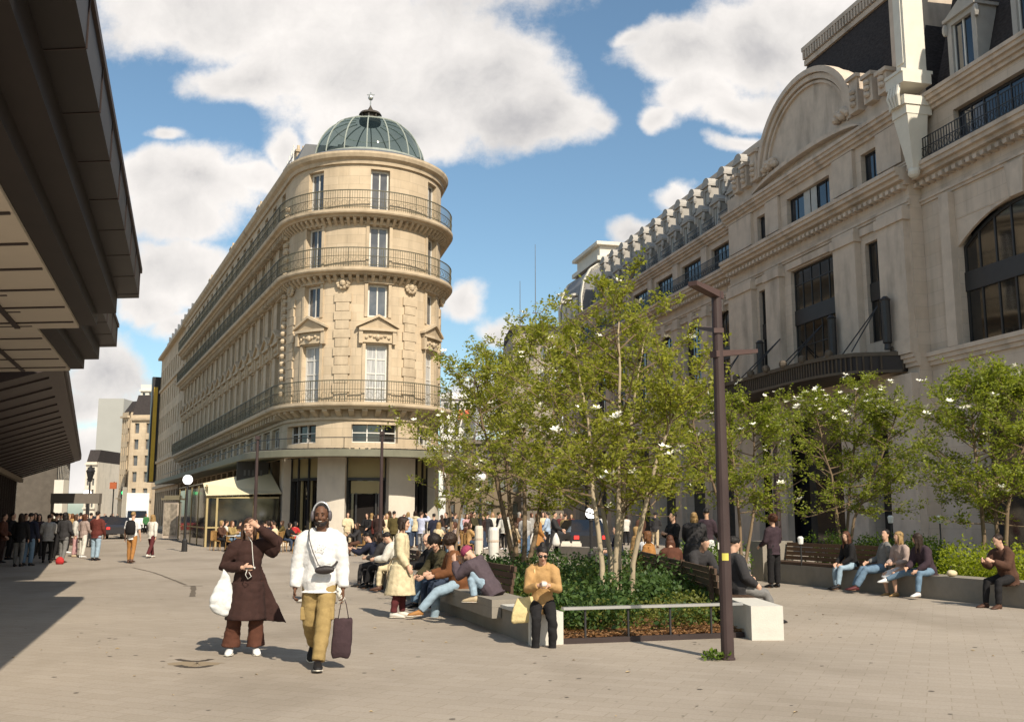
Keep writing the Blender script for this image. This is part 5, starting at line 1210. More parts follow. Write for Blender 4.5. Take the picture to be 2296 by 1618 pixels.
SK={'light':(.56,.34,.24),'tan':(.42,.25,.16),'dark':(.125,.060,.035),'pale':(.62,.42,.32)}
HC={'black':(.014,.011,.010),'brown':(.055,.028,.016),'dkbrown':(.028,.016,.011),'blond':(.30,.19,.08),'auburn':(.075,.028,.015),'grey':(.25,.24,.22),'ginger':(.13,.055,.022)}
def skinmat(k): return mat('skin_'+k,SK[k],rough=.55,var=.06,scale=9)
def hairmat(k): return mat('hair_'+k,HC[k],rough=.55,var=.35,scale=30,bump=.6,bscale=60,stretch=(1,1,.25))
CC={'white':(.66,.65,.645),'offwhite':(.60,.57,.51),'cream':(.58,.49,.32),'beige':(.47,.37,.24),'khaki':(.30,.21,.085),'tan':(.40,.24,.10),'orange':(.34,.16,.05),'rust':(.085,.032,.019),
 'leather':(.14,.055,.022),'brown':(.075,.035,.022),'dkbrown':(.035,.018,.015),'choc':(.036,.016,.013),'black':(.012,.011,.012),'charcoal':(.032,.030,.032),'grey':(.16,.155,.15),'ltgrey':(.34,.33,.32),
 'navy':(.016,.018,.035),'blue':(.10,.16,.26),'jeans':(.13,.20,.28),'ltjeans':(.27,.36,.44),'dkjeans':(.035,.05,.085),'skyblue':(.36,.45,.58),'lilac':(.45,.48,.62),'maroon':(.09,.02,.022),'burgundy':(.11,.026,.020),'red':(.42,.03,.03),
 'olive':(.085,.065,.022),'olivedk':(.05,.042,.02),'green':(.05,.16,.06),'plum':(.042,.026,.034),'mauve':(.075,.055,.065),'pink':(.45,.26,.26),'magenta':(.27,.045,.095),'patchwhite':(.50,.48,.43),'stripe':(.33,.25,.22)}
def V3(a): return Vector(a)
def dirv(f,o,side):
    f=rad(f); o=rad(o); return Vector((side*math.sin(o),-math.sin(f)*math.cos(o),-math.cos(f)*math.cos(o)))
def ell(mb,c,r,rot=None,nu=12,nv=8):
    t=MB(); t.ball((0,0,0),r,nu,nv); M=(rot or Matrix()).to_4x4() if rot is not None else Matrix()
    mb.add([tuple(Vector(c)+(M@Vector(v) if rot is not None else Vector(v))) for v in t.v],t.f)
def person(label,loc,yaw,h=1.70,skin='light',hair='brown',hs='short',top='grey',bot='jeans',shoe='black',kind='shirt',bk='trousers',lean=0,head=(0,0),
           la=(8,10,20,2),ra=(8,10,20,2),ll=(4,3,2,2),rl=(4,3,2,2),seat=None,lod=1,sexw=1.0,group=None,pos_z=None,ease=.022,fp=(0,0),legw=1.0,roll=0,bare=False,hem=None,sleeve=1.0,ret=False,fc=.55,ft=None,socks=None):
    S_=h; T=thing('person',label,'person',loc,rad(yaw),group)
    vox={0:.0085,1:.016,2:.026}[lod]; cvox={0:.012,1:.019,2:.028}[lod]; nn={0:14,1:10,2:8}[lod]
    Rl=Matrix.Rotation(rad(lean),3,'X')@Matrix.Rotation(rad(roll),3,'Y')
    # leaning forward is towards -Y
    Rl=Matrix.Rotation(rad(lean),3,'X')
    if roll: Rl=Rl@Matrix.Rotation(rad(roll),3,'Y')
    up=Rl@Vector((0,0,1)); fw=Rl@Vector((0,-1,0)); rt=Rl@Vector((1,0,0))
    hip={-1:Vector((-.052*S_,0,0)),1:Vector((.052*S_,0,0))}
    legs={}
    for side,q in ((1,ll),(-1,rl)):
        k=hip[side]+dirv(q[0],q[1],side)*.245*S_; a=k+dirv(q[0]-q[2],q[3],side)*.238*S_; legs[side]=(hip[side],k,a)
    if seat is None: z0=-min(legs[s][2].z for s in (1,-1))+.044*S_
    else: z0=seat+.075
    if pos_z is not None: z0+=pos_z
    O=Vector((0,0,z0))
    legs={s:[p+O for p in v] for s,v in legs.items()}
    sp=lambda t,x=0,y=0: O+up*(t*S_)+rt*(x*S_)+fw*(y*S_)
    sh={s:sp(.278,s*.098*sexw) for s in (1,-1)}
    arms={}
    for side,q in ((1,la),(-1,ra)):
        if isinstance(q,dict): arms[side]=[sh[side]]+[O+Vector(p)*S_ for p in q['pts']]; 
        else:
            e=sh[side]+dirv(q[0],q[1],side)*.172*S_; w=e+dirv(q[0]+q[2],q[3],side)*.148*S_; arms[side]=[sh[side],e,w]
    Rh=Rl@Matrix.Rotation(rad(head[0]),3,'Z')@Matrix.Rotation(rad(head[1]),3,'X')
    if lean: # the head stays more upright than the trunk
        Rh=Matrix.Rotation(rad(lean*.45),3,'X')@Matrix.Rotation(rad(head[0]),3,'Z')@Matrix.Rotation(rad(head[1]),3,'X')
    nb=sp(.315); hu=Rh@Vector((0,0,1)); hf=Rh@Vector((0,-1,0)); hr=Rh@Vector((1,0,0)); HH=.132*S_
    hc=nb+up*.032*S_+hu*.068*S_+hf*.012*S_
    hp=lambda x,y,z: hc+hr*(x*HH)+hf*(y*HH)+hu*(z*HH)
    sk=skinmat(skin); b=MB()
    # trunk
    def ring(c,u,v,a,bb,n=nn): return [tuple(c+u*(a*math.cos(2*PI*k/n))+v*(bb*math.sin(2*PI*k/n))) for k in range(n)]
    TR_=[(-.045,.075,.060,0),(.02,.094,.068,0),(.09,.078,.058,.004),(.17,.088,.062,.004),(.24,.098,.060,0),(.285,.085,.045,-.004),(.312,.042,.036,-.004)]
    def trunk(mb,add,t0=-.045,ws=1.0,hemw=None):
        rr=[]
        for t,a,d,y in TR_:
            if t<t0: continue
            rr.append(ring(sp(t,0,y),rt,fw,a*S_*sexw*ws+add,d*S_*ws+add))
        return rr
    b.loft(trunk(b,-.012))
    b.tube([sp(.29,0,-.004),nb+up*.01,hc-hu*.05*S_-hf*.01*S_,hc],[.034*S_,.031*S_,.031*S_,.03*S_],nn)
    hd=[(-.52,.07,.06,.24),(-.47,.15,.14,.20),(-.36,.215,.25,.12),(-.2,.265,.335,.05),(0,.30,.39,.0),(.15,.315,.415,-.02),(.3,.295,.39,-.035),(.42,.21,.29,-.045),(.49,.10,.14,-.05)]
    b.loft([ring(hp(0,y,z),hr,hf,a*HH,d*HH,nn+2) for z,a,d,y in hd])
    if lod<2:
        b.tube([hp(0,.36,.08),hp(0,.44,-.06),hp(0,.47,-.13)],[(.035*HH),(.05*HH),(.06*HH)],8)
        for s in (1,-1):
            ell(b,hp(s*.315,-.03,-.03),(.045*HH,.085*HH,.13*HH),Rh,8,6)
            if lod==0: ell(b,hp(s*.17,.30,-.12),(.10*HH,.10*HH,.09*HH),Rh,8,6); ell(b,hp(s*.14,.36,.13),(.10*HH,.05*HH,.035*HH),Rh,8,6); ell(b,hp(s*.05,.44,-.15),(.045*HH,.05*HH,.035*HH),Rh,6,5)
        if lod==0: ell(b,hp(0,.355,-.265),(.10*HH,.06*HH,.045*HH),Rh,8,6); ell(b,hp(0,.33,-.43),(.09*HH,.07*HH,.07*HH),Rh,8,6)
    def hand(mb,side):
        e,w=arms[side][1],arms[side][2]; d=(w-e).normalized(); ref=Vector((-side,0,0)) if abs(d.x)<.75 else Vector((0,-1,0))
        pn=(ref-d*ref.dot(d)).normalized(); sd=d.cross(pn)
        kx=S_/1.72
        mb.tube([w-d*.03,w,w+d*.03*kx,w+d*.075*kx,w+d*.092*kx],[(.018*kx,.022*kx),(.016*kx,.022*kx),(.015*kx,.034*kx),(.014*kx,.040*kx),(.010*kx,.034*kx)],10,ref=pn)
        if lod<2:
            fl=(.064,.074,.070,.054); cur=fc
            for i in range(4):
                o=w+d*.085*kx+sd*((i-1.5)*.0205*kx); pts=[o]; a=cur*(.75+.12*i)
                for k in range(3):
                    ang=a*(k+.6); dd=d*math.cos(ang)+pn*math.sin(ang); pts.append(pts[-1]+dd*fl[i]*kx*(.42,.33,.25)[k])
                r=.0088 if lod==0 else .011
                mb.tube(pts,[r*kx,r*kx,r*.92*kx,r*.7*kx],7)
            sg=1 if sd.y<0 or (abs(sd.y)<.3 and sd.z>0) else -1
            o=w+d*.028*kx+sd*sg*.030*kx; p1=o+(d*.62+sd*sg*.62+pn*.35).normalized()*.034*kx; p2=p1+(d*.85+sd*sg*.1+pn*.5).normalized()*.028*kx
            mb.tube([o-(d*.01+sd*sg*.01),o,p1,p2],[.013*kx,.0115*kx,.0105*kx,.008*kx],7)
    for s in (1,-1):
        A=arms[s]; b.tube([A[0],A[0].lerp(A[1],.5),A[1],A[1].lerp(A[2],.3),A[2]],[.029*S_,.027*S_,.022*S_,.0235*S_,.0155*S_],nn)
        hand(b,s)
        L3=legs[s]; b.tube([L3[0]+Vector((0,0,.02)),L3[0].lerp(L3[1],.45),L3[1],L3[1].lerp(L3[2],.3),L3[1].lerp(L3[2],.75),L3[2]],[.046*S_,.046*S_,.031*S_,.033*S_,.023*S_,.020*S_],nn)
        a=L3[2]; p=fp[0 if s==1 else 1]; fdir=Vector((s*.12,-math.cos(rad(p)),-math.sin(rad(p)))).normalized(); fu=Vector((0,-math.sin(rad(p)),math.cos(rad(p))))
        b.tube([a,a-fu*.025*S_+fdir*.01*S_,a-fu*.026*S_+fdir*.07*S_],[.02*S_,.022*S_,.018*S_],8)
    body=remesh(b,'body',sk,T,vox,2)
    # clothes
    if kind!='none':
        c=MB(); cm=cloth(top,CC[top]) if isinstance(top,str) else top
        hm=-.07 if hem is None else hem; e=ease
        rr=[]
        if hm<-.045:
            rr.append(ring(sp(hm),rt,fw,.094*S_*sexw+e*1.25,.072*S_+e*1.25))
        rr+=trunk(c,e)
        c.loft(rr)
        for s in (1,-1):
            A=arms[s]; w=A[1].lerp(A[2],.93) if sleeve>=1 else (A[1].lerp(A[2],max(0,sleeve*2-1)) if sleeve>.5 else A[0].lerp(A[1],sleeve*2))
            if sleeve>.5: c.tube([sp(.288,s*.035),sp(.284,s*.078*sexw),A[0]+(A[1]-A[0])*.10,A[0].lerp(A[1],.5),A[1],A[1].lerp(w,.5),w],[.026*S_+e*.3,.032*S_+e*.6,.036*S_+e*.9,.033*S_+e*.9,.028*S_+e*.85,.026*S_+e*.8,.021*S_+e*.5],nn)
            else: c.tube([A[0]-(A[1]-A[0])*.12,A[0],w],[.034*S_+e*.6,.036*S_+e,.034*S_+e],nn)
        if kind=='hood': # folded hood behind the neck
            c.tube([sp(.318,s_*.055,.012+.0*s_) if abs(s_)>.9 else sp(.305,s_*.055,-.062) for s_ in (-1,-.5,0,.5,1)],[.020*S_,.028*S_,.032*S_,.028*S_,.020*S_],8)
        if kind=='collar':
            for s in (1,-1): c.tube([sp(.318,s*.04,-.03),sp(.322,s*.046,.005),sp(.285,s*.035,.05)],[.013*S_,.015*S_,.012*S_],6)
        if kind=='coat': # skirt of a long coat down to the knees
            cl=-.30 if hem is None else hem; mid=(legs[1][1]+legs[-1][1])/2; kz=(mid-O).z
            rs=[]
            for i in range(7):
                f=i/6; z=.0+(cl-.0)*f; p=O.lerp(O+Vector((mid.x,mid.y,0))-Vector((O.x,O.y,0)),min(1,f)); p=Vector((p.x*f,p.y*f*1.0,O.z+z*S_))
                rs.append(ring(p,Vector((1,0,0)),Vector((0,-1,0)),(.098+.034*f)*S_*sexw+e*1.5,(.078+.055*f)*S_+e*1.6))
            c.loft(rs)
        remesh(c,{'coat':'coat','hood':'hooded_jacket','collar':'jacket'}.get(kind,'top'),cm,T,cvox,2,noise=.010 if lod==0 else .007)
    if not bare:
        c=MB(); cm=cloth(bot,CC[bot]) if isinstance(bot,str) else bot; e=.012*legw
        if bk=='skirt':
            mid=(legs[1][1]+legs[-1][1])/2; c.loft([ring(sp(.06),rt,fw,.085*S_,.066*S_),ring(O,Vector((1,0,0)),Vector((0,-1,0)),.105*S_,.085*S_),ring(O.lerp(mid,.6),Vector((1,0,0)),Vector((0,-.7,-.7)) if seat else Vector((0,-1,0)),.125*S_,.09*S_),ring(mid,Vector((1,0,0)),Vector((0,-.7,-.7)) if seat else Vector((0,-1,0)),.135*S_,.09*S_)])
        else:
            c.loft([ring(sp(t,0,0),rt,fw,a*S_+e,d*S_+e) for t,a,d in ((.07,.080,.060),(.02,.094,.07),(-.03,.085,.066))]); ell(c,O-Vector((0,0,.012)),(.09*S_,.068*S_,.05*S_))
            for s in (1,-1):
                L3=legs[s]; an=L3[1].lerp(L3[2],.94); w=legw
                if bk=='wide': R=[.054,.058,.052,.052,.060,.068]
                elif bk=='loose': R=[.052,.054,.045,.044,.040,.038]
                else: R=[.050,.050,.038,.038,.031,.029]
                c.tube([L3[0]+Vector((0,0,.02)),L3[0].lerp(L3[1],.45),L3[1],L3[1].lerp(L3[2],.3),L3[1].lerp(L3[2],.75),an],[r*S_*w+.004 for r in R],nn)
        remesh(c,'skirt' if bk=='skirt' else 'trousers',cm,T,cvox,2,noise=.012 if lod==0 else .007)
    for s in (1,-1):
        c=MB(); a=legs[s][2]; p=rad(fp[0 if s==1 else 1]); fdir=Vector((s*.12,-math.cos(p),-math.sin(p))).normalized(); fu=Vector((0,-math.sin(p),math.cos(p))); sd=fdir.cross(fu)
        k=S_; base=a-fu*.040*k
        def rg(y,w,z0,z1): 
            c0=base+fdir*y*k; return [tuple(c0+sd*(w*k*math.cos(t))+fu*((z0+(z1-z0)*(.5+.5*math.sin(t)))*k)) for t in [2*PI*i/10 for i in range(10)]]
        c.loft([rg(-.036,.012,.004,.03),rg(-.030,.021,0,.055),rg(0,.025,0,.062),rg(.035,.027,0,.048),rg(.075,.030,0,.034),rg(.105,.026,.002,.024),rg(.118,.012,.004,.014)])
        sm=mat('shoe_'+shoe,CC.get(shoe,(.02,.02,.02)),rough=.6,var=.1); so=c.build('shoe',sm,T,smooth=True,world=False)
        if lod==0:
            q=MB(); q.loft([[tuple(base+fdir*y*k+sd*(w*k*math.cos(t))+fu*((z+.006*math.sin(t)))*1.0) for t in [2*PI*i/10 for i in range(10)]] for y,w,z in ((-.039,.012,.004),(-.032,.0235,.004),(0,.0275,.004),(.04,.030,.004),(.078,.033,.004),(.108,.028,.004),(.122,.012,.006))]); q.build('sole',M_white,so,world=False)
    # hair and headwear
    hm_=hairmat(hair) if hair in HC else None; c=MB()
    def cap(z0,k=1.07,back=-.03,front=.0):
        R=[]
        for z,a,d,y in ((z0,.30,.36,-.10),(.08,.325,.40,-.075),(.2,.33,.405,-.055),(.32,.31,.40,-.05),(.43,.235,.31,-.05),(.51,.12,.16,-.05),(.53,.02,.02,-.05)): R.append(ring(hp(0,y+back+front,z),hr,hf,a*HH*k,d*HH*k,nn+2))
        c.loft(R)
    if hs in('short','crop'): cap(-.05 if hs=='short' else .0,1.08 if hs=='short' else 1.03,-.05)
    elif hs=='buzz': cap(.05,1.02,-.03)
    elif hs in('long','bob','bun','pony','mid'):
        cap(-.1,1.12,-.045)
        ln={'long':-1.55,'mid':-1.0,'bob':-.62,'bun':-.12,'pony':-.12}[hs]
        if ln<-.3:
            N=6; 
            def hdir(z): # hair falls straight down below the jaw
                return hp(0,-.17,z) if z>-.35 else hp(0,-.17,-.35)+Vector((0,0,(z+.35)*HH))+fw*(-.03*HH)
            c.loft([ring(hdir(z),hr,hf,a*HH,d*HH,nn) for z,a,d in ((.2,.36,.28),(-.1,.40,.28),(-.35,.42,.25),(min(-.5,ln*.6),.42,.22),(ln*.85,.38,.17),(ln,.22,.09))])
            for s in (1,-1):
                q0=hp(s*.33,.06,.1); q1=hp(s*.37,.08,-.3); q2=q1+Vector((0,0,-(abs(ln)-.35)*HH*.8))+hf*.05*HH+hr*s*.02*HH
                c.tube([q0,q1,q2],[.09*HH,.12*HH,.06*HH],8)
        if hs=='bun': ell(c,hp(0,-.22,.52),(.2*HH,.2*HH,.17*HH),Rh,10,7)
        if hs=='pony': c.tube([hp(0,-.42,.15),hp(0,-.62,.0),hp(0,-.58,-.5),hp(0,-.5,-.9)],[.1*HH,.13*HH,.11*HH,.04*HH],8)
    elif hs=='afro':
        ell(c,hp(0,-.12,.18),(.56*HH,.56*HH,.50*HH),Rh,16,10)
        rr=random.Random(3)
        for i in range(40):
            v=Vector((rr.gauss(0,1),rr.gauss(-.3,1),rr.gauss(.2,1))).normalized(); 
            if v.y>.55 and v.z<.4: pass
            ell(c,hp(v.x*.5,-.12-v.y*-.48 if False else -.12+v.y*.40-.05,.18+v.z*.44),(.13*HH,)*3,Rh,6,5)
    elif hs=='beanie':
        R=[ring(hp(0,-.04,z),hr,hf,a*HH,d*HH,nn+2) for z,a,d in ((-.02,.36,.45),(.12,.37,.46),(.3,.36,.44),(.45,.27,.34),(.54,.12,.15),(.56,.02,.02))]; c.loft(R); c.tube([hp(.36*math.cos(t),-.04+.45*math.sin(t),.05) for t in [2*PI*i/12 for i in range(13)]],.05*HH,6)
    if hs not in ('bald','none'):
        nm={'beanie':'beanie'}.get(hs,'hair'); mm=cloth('beanie',CC['magenta']) if hs=='beanie' else hm_
        remesh(c,nm,mm,T,{0:.010,1:.016,2:.024}[lod],1,noise=.007 if hs!='beanie' else .002)
    if lod==0:
        ey=mat('eye_dark',(.012,.009,.008),rough=.25,var=0); f=MB()
        for s in (1,-1):
            ell(f,hp(s*.135,.375,.02),(.05*HH,.03*HH,.024*HH),Rh,8,5)
        f.build('eyes',ey,T,smooth=True,world=False)
        f=MB()
        for s in (1,-1): f.tube([hp(s*.06,.405,.115),hp(s*.14,.395,.145),hp(s*.21,.345,.12)],[.012*HH,.018*HH,.010*HH],6)
        f.build('eyebrows',hairmat(hair if hair in HC else 'dkbrown'),T,world=False)
        f=MB(); f.tube([hp(-.10,.375,-.255),hp(0,.42,-.265),hp(.10,.375,-.255)],[.012*HH,.024*HH,.012*HH],6); f.build('lips',mat('lips_'+skin,tuple(x*y for x,y in zip(SK[skin],(.8,.5,.5))),rough=.5,var=0),T,world=False)
    info=dict(T=T,hp=hp,HH=HH,Rh=Rh,sp=sp,arms=arms,legs=legs,O=O,rt=rt,fw=fw,up=up,S=S_,hr=hr,hf=hf,hu=hu,ring=ring)
    return info
def to_world(I,p):
    T=I['T']; return Matrix.Translation(T.location)@Matrix.Rotation(T.rotation_euler.z,4,'Z')@Vector(p)
def held(I,name,label,cat,mb,m,smooth=False):
    """a thing carried by a person: its own top-level object, built in the person's local space"""
    T=I['T']; W=Matrix.Translation(T.location)@Matrix.Rotation(T.rotation_euler.z,4,'Z')
    c=sum((Vector(v) for v in mb.v),Vector())/len(mb.v); t=thing(name,label,cat,W@c,T.rotation_euler.z)
    return t
def sub(I,t,name,mb,m,smooth=True,vox=None,noise=0):
    T=I['T']; W=Matrix.Translation(T.location)@Matrix.Rotation(T.rotation_euler.z,4,'Z'); q=MB(); q.add([tuple(W@Vector(v)) for v in mb.v],mb.f)
    if vox: return remesh(q,name,m,t,vox,2,noise,world=True)
    return q.build(name,m,t,smooth=smooth)
# ---- walkers in front
man=person('smiling man in a white sweatshirt and khaki cargo trousers walking forward with headphones',gnd(712,1496),6,h=1.83,skin='dark',hair='black',hs='buzz',top='white',bot='khaki',shoe='black',kind='hood',bk='loose',lod=0,
    lean=2,head=(-4,4),la=(4,11,8,4),ra=(-4,12,14,4),ll=(17,-4,3,-6),rl=(-6,1,46,-3),ease=.036,hem=-.055,sexw=1.04,legw=1.0,fp=(-6,40),fc=.9)
I=man; hp,HH=I['hp'],I['HH']
q=MB(); q.tube([hp(.40*math.cos(rad(a)),-.03,.02+.58*math.sin(rad(a))) for a in range(0,181,15)],.045*HH,8); t=thing('headphones','silver over ear headphones worn by the man in white','headphones',to_world(I,hp(0,0,.5)),0)
sub(I,t,'headband',q,mat('silver_band',(.55,.55,.57),rough=.35,metal=.5,var=.05))
for s in (1,-1):
    q=MB(); ell(q,hp(s*.41,-.01,-.04),(.10*HH,.21*HH,.26*HH),I['Rh'],10,8); sub(I,t,'ear_cup',q,mat('ear_cup',(.10,.09,.10),rough=.4))
q=MB(); 
for k in range(26):
    a=rad(-75+150*(k%13)/12); z=-.30-.10*(k//13); ell(q,hp(.27*math.sin(a)*(1 if k<13 else .8),.10+.24*math.cos(a),z-.06*math.cos(a)),(.075*HH,.06*HH,.075*HH),I['Rh'],6,5)
remesh(q,'beard',hairmat('black'),I['T'],.010,1)
q=MB(); q.tube([hp(-.085,.40,-.25),hp(0,.438,-.262),hp(.085,.40,-.25)],[.008*HH,.018*HH,.008*HH],6); q.build('teeth',mat('teeth',(.6,.57,.5),rough=.3,var=0),I['T'],world=False)
# cross-body bag
sp=I['sp']; t=thing('crossbody_bag','black crossbody pouch strapped across the white sweatshirt','bag',to_world(I,sp(.15,.03,.1)),0)
M_bag=mat('black_nylon',(.03,.024,.024),rough=.5,var=.2,scale=12,bump=.2)
pts=[sp(.318,-.062,-.035),sp(.318,-.072,.03),sp(.27,-.064,.090),sp(.20,-.04,.108),sp(.12,-.004,.112),sp(.09,.03,.112)]
q=MB(); q.tube(pts,[(.005,.018)]*6,6,ref=(0,1,0)); sub(I,t,'strap',q,M_bag)
q=MB(); q.tube([sp(.09,.06,.113),sp(.12,.098,.08),sp(.15,.118,.02),sp(.2,.10,-.07),sp(.3,-.02,-.085)],[(.004,.014)]*5,6,ref=(0,1,0)); sub(I,t,'strap',q,M_bag)
q=MB(); rr=[]
for k in range(7):
    f=k/6; x=-.022+.115*f; z=.098+.006*f; hh=(.018,.034,.042,.045,.043,.036,.02)[k]; rr.append([tuple(sp(z-.012+hh*.62*math.sin(a2),x,.128+.024*math.cos(a2))) for a2 in [2*PI*i/10 for i in range(10)]])
q.loft(rr); sub(I,t,'pouch',q,M_bag,vox=.009)
q=MB(); q.tube([sp(.118,-.01,.150),sp(.122,.03,.155),sp(.126,.075,.150)],.004,5); sub(I,t,'zip',q,M_steel)
# soft faded chest print: a few worn strokes
q=MB()
rp=random.Random(5)
for k in range(16):
    x=-.012+.05*rp.random(); z=.213+.022*rp.random(); p=sp(z,x,.113); q.tube([p,p+Vector((rp.uniform(-.012,.012),-.001,rp.uniform(-.012,.012)))],[(.002,.004)]*2,5,ref=(0,1,0))
q.build('faded_print',mat('faded_print',(.42,.42,.42),rough=.9),I['T'],world=False)
q=MB()
for s in (1,-1):
    L3=I['legs'][s]; 
    c_=L3[0].lerp(L3[1],.72)+Vector((s*.075,-.02,0)); q.box(c_.x-.03,c_.x+.03,c_.y-.05,c_.y+.055,c_.z-.09,c_.z+.06)
remesh(q,'cargo_pockets',cloth('khaki',CC['khaki']),I['T'],.012,3)
# dark tote in his left hand
w=I['arms'][1][2]+Vector((.01,-.01,-.085)); t=thing('tote_bag','dark plum cloth shopping tote hanging from the walking man\'s hand','bag',to_world(I,w-Vector((0,0,.5))),I['T'].rotation_euler.z)
M_tote=cloth('tote',(.045,.026,.030))
for d in (-.012,.02):
    q=MB(); q.tube([w+Vector((-.055,d,-.24)),w+Vector((-.03,d,-.08)),w+Vector((0,d*.4,.0)),w+Vector((.03,d,-.08)),w+Vector((.06,d,-.24))],[(.004,.008)]*5,6); sub(I,t,'handle',q,M_tote)
q=MB(); rr=[]
for z,a,b_,ox in ((-.235,.098,.02,0),(-.26,.105,.035,0),(-.38,.108,.055,-.004),(-.50,.112,.066,-.010),(-.60,.108,.06,-.016),(-.655,.085,.045,-.018)):
    rr.append([tuple(w+Vector((ox+a*max(-1,min(1,1.25*math.cos(x))),b_*math.sin(x),z+.012*math.sin(3*x)))) for x in [2*PI*i/16 for i in range(16)]])
q.loft(rr); sub(I,t,'bag_body',q,M_tote,vox=.011,noise=.010)
# woman in the flying brown coat
wom=person('woman in a brown coat shading her eyes with her arm',gnd(549,1466),14,h=1.64,skin='light',hair='brown',hs='mid',top='choc',bot='rust',shoe='white',kind='coat',bk='wide',lod=0,hem=-.27,
    lean=2,head=(-12,4),la={'pts':[(.205,-.115,.305),(.055,-.165,.418)]},ra={'pts':[(-.175,-.01,.115),(-.035,-.135,.115)]},ll=(2,4,2,2),rl=(2,7,4,6),ease=.034,sexw=.93,legw=1.0,fc=.5)
I=wom; sp=I['sp']; Lc=cloth('choc',CC['choc'])
# coat flap blown out to her left, and the fur-dark sleeve hanging from the raised elbow
q=MB(); rr=[]
for k in range(9):
    f=k/8; zt=.12-.40*f; half=.02+.14*f; cx=.095+.10*f; th=.016
    a=sp(zt,.06+.02*f,.03-.02*f); e=sp(zt-.03*f,.10+.20*f**1.15,-.02-.03*math.sin(f*3)); n=Vector((0,1,0))*th
    m1=a.lerp(e,.5)+Vector((0,.03*f,0))
    rr.append([tuple(a-n),tuple(m1-n),tuple(e-n*.4),tuple(e+n*.4),tuple(m1+n),tuple(a+n)])
q.loft(rr); remesh(q,'coat_flap',Lc,I['T'],.012,3,.010)
q=MB(); A=I['arms'][1]; el=A[1]
q.loft([I['ring'](A[0].lerp(el,f)-Vector((0,0,dz)),Vector((0,1,0)),Vector((0,0,1)),.06,hh,12) for f,dz,hh in ((.1,.03,.07),(.45,.06,.11),(.8,.075,.125),(1.05,.07,.11),(1.22,.05,.06))])
remesh(q,'loose_sleeve',Lc,I['T'],.012,3,.010)
q=MB(); q.loft([I['ring'](sp(z,x,.062),I['rt'],I['up'],.03*I['S'],.03*I['S'],10) for z,x in ((.25,.0),(.20,.01),(.15,.015))]); q2=MB(); q2.loft([I['ring'](sp(z,.012,y),I['rt'],I['fw'],a,.03,12) for z,y,a in ((.29,.028,.05),(.24,.045,.075),(.16,.05,.085),(.08,.048,.08))]); remesh(q2,'scarf_top',cloth('olivedk',CC['olivedk']),I['T'],.012,2,.006)
q=MB(); wR=I['arms'][-1][2]; q.box(wR.x+.02,wR.x+.13,wR.y-.085,wR.y-.015,wR.z-.012,wR.z+.002)
t=thing('phone','dark phone held low in the brown coat woman\'s hand','phone',to_world(I,(wR.x+.07,wR.y-.05,wR.z)),0); sub(I,t,'phone_body',q,mat('phone_black',(.02,.02,.022),rough=.2),smooth=False)
q=MB(); q.box(wR.x+.118,wR.x+.142,wR.y-.08,wR.y-.05,wR.z-.01,wR.z+.012); sub(I,t,'case_corner',q,M_winframe,smooth=False)
q=MB(); p0_=sp(.30,.02,.055); q.tube([I['hp'](-.2,.30,-.2),p0_,sp(.2,.03,.095),sp(.12,.04,.10),wR+Vector((.09,-.06,.0))],.0045,5); 
q.tube([wR+Vector((.05,-.07,-.01)),wR+Vector((.03,-.09,-.08)),wR+Vector((.06,-.09,-.13)),wR+Vector((.1,-.08,-.1)),wR+Vector((.07,-.08,-.05))],.0045,5)
cable=thing('earphone_cable','thin white earphone cable looping below the phone','cable',to_world(I,p0_),0); sub(I,cable,'wire',q,M_winframe)
# white tote on her right arm
er=I['arms'][-1][1]; w=er+Vector((-.005,-.02,.0)); t=thing('tote_bag','crumpled white cloth tote hung on the arm of the brown coat','bag',to_world(I,w),I['T'].rotation_euler.z)
M_wtote=cloth('wtote',(.60,.61,.61))
q=MB(); rr=[]
for z,a,b_,ox in ((-.01,.012,.02,.01),(-.12,.045,.03,.02),(-.24,.10,.055,.015),(-.36,.135,.075,.0),(-.47,.145,.08,-.005),(-.545,.12,.06,.01),(-.57,.06,.03,.03)):
    rr.append([tuple(w+Vector((ox+a*max(-1,min(1,1.2*math.cos(x))),-.045+b_*math.sin(x),z+.018*math.sin(2*x+1)))) for x in [2*PI*i/16 for i in range(16)]])
q.loft(rr); sub(I,t,'bag_body',q,M_wtote,vox=.012,noise=.016)
# trench coat woman in profile
I=person('woman in a long beige trench coat standing in profile holding a red phone',gnd(897,1384),88,h=1.64,skin='light',hair='dkbrown',hs='bob',top='cream',bot='maroon',shoe='offwhite',kind='coat',lod=0,hem=-.30,
    lean=1,head=(0,6),la=(-2,7,24,2),ra=(2,7,30,2),ll=(3,2,4,1),rl=(-5,2,4,1),ease=.03,sexw=.95)
sp=I['sp']; q=MB(); q.sweep(lambda s,d,z:tuple(Vector((0,0,0))),0,1,[(0,0),(0,1),(1,1)],1); q.v=[];q.f=[];q.m=[]
q.loft([I['ring'](sp(.055),I['rt'],I['fw'],.085*I['S']+.042,.062*I['S']+.042,14),I['ring'](sp(.085),I['rt'],I['fw'],.083*I['S']+.042,.06*I['S']+.042,14)]); q.tube([sp(.06,.0,-.085),sp(-.02,.02,-.13),sp(-.16,.03,-.145)],[.02,.018,.012],6); remesh(q,'belt',cloth('beige',CC['beige']),I['T'],.012,1)
wl=I['arms'][1][2]; q=MB(); q.box(wl.x-.01,wl.x+.01,wl.y-.06,wl.y+.02,wl.z-.19,wl.z-.06); t=thing('phone','red phone held down at the side of the beige trench coat','phone',to_world(I,wl),0); sub(I,t,'phone_body',q,cloth('red',CC['red']),smooth=False)
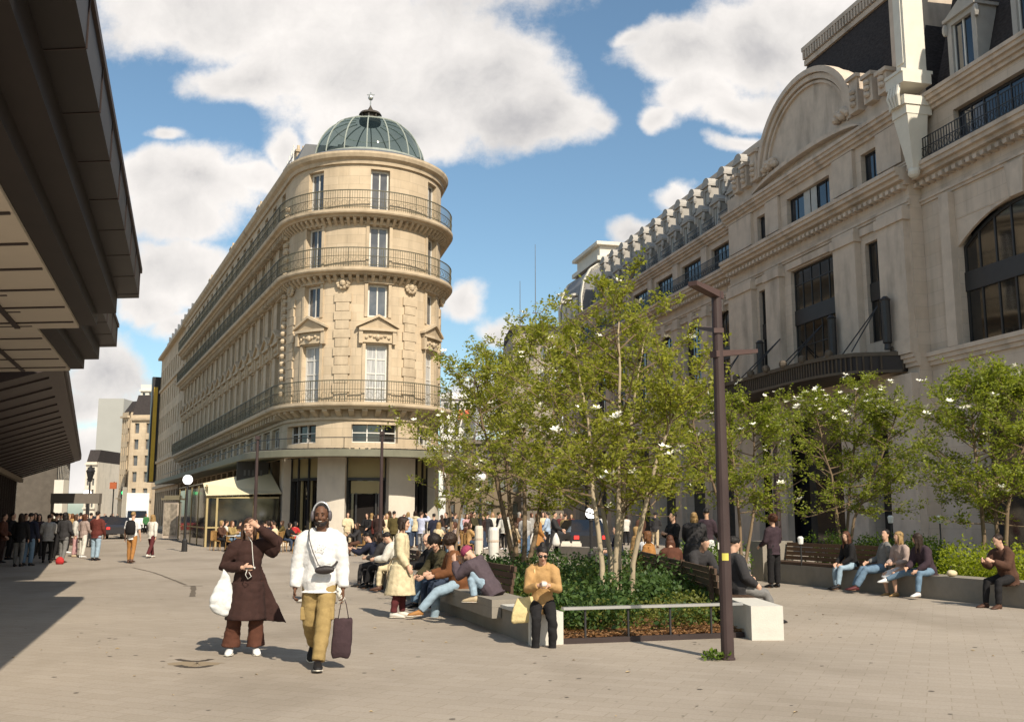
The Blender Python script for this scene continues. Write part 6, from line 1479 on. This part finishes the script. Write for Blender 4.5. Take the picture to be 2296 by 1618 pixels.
# walker hidden behind the man: long brown hair, white clothes, mid stride
person('woman with very long brown hair striding behind the man in white',gnd(722,1352),-120,h=1.68,hair='brown',hs='long',top='white',bot='offwhite',shoe='offwhite',lod=1,ll=(28,2,8,1),rl=(-26,2,6,1),la=(-15,8,15,2),ra=(15,8,25,2),fp=(0,35),bk='loose')
# ---- along the left bench of the bed
def bench(s,d,z=.53): p=FP(s,d,0); return Vector(p)
aL=math.degrees(math.atan2(lN.x,-lN.y))   # facing out from the bench on the left side
I=person('woman with sunglasses and a tan jacket perched on the pale end block',Vector(FP(.12,-.10,0))+Vector((.10,-.02,0)),2,h=1.63,hair='black',hs='bun',top='tan',bot='black',shoe='black',kind='collar',seat=.455,lod=0,lean=10,head=(0,22),
    la=(22,10,88,-34),ra=(22,10,88,-34),ll=(62,3,64,1),rl=(64,2,70,1),ease=.022,legw=.95,sexw=.92)
hp=I['hp'];HH=I['HH']; q=MB()
for s in (1,-1): ell(q,hp(s*.15,.40,.03),(.125*HH,.035*HH,.085*HH),I['Rh'],10,6)
q.tube([hp(-.33,.1,.06),hp(-.25,.38,.06),hp(0,.42,.06),hp(.25,.38,.06),hp(.33,.1,.06)],.02*HH,5); t=thing('sunglasses','dark sunglasses on the woman in the tan jacket','sunglasses',to_world(I,hp(0,.4,.03)),0); sub(I,t,'lenses',q,mat('dark_lens',(.008,.008,.008),rough=.15,var=0))
wr=(I['arms'][1][2]+I['arms'][-1][2])/2; q=MB(); q.box(wr.x-.035,wr.x+.035,wr.y-.10,wr.y-.02,wr.z-.01,wr.z+.045); t=thing('white_snack','small white paper snack held in both hands of the tan jacket woman','food',to_world(I,wr),0); sub(I,t,'paper',q,M_winframe,smooth=False,vox=.012)
sh=I['sp'](.30,-.085,.0); q=MB(); rr=[]
P0=Vector((-.235,-.05,I['O'].z-.11))
for z,a,b_,ox in ((.20,.145,.03,.05),(.12,.155,.05,.02),(0,.16,.06,-.01),(-.10,.15,.05,-.03),(-.135,.11,.03,-.03)): rr.append([tuple(P0+Vector((ox+a*max(-1,min(1,1.3*math.cos(x))),b_*math.sin(x),z+.25*a*math.cos(x)*.5))) for x in [2*PI*i/16 for i in range(16)]])
q.loft(rr); t=thing('tote_bag','pale yellow cloth tote beside the tan jacket woman','bag',to_world(I,P0),0); M_y=cloth('ytote',(.66,.53,.27)); sub(I,t,'bag_body',q,M_y,vox=.011,noise=.008)
q=MB(); q.tube([P0+Vector((.12,-.02,.22)),P0+Vector((.14,-.03,.35)),sh+Vector((.03,-.085,-.06)),sh+Vector((.02,.0,.03)),sh+Vector((.0,.07,-.05)),P0+Vector((.06,.06,.2))],[(.004,.012)]*6,6,ref=(0,1,0)); sub(I,t,'strap',q,M_y)
person('person in a magenta beanie bent over their knees on the stone seat',bench(2.15,-.12),-112,h=1.66,hair='black',hs='beanie',top='mauve',bot='ltjeans',shoe='beige',kind='hood',seat=.48,lod=0,lean=33,head=(0,34),
    la=(52,4,104,-18),ra=(48,6,108,-22),ll=(134,10,146,4),rl=(128,8,128,4),ease=.042,sexw=1.08,legw=1.05)
person('person with big dark hair in a shiny brown leather jacket on the stone seat',bench(3.7,-.02),aL-8,h=1.70,hair='dkbrown',hs='afro',top='leather',bot='ltjeans',shoe='orange',kind='collar',seat=.48,lod=0,lean=14,head=(-60,8),
    la=(18,12,60,-6),ra=(22,10,60,-8),ll=(72,6,30,2),rl=(62,10,58,6),ease=.04,sexw=1.06,bk='loose')
person('curly haired man in a dark olive jacket leaning forward on the bench',bench(5.1,-.2),aL+12,h=1.76,hair='black',hs='afro',top='olivedk',bot='dkjeans',shoe='offwhite',kind='collar',seat=.46,lod=0,lean=26,head=(55,10),
    la=(26,10,38,-20),ra=(26,10,38,-20),ll=(80,8,74,2),rl=(78,8,80,2),ease=.035,sexw=1.05)
person('bald man in black beside the curly haired man on the bench',bench(5.85,-.2),aL+4,h=1.75,hair='grey',hs='bald',top='black',bot='jeans',shoe='black',kind='collar',seat=.46,lod=0,lean=18,head=(35,16),la=(36,8,50,-10),ra=(36,8,50,-10),ll=(82,8,70,2),rl=(80,8,76,2),ease=.03)
person('person in a thick cream knit seated at the far stone seat',bench(9.3,-.15),aL-20,h=1.68,hair='black',hs='short',top='offwhite',bot='cream',shoe='brown',kind='hood',seat=.48,lod=1,lean=22,head=(-10,25),la=(26,10,58,-20),ra=(26,10,58,-20),ll=(84,8,80,2),rl=(84,8,80,2),ease=.05)
person('dark clothed woman looking down beside the cream knit on the bench',bench(10.3,-.1),aL-25,h=1.66,hair='dkbrown',hs='mid',top='charcoal',bot='black',shoe='black',kind='collar',seat=.46,lod=1,lean=18,head=(0,25),la=(26,10,58,-20),ra=(26,10,58,-20),ll=(82,8,70,2),rl=(82,8,74,2),ease=.03)
person('dark dressed person bent low nearest the street end of the bench',bench(11.2,-.05),aL-30,h=1.70,hair='black',hs='short',top='navy',bot='charcoal',shoe='black',seat=.46,lod=1,lean=26,head=(0,20),la=(50,8,60,-15),ra=(50,8,60,-15),ll=(80,8,76,2),rl=(80,8,80,2))
# ---- along the right bench of the bed
aR=math.degrees(math.atan2(rN.x,-rN.y))
def rb(s,d): return Vector(FQ(s,d,0))
person('person in dark grey stretched out on the bench behind the tall post',rb(2.0,-.1),aR+18,h=1.72,hair='black',hs='short',top='charcoal',bot='grey',shoe='black',kind='hood',seat=.46,lod=1,lean=-8,head=(0,20),la=(20,10,60,-10),ra=(10,14,50,-8),ll=(78,8,40,4),rl=(80,6,60,3),bk='loose',ease=.04)
person('dark dressed person hunched right of the brown haired woman on the back bench',rb(5.0,-.2),aR-60,h=1.75,hair='black',hs='crop',top='charcoal',bot='black',shoe='black',kind='collar',seat=.46,lod=1,lean=30,head=(0,15),la=(26,10,48,-20),ra=(26,10,48,-20),ll=(80,8,74,2),rl=(80,8,74,2),ease=.04,sexw=1.1)
person('long brown haired woman in an orange top hunched on the back bench',rb(6.4,-.25),aR+100,h=1.64,hair='auburn',hs='long',top='rust',bot='jeans',shoe='white',seat=.46,lod=1,lean=22,head=(-20,20),la=(16,10,58,-20),ra=(16,10,58,-20),ll=(80,8,74,2),rl=(80,8,74,2))
person('large person in a long charcoal coat seen from behind at the back bench',gnd(1560,1300),170,h=1.74,hair='blond',hs='mid',top='charcoal',bot='black',shoe='black',kind='coat',lod=1,hem=-.25,lean=12,sexw=1.2,ease=.05,la=(20,8,40,-5),ra=(20,8,40,-5))
person('tall person in a plum jumper over a white skirt standing behind the bench',gnd(1588,1292),150,h=1.84,skin='tan',hair='black',hs='short',top='plum',bot='white',shoe='white',bk='skirt',lod=1,head=(30,15),la=(15,8,50,-8),ra=(15,8,50,-8))
person('person in an orange jacket sitting among the magnolia stems',rb(8.6,-.3),aR+150,h=1.66,hair='ginger',hs='mid',top='orange',bot='brown',shoe='brown',kind='collar',seat=.46,lod=1,lean=12,la=(16,10,48,-20),ra=(16,10,48,-20),ll=(82,8,76,2),rl=(82,8,76,2))
person('small figure in a white top seated low behind the shrubs',gnd(1447,1288),160,h=1.5,hair='grey',hs='short',top='white',bot='brown',shoe='brown',seat=.40,lod=1,lean=24,la=(26,10,38,-20),ra=(26,10,38,-20),ll=(84,8,76,2),rl=(84,8,76,2))
person('brown jacketed person talking beside the orange jacket',gnd(1420,1285),100,h=1.68,hair='blond',hs='mid',top='tan',bot='brown',shoe='brown',seat=.46,lod=1,lean=10,la=(20,10,58,-20),ra=(20,10,58,-20),ll=(84,8,76,2),rl=(84,8,76,2))
person('person in black standing before the orange jacket with hands together',gnd(1513,1300),-60,h=1.72,hair='black',hs='short',top='black',bot='black',shoe='black',kind='collar',lod=1,la=(20,8,90,-30),ra=(20,8,90,-30))
person('person in dark navy seated left of the magnolia stems',gnd(1392,1285),-80,h=1.68,hair='dkbrown',hs='short',top='navy',bot='dkjeans',shoe='black',seat=.46,lod=1,lean=10,la=(20,10,48,-20),ra=(20,10,48,-20),ll=(84,8,76,2),rl=(84,8,76,2))
# ---- right hand side
I=person('curly auburn haired woman in black standing at the right with a white bag',gnd(1738,1317),-150,h=1.66,hair='auburn',hs='afro',top='plum',bot='black',shoe='black',kind='collar',lod=1,la=(12,8,50,-6),ra=(8,10,60,10),ll=(2,2,2,1),rl=(3,3,2,1),bk='loose',sexw=.98)
P0=I['arms'][-1][2]; q=MB(); q.box(P0.x-.10,P0.x+.06,P0.y-.09,P0.y-.03,P0.z-.14,P0.z+.09); t=thing('white_bag','small white bag on the arm of the woman in black at the right','bag',to_world(I,P0),0); sub(I,t,'bag_body',q,M_winframe,vox=.02,noise=.01)
aB=math.degrees(math.atan2(n.x,-n.y)) if False else math.degrees(math.atan2(FB.n.x,-FB.n.y))
def sb(px,py,off=-.12):
    a=ray(px,py)[0]; s=(a*FB.O.y-FB.O.x)/(FB.u.x-a*FB.u.y); return Vector(FB(s,off,0)),s
def right_sit(px,py,**k):
    l=k.pop('label'); off=k.pop('off',-.12); dy=k.pop('dyaw',0); p,s=sb(px,py,off); return person(l,p,aB+dy,seat=.46,lod=1,**k)
right_sit(1905,1290,label='long haired woman in a black top and pale jeans leftmost of the seated four',h=1.64,hair='auburn',hs='long',top='black',bot='ltjeans',shoe='black',lean=12,head=(20,5),la=(16,10,38,-20),ra=(16,10,38,-20),ll=(84,6,72,2),rl=(80,6,82,2),dyaw=-10)
right_sit(1972,1295,label='dark haired person in a grey shirt leaning back beside the black top',h=1.74,hair='black',hs='short',top='grey',bot='jeans',shoe='maroon',kind='collar',lean=-8,head=(40,0),la=(-10,14,20,4),ra=(20,8,50,-8),ll=(84,4,52,2),rl=(84,10,60,4),dyaw=-25,bk='loose')
right_sit(2017,1305,label='fair woman in a light blouse and white skirt among the seated four',h=1.66,hair='blond',hs='mid',top='stripe',bot='white',shoe='tan',bk='skirt',lean=6,head=(-15,0),la=(11,10,68,-20),ra=(11,10,58,-20),ll=(78,8,82,2),rl=(74,8,84,2))
right_sit(2075,1315,label='woman with long dark hair in a plum coat rightmost of the seated four',h=1.68,hair='dkbrown',hs='long',top='plum',bot='jeans',shoe='white',kind='collar',lean=20,head=(-60,10),la=(16,10,38,-20),ra=(16,10,48,-20),ll=(86,10,74,2),rl=(82,40,20,40),ease=.035)
right_sit(2270,1340,label='person in a brown jacket holding a paper at the far right edge',h=1.70,hair='dkbrown',hs='short',top='brown',bot='black',shoe='brown',kind='hood',lean=14,head=(0,18),la=(30,8,85,-22),ra=(30,8,85,-22),ll=(80,6,74,2),rl=(80,6,74,2),ease=.045,off=.05)
p,s=sb(2126,1318); q=MB(); q.ball((p.x,p.y,.53),(.11,.09,.07),10,7); tag(remesh(q,'cloth_bundle',cloth('cream',CC['cream']),None,.02,1,.01),'small cream bundle left on the bench right of the plum coat','bag')
# ---- left: street walkers and the queue under the long roof
person('man with a black backpack and ochre trousers walking away',gnd(293,1262),178,h=1.76,hair='blond',hs='crop',top='white',bot='orange',shoe='brown',lod=1,la=(-5,12,12,4),ra=(5,12,12,4),ll=(8,2,6,1),rl=(-10,2,10,1),sleeve=.42)
q=MB(); g0=gnd(293,1262); 
t=thing('backpack','black backpack on the man in ochre trousers','backpack',g0+Vector((0,-.2,1.2)),0); q.loft([[(g0.x+a*math.cos(x),g0.y-.20+b_*math.sin(x),z) for x in [2*PI*i/12 for i in range(12)]] for z,a,b_ in ((.98,.14,.06),(1.05,.18,.11),(1.25,.18,.12),(1.42,.15,.10),(1.48,.08,.04))]); q.build('pack',cloth('black',CC['black']),t,smooth=True)
person('woman in a white top and maroon trousers striding off to the right',gnd(338,1250),160,h=1.70,hair='blond',hs='long',top='offwhite',bot='maroon',shoe='offwhite',lod=1,la=(25,10,30,2),ra=(-15,12,15,2),ll=(20,4,4,2),rl=(-20,4,12,2),bk='loose')
person('slim person in black walking away beyond the white top',gnd(371,1207),175,h=1.74,hair='dkbrown',hs='short',top='black',bot='black',shoe='cream',lod=1,la=(12,12,25,4),ll=(8,2,4,1),rl=(-8,2,8,1))
person('person in a red jacket near the street front',gnd(388,1193),-150,h=1.68,hair='dkbrown',hs='short',top='maroon',bot='charcoal',shoe='black',lod=2)
person('person in brown browsing the newsstand posters',gnd(432,1208),-60,h=1.70,hair='brown',hs='mid',top='brown',bot='beige',shoe='brown',lod=1,la=(16,10,58,-20),ra=(20,8,50,-8))
Q=[('burgundy jumper and pale jeans walking away with wide sleeves',213,1256,170,1.78,'burgundy','ltjeans','black','black','short',1.15),
('pale trousers and patterned top beside the burgundy jumper',184,1250,150,1.68,'stripe','offwhite','white','auburn','mid',1),
('floral top over bare legs in the queue',165,1248,120,1.66,'patchwhite','pink','beige','brown','mid',1),
('long black coat and grey trousers in the queue',140,1262,165,1.74,'charcoal','grey','brown','black','mid',1.05),
('black coat with beige lining in the middle of the queue',120,1256,150,1.72,'black','black','black','dkbrown','short',1),
('pale grey hooded top in the shade of the roof',104,1262,200,1.66,'ltgrey','black','black','dkbrown','short',1.1),
('navy jacket and faded jeans in the shade',62,1268,170,1.72,'navy','jeans','black','black','short',1.05),
('dark top and pale grey trousers in the deep shade',40,1270,185,1.70,'black','grey','black','dkbrown','mid',1),
('rust coat at the far left edge in the shade',2,1262,100,1.70,'rust','dkbrown','black','dkbrown','short',1.05),
('all black outfit standing at the dark wall',22,1254,90,1.72,'black','black','black','black','short',1),
('tan jacket further along the queue',158,1222,160,1.70,'tan','dkbrown','brown','ginger','mid',1),
('orange scarf and dark coat further along the queue',146,1228,-30,1.70,'orange','black','black','blond','mid',1),
('dark coat beyond the burgundy jumper',200,1226,170,1.74,'charcoal','charcoal','black','black','short',1),
('cream jacket far along the queue',178,1216,-20,1.68,'cream','brown','brown','blond','mid',1),
('pink jumper far along the queue',192,1208,30,1.66,'pink','jeans','white','brown','mid',1),
('brown coat far along the queue',170,1208,10,1.70,'brown','black','black','dkbrown','short',1),
('olive coat and black trousers in the thick of the queue',130,1244,150,1.72,'olive','black','black','dkbrown','short',1.05),
('plum jacket near the front of the queue',82,1252,20,1.68,'plum','charcoal','black','black','mid',1),
('khaki parka near the front of the queue',112,1240,-40,1.76,'khaki','dkjeans','black','brown','short',1.1),
('grey jumper in the middle of the queue',148,1240,100,1.70,'grey','black','white','blond','mid',1),
('dark navy coat at the back of the queue',176,1232,200,1.74,'navy','charcoal','black','black','short',1.05),
('beige coat at the back of the queue',160,1212,30,1.66,'beige','black','black','brown','bob',1),
('brown jacket in the deep shade by the wall',52,1248,60,1.70,'brown','black','black','dkbrown','short',1),
('charcoal coat in the deep shade by the wall',74,1244,10,1.72,'charcoal','black','black','black','mid',1),
('white shirt at the far end of the queue',132,1206,0,1.74,'white','navy','black','brown','short',1)]
for k,(l,px,py,yw,hh,tp,bt,shn,hr_,hst,sw_) in enumerate(Q):
    rr=random.Random(k); person('person in '+l,gnd(px,py),yw,h=hh,hair=hr_,hs=hst,top=tp,bot=bt,shoe=shn,lod=1 if py>1240 else 2,sexw=sw_,la=(rr.uniform(-10,25),10,rr.uniform(10,70),-4),ra=(rr.uniform(-10,25),10,rr.uniform(10,70),-4),ll=(rr.uniform(-4,10),3,4,1),rl=(rr.uniform(-10,4),3,6,1),bk=rr.choice(('trousers','loose')),kind=rr.choice(('shirt','collar')),ease=.03,group='people queuing under the long roof')
q=MB(); g0=gnd(120,1264); q.loft([[(g0.x+.25+a*math.cos(x),g0.y-.1+b_*math.sin(x),z) for x in [2*PI*i/12 for i in range(12)]] for z,a,b_ in ((.0,.12,.08),(.1,.15,.1),(.2,.12,.08),(.25,.05,.03))]); tag(q.build('red_bag',cloth('red',CC['red']),None,smooth=True),'red bag on the ground at the feet of the queue','bag')
FS_=[('dark coat left of the white van',262,1178,'charcoal','black'),('brown jacket left of the white van',272,1182,'brown','navy'),('red top beyond the queue',248,1172,'rust','black'),('black coat in the middle of the far street',236,1174,'black','black'),
('white shirt in the middle of the far street',300,1184,'white','navy'),('pale blue top by the van',318,1192,'skyblue','jeans'),('green top by the van',326,1196,'green','black'),('tan coat at the street end',226,1170,'tan','brown'),('grey coat at the street end',214,1171,'grey','black'),
('plum coat at the street end',252,1183,'plum','black'),('black puffer beyond the dark car',276,1170,'black','jeans'),('cream coat beyond the dark car',284,1168,'cream','black'),('charcoal suit at the far crossing',244,1166,'charcoal','charcoal'),('light blue shirt at the far crossing',230,1165,'skyblue','navy'),('maroon jumper at the far crossing',256,1167,'maroon','black'),('dark green coat far along the kerb',206,1176,'olivedk','black'),('grey hoodie far along the kerb',218,1180,'grey','jeans'),('navy coat left of the queue end',232,1184,'navy','black')]
for k,(l,px,py,tp,bt) in enumerate(FS_): person('distant person in a '+l,gnd(px,py),random.choice((0,180,160,20)),h=1.7,hair=random.choice(('black','brown','dkbrown')),hs='short',top=tp,bot=bt,lod=2,ll=(8,2,4,1),rl=(-8,2,6,1),group='walkers far down the left street')
# ---- crowd before the tower
G='crowd on the cafe terrace before the tower'
ST_=[('light jacket over a white shirt in the cafe doorway',797,1218,10,1.82,'white','beige','ginger','short'),
('dark brown jacket with his back turned before the door',847,1236,175,1.78,'dkbrown','black','black','short'),
('olive jacket with his back turned right of the slim post',882,1240,170,1.80,'olive','olivedk','black','crop'),
('long blond hair left of the olive jacket',866,1232,20,1.70,'cream','black','blond','long'),
('pale blue shirt with both arms raised to his face',944,1236,150,1.78,'lilac','ltgrey','brown','short'),
('black coat between the door and the brown jacket',822,1232,-20,1.72,'black','black','dkbrown','mid'),
('beige jacket behind the brown jacket',832,1226,160,1.72,'beige','brown','blond','mid'),
('navy jumper behind the pale blue shirt',972,1238,200,1.70,'navy','navy','black','short'),
('rust jumper right of the olive jacket',905,1228,0,1.66,'pink','brown','auburn','mid'),
('grey coat under the small magnolia',1020,1226,120,1.72,'grey','black','brown','short'),
('black jacket and white shirt under the small magnolia',1000,1224,-60,1.76,'black','charcoal','black','short'),
('pink striped top right of the small magnolia',1046,1226,30,1.68,'pink','jeans','brown','mid'),
('dark olive jacket by the globe lamp',1062,1228,60,1.78,'olivedk','black','black','short'),
('charcoal coat left of the white bin',1092,1230,150,1.74,'charcoal','black','dkbrown','short'),
('white patterned jacket left of the dark magnolia trunks',1130,1232,-30,1.70,'patchwhite','black','brown','mid'),
('black coat right of the white bin',1118,1228,100,1.76,'black','black','black','short'),
('khaki coat sitting low before the dark magnolia trunks',1156,1240,120,1.66,'beige','orange','brown','mid'),
('grey hooded top and blue jeans carrying a white bag',1178,1252,170,1.70,'ltgrey','blue','black','short'),
('orange coat and plum trousers walking right',1206,1256,110,1.74,'orange','plum','ginger','mid'),
('black suit walking with a white bag',1243,1244,80,1.80,'charcoal','charcoal','black','short'),
('white shirt behind the black suit',1228,1238,-100,1.76,'skyblue','black','black','short'),
('khaki jacket by the black car',1268,1238,140,1.70,'khaki','grey','brown','short'),
('maroon coat far behind the black suit',1258,1228,20,1.72,'maroon','black','brown','short'),
('black jacket left of the terrace lamp',1076,1222,0,1.74,'black','jeans','blond','mid')]
for k,(l,px,py,yw,hh,tp,bt,hr_,hst) in enumerate(ST_):
    rr=random.Random(100+k); up_='arms raised' in l
    a_=(70,20,110,-30) if up_ else (rr.uniform(0,30),9,rr.uniform(10,80),-6); b2=(80,20,110,-30) if up_ else (rr.uniform(0,30),9,rr.uniform(10,80),-6)
    st_=(20,4,6,2) if 'walk' in l else (rr.uniform(-3,6),3,4,1); s2=(-16,4,10,2) if 'walk' in l else (rr.uniform(-6,3),3,5,1)
    lo='low' in l
    person('person in '+('a ' if tp!='white' else 'a ')+l if not l.startswith('long') else 'person with '+l,gnd(px,py),yw,h=hh,hair=hr_,hs=hst,top=tp,bot=bt,shoe=rr.choice(('black','brown','white')),lod=1,la=a_,ra=b2,ll=(84,8,76,2) if lo else st_,rl=(84,8,76,2) if lo else s2,seat=.45 if lo else None,
        kind='coat' if ('coat' in l and not lo) else rr.choice(('shirt','collar')),hem=-.2 if 'coat' in l and not lo else None,bk=rr.choice(('trousers','loose')),ease=.03,sexw=rr.uniform(.95,1.12),group=G)
for px,py,Y,lab in ((1196,1232,0,'white tote swinging from the person in jeans'),(1248,1232,0,'white carrier bag held by the person in the black suit')):
    g0=gnd(px-1,1250); q=MB(); q.loft([[(g0.x+a*math.cos(x),g0.y+.02+b_*math.sin(x),z) for x in [2*PI*i/12 for i in range(12)]] for z,a,b_ in ((.45,.12,.05),(.55,.16,.07),(.75,.12,.06),(.95,.03,.02))]); tag(q.build('carrier_bag',M_winframe,None,smooth=True),lab,'bag')
# seated on the terraces: chairs, tables, sitters
SEAT=[(492,1234,'brown','blond'),(517,1236,'khaki','ginger'),(551,1238,'skyblue','black'),(582,1236,'charcoal','brown'),(603,1234,'navy','dkbrown'),(622,1238,'cream','brown'),(640,1236,'black','dkbrown'),(655,1234,'red','black'),(500,1226,'offwhite','brown'),(534,1226,'dkbrown','black'),(566,1226,'plum','blond'),(594,1226,'beige','brown'),(612,1226,'maroon','black'),(634,1226,'olive','brown'),
 (978,1246,'cream','blond'),(1004,1242,'tan','blond'),(1026,1246,'stripe','auburn'),(1050,1244,'tan','brown'),(1040,1234,'rust','brown'),(986,1232,'grey','black'),(1014,1232,'patchwhite','dkbrown'),(806,1246,'charcoal','brown')]
SIDE={}
desc={'brown':'brown','khaki':'khaki','skyblue':'pale blue','charcoal':'charcoal','navy':'navy','cream':'cream','black':'black','red':'bright red','offwhite':'off white','dkbrown':'dark brown','plum':'plum','beige':'beige','maroon':'maroon','olive':'olive','tan':'tan','stripe':'pinkish','rust':'rust','grey':'grey','patchwhite':'mottled white'}
for k,(px,py,tp,hr_) in enumerate(SEAT):
    rr=random.Random(200+k); yw=rr.choice((70,-70,110,-100,150,180)); g0=gnd(px,py)
    where='by the cream awning' if px<610 else ('by the tower shopfront' if px<700 else ('before the door' if px<900 else 'right of the tower'))
    back='front row' if (py>1230 if px<700 else py>1238) else 'back row'
    key=(desc[tp],where); 
    person('%s haired person in %s seated %s, %s'%({'dkbrown':'dark brown'}.get(hr_,hr_),desc[tp],where,back),g0,yw,h=rr.uniform(1.62,1.8),hair=hr_,hs=rr.choice(('short','mid','bob')) if hr_!='ginger' else 'mid',top=tp,bot=rr.choice(('black','dkjeans','brown','jeans','charcoal')),shoe='black',lod=2,seat=.46,lean=rr.uniform(2,20),head=(rr.uniform(-30,30),0),la=(rr.uniform(20,45),8,rr.uniform(40,90),-10),ra=(rr.uniform(20,45),8,rr.uniform(40,90),-10),ll=(84,8,78,2),rl=(84,8,82,2),group=G,kind=rr.choice(('shirt','collar')))
    c_=put_chair(g0.x,g0.y,rad(yw),'rattan chair of the %s sitter %s, %s'%(desc[tp],where,back))
    if k%2==0: put_table(g0.x+.62*math.sin(rad(yw)),g0.y-.62*math.cos(rad(yw)),'round table of the %s sitter %s, %s'%(desc[tp],where,back))
for k,(px,py) in enumerate(((482,1233),(528,1234),(570,1238),(668,1240))): put_chair(*gnd(px,py)[:2],rad(40+70*k),('empty rattan chair at the left end of the cream awning','empty rattan chair third from the awning end','empty rattan chair before the pale blue sitter','empty rattan chair nearest the walking man')[k])
# more of the standing crowd, told apart by clothes, hair and where they stand
TOPN={'black':'black','charcoal':'charcoal','navy':'navy','brown':'brown','dkbrown':'dark brown','beige':'beige','cream':'cream','white':'white','ltgrey':'light grey','grey':'grey','olive':'olive','tan':'tan','skyblue':'pale blue','burgundy':'burgundy','patchwhite':'mottled white','plum':'plum','offwhite':'off white'}
BOTN={'black':'black trousers','jeans':'blue jeans','dkjeans':'dark jeans','charcoal':'charcoal trousers','brown':'brown trousers','beige':'beige trousers'}
PL_=[(704,'left of the walking man'),(756,'before the left pale pier '),(778,'before the left pale pier'),(812,'before the cafe door'),(838,'before the cafe door'),(858,'before the cafe door'),(872,'before the right pale pier'),(892,'before the right pale pier'),(914,'before the right pale pier'),(930,'before the right pale pier'),
(956,'right of the tower piers'),(990,'under the small magnolia'),(1012,'under the small magnolia'),(1034,'under the small magnolia'),(1056,'by the opal globe lamp'),(1084,'by the opal globe lamp'),(1104,'behind the white bin'),(1122,'behind the white bin'),(1140,'behind the dark trunks'),(1164,'behind the dark trunks'),(1192,'behind the dark trunks'),(1218,'behind the dark trunks'),(1282,'beside the black car'),(1330,'behind the pale stems'),(1352,'behind the pale stems'),(1405,'behind the pale stems'),(1438,'behind the pale stems'),(1470,'behind the pale stems')]
rr=random.Random(77); used=set()
for k,(px,pl) in enumerate(PL_):
    while True:
        tp=rr.choice(list(TOPN)); bt=rr.choice(list(BOTN)); hr_=rr.choice(('black','brown','dkbrown','blond','auburn','grey'))
        lab='person in %s and %s with %s hair %s'%(TOPN[tp],BOTN[bt],{'dkbrown':'dark brown'}.get(hr_,hr_),pl)
        if (tp,pl) not in used: used.add((tp,pl)); break
    person(lab,gnd(px,rr.uniform(1214,1232)),rr.choice((0,20,-30,70,-80,120,160,180,200)),h=rr.uniform(1.62,1.84),hair=hr_,hs=rr.choice(('short','short','mid','bob','long')),top=tp,bot=bt,shoe=rr.choice(('black','brown','white')),lod=2,
        la=(rr.uniform(-5,30),9,rr.uniform(10,80),-8),ra=(rr.uniform(-5,30),9,rr.uniform(10,80),-8),ll=(rr.uniform(-2,10),3,5,1),rl=(rr.uniform(-10,3),3,6,1),kind=rr.choice(('shirt','collar','hood')),bk=rr.choice(('trousers','loose')),ease=.03,sexw=rr.uniform(.93,1.12),group=G)
bake()
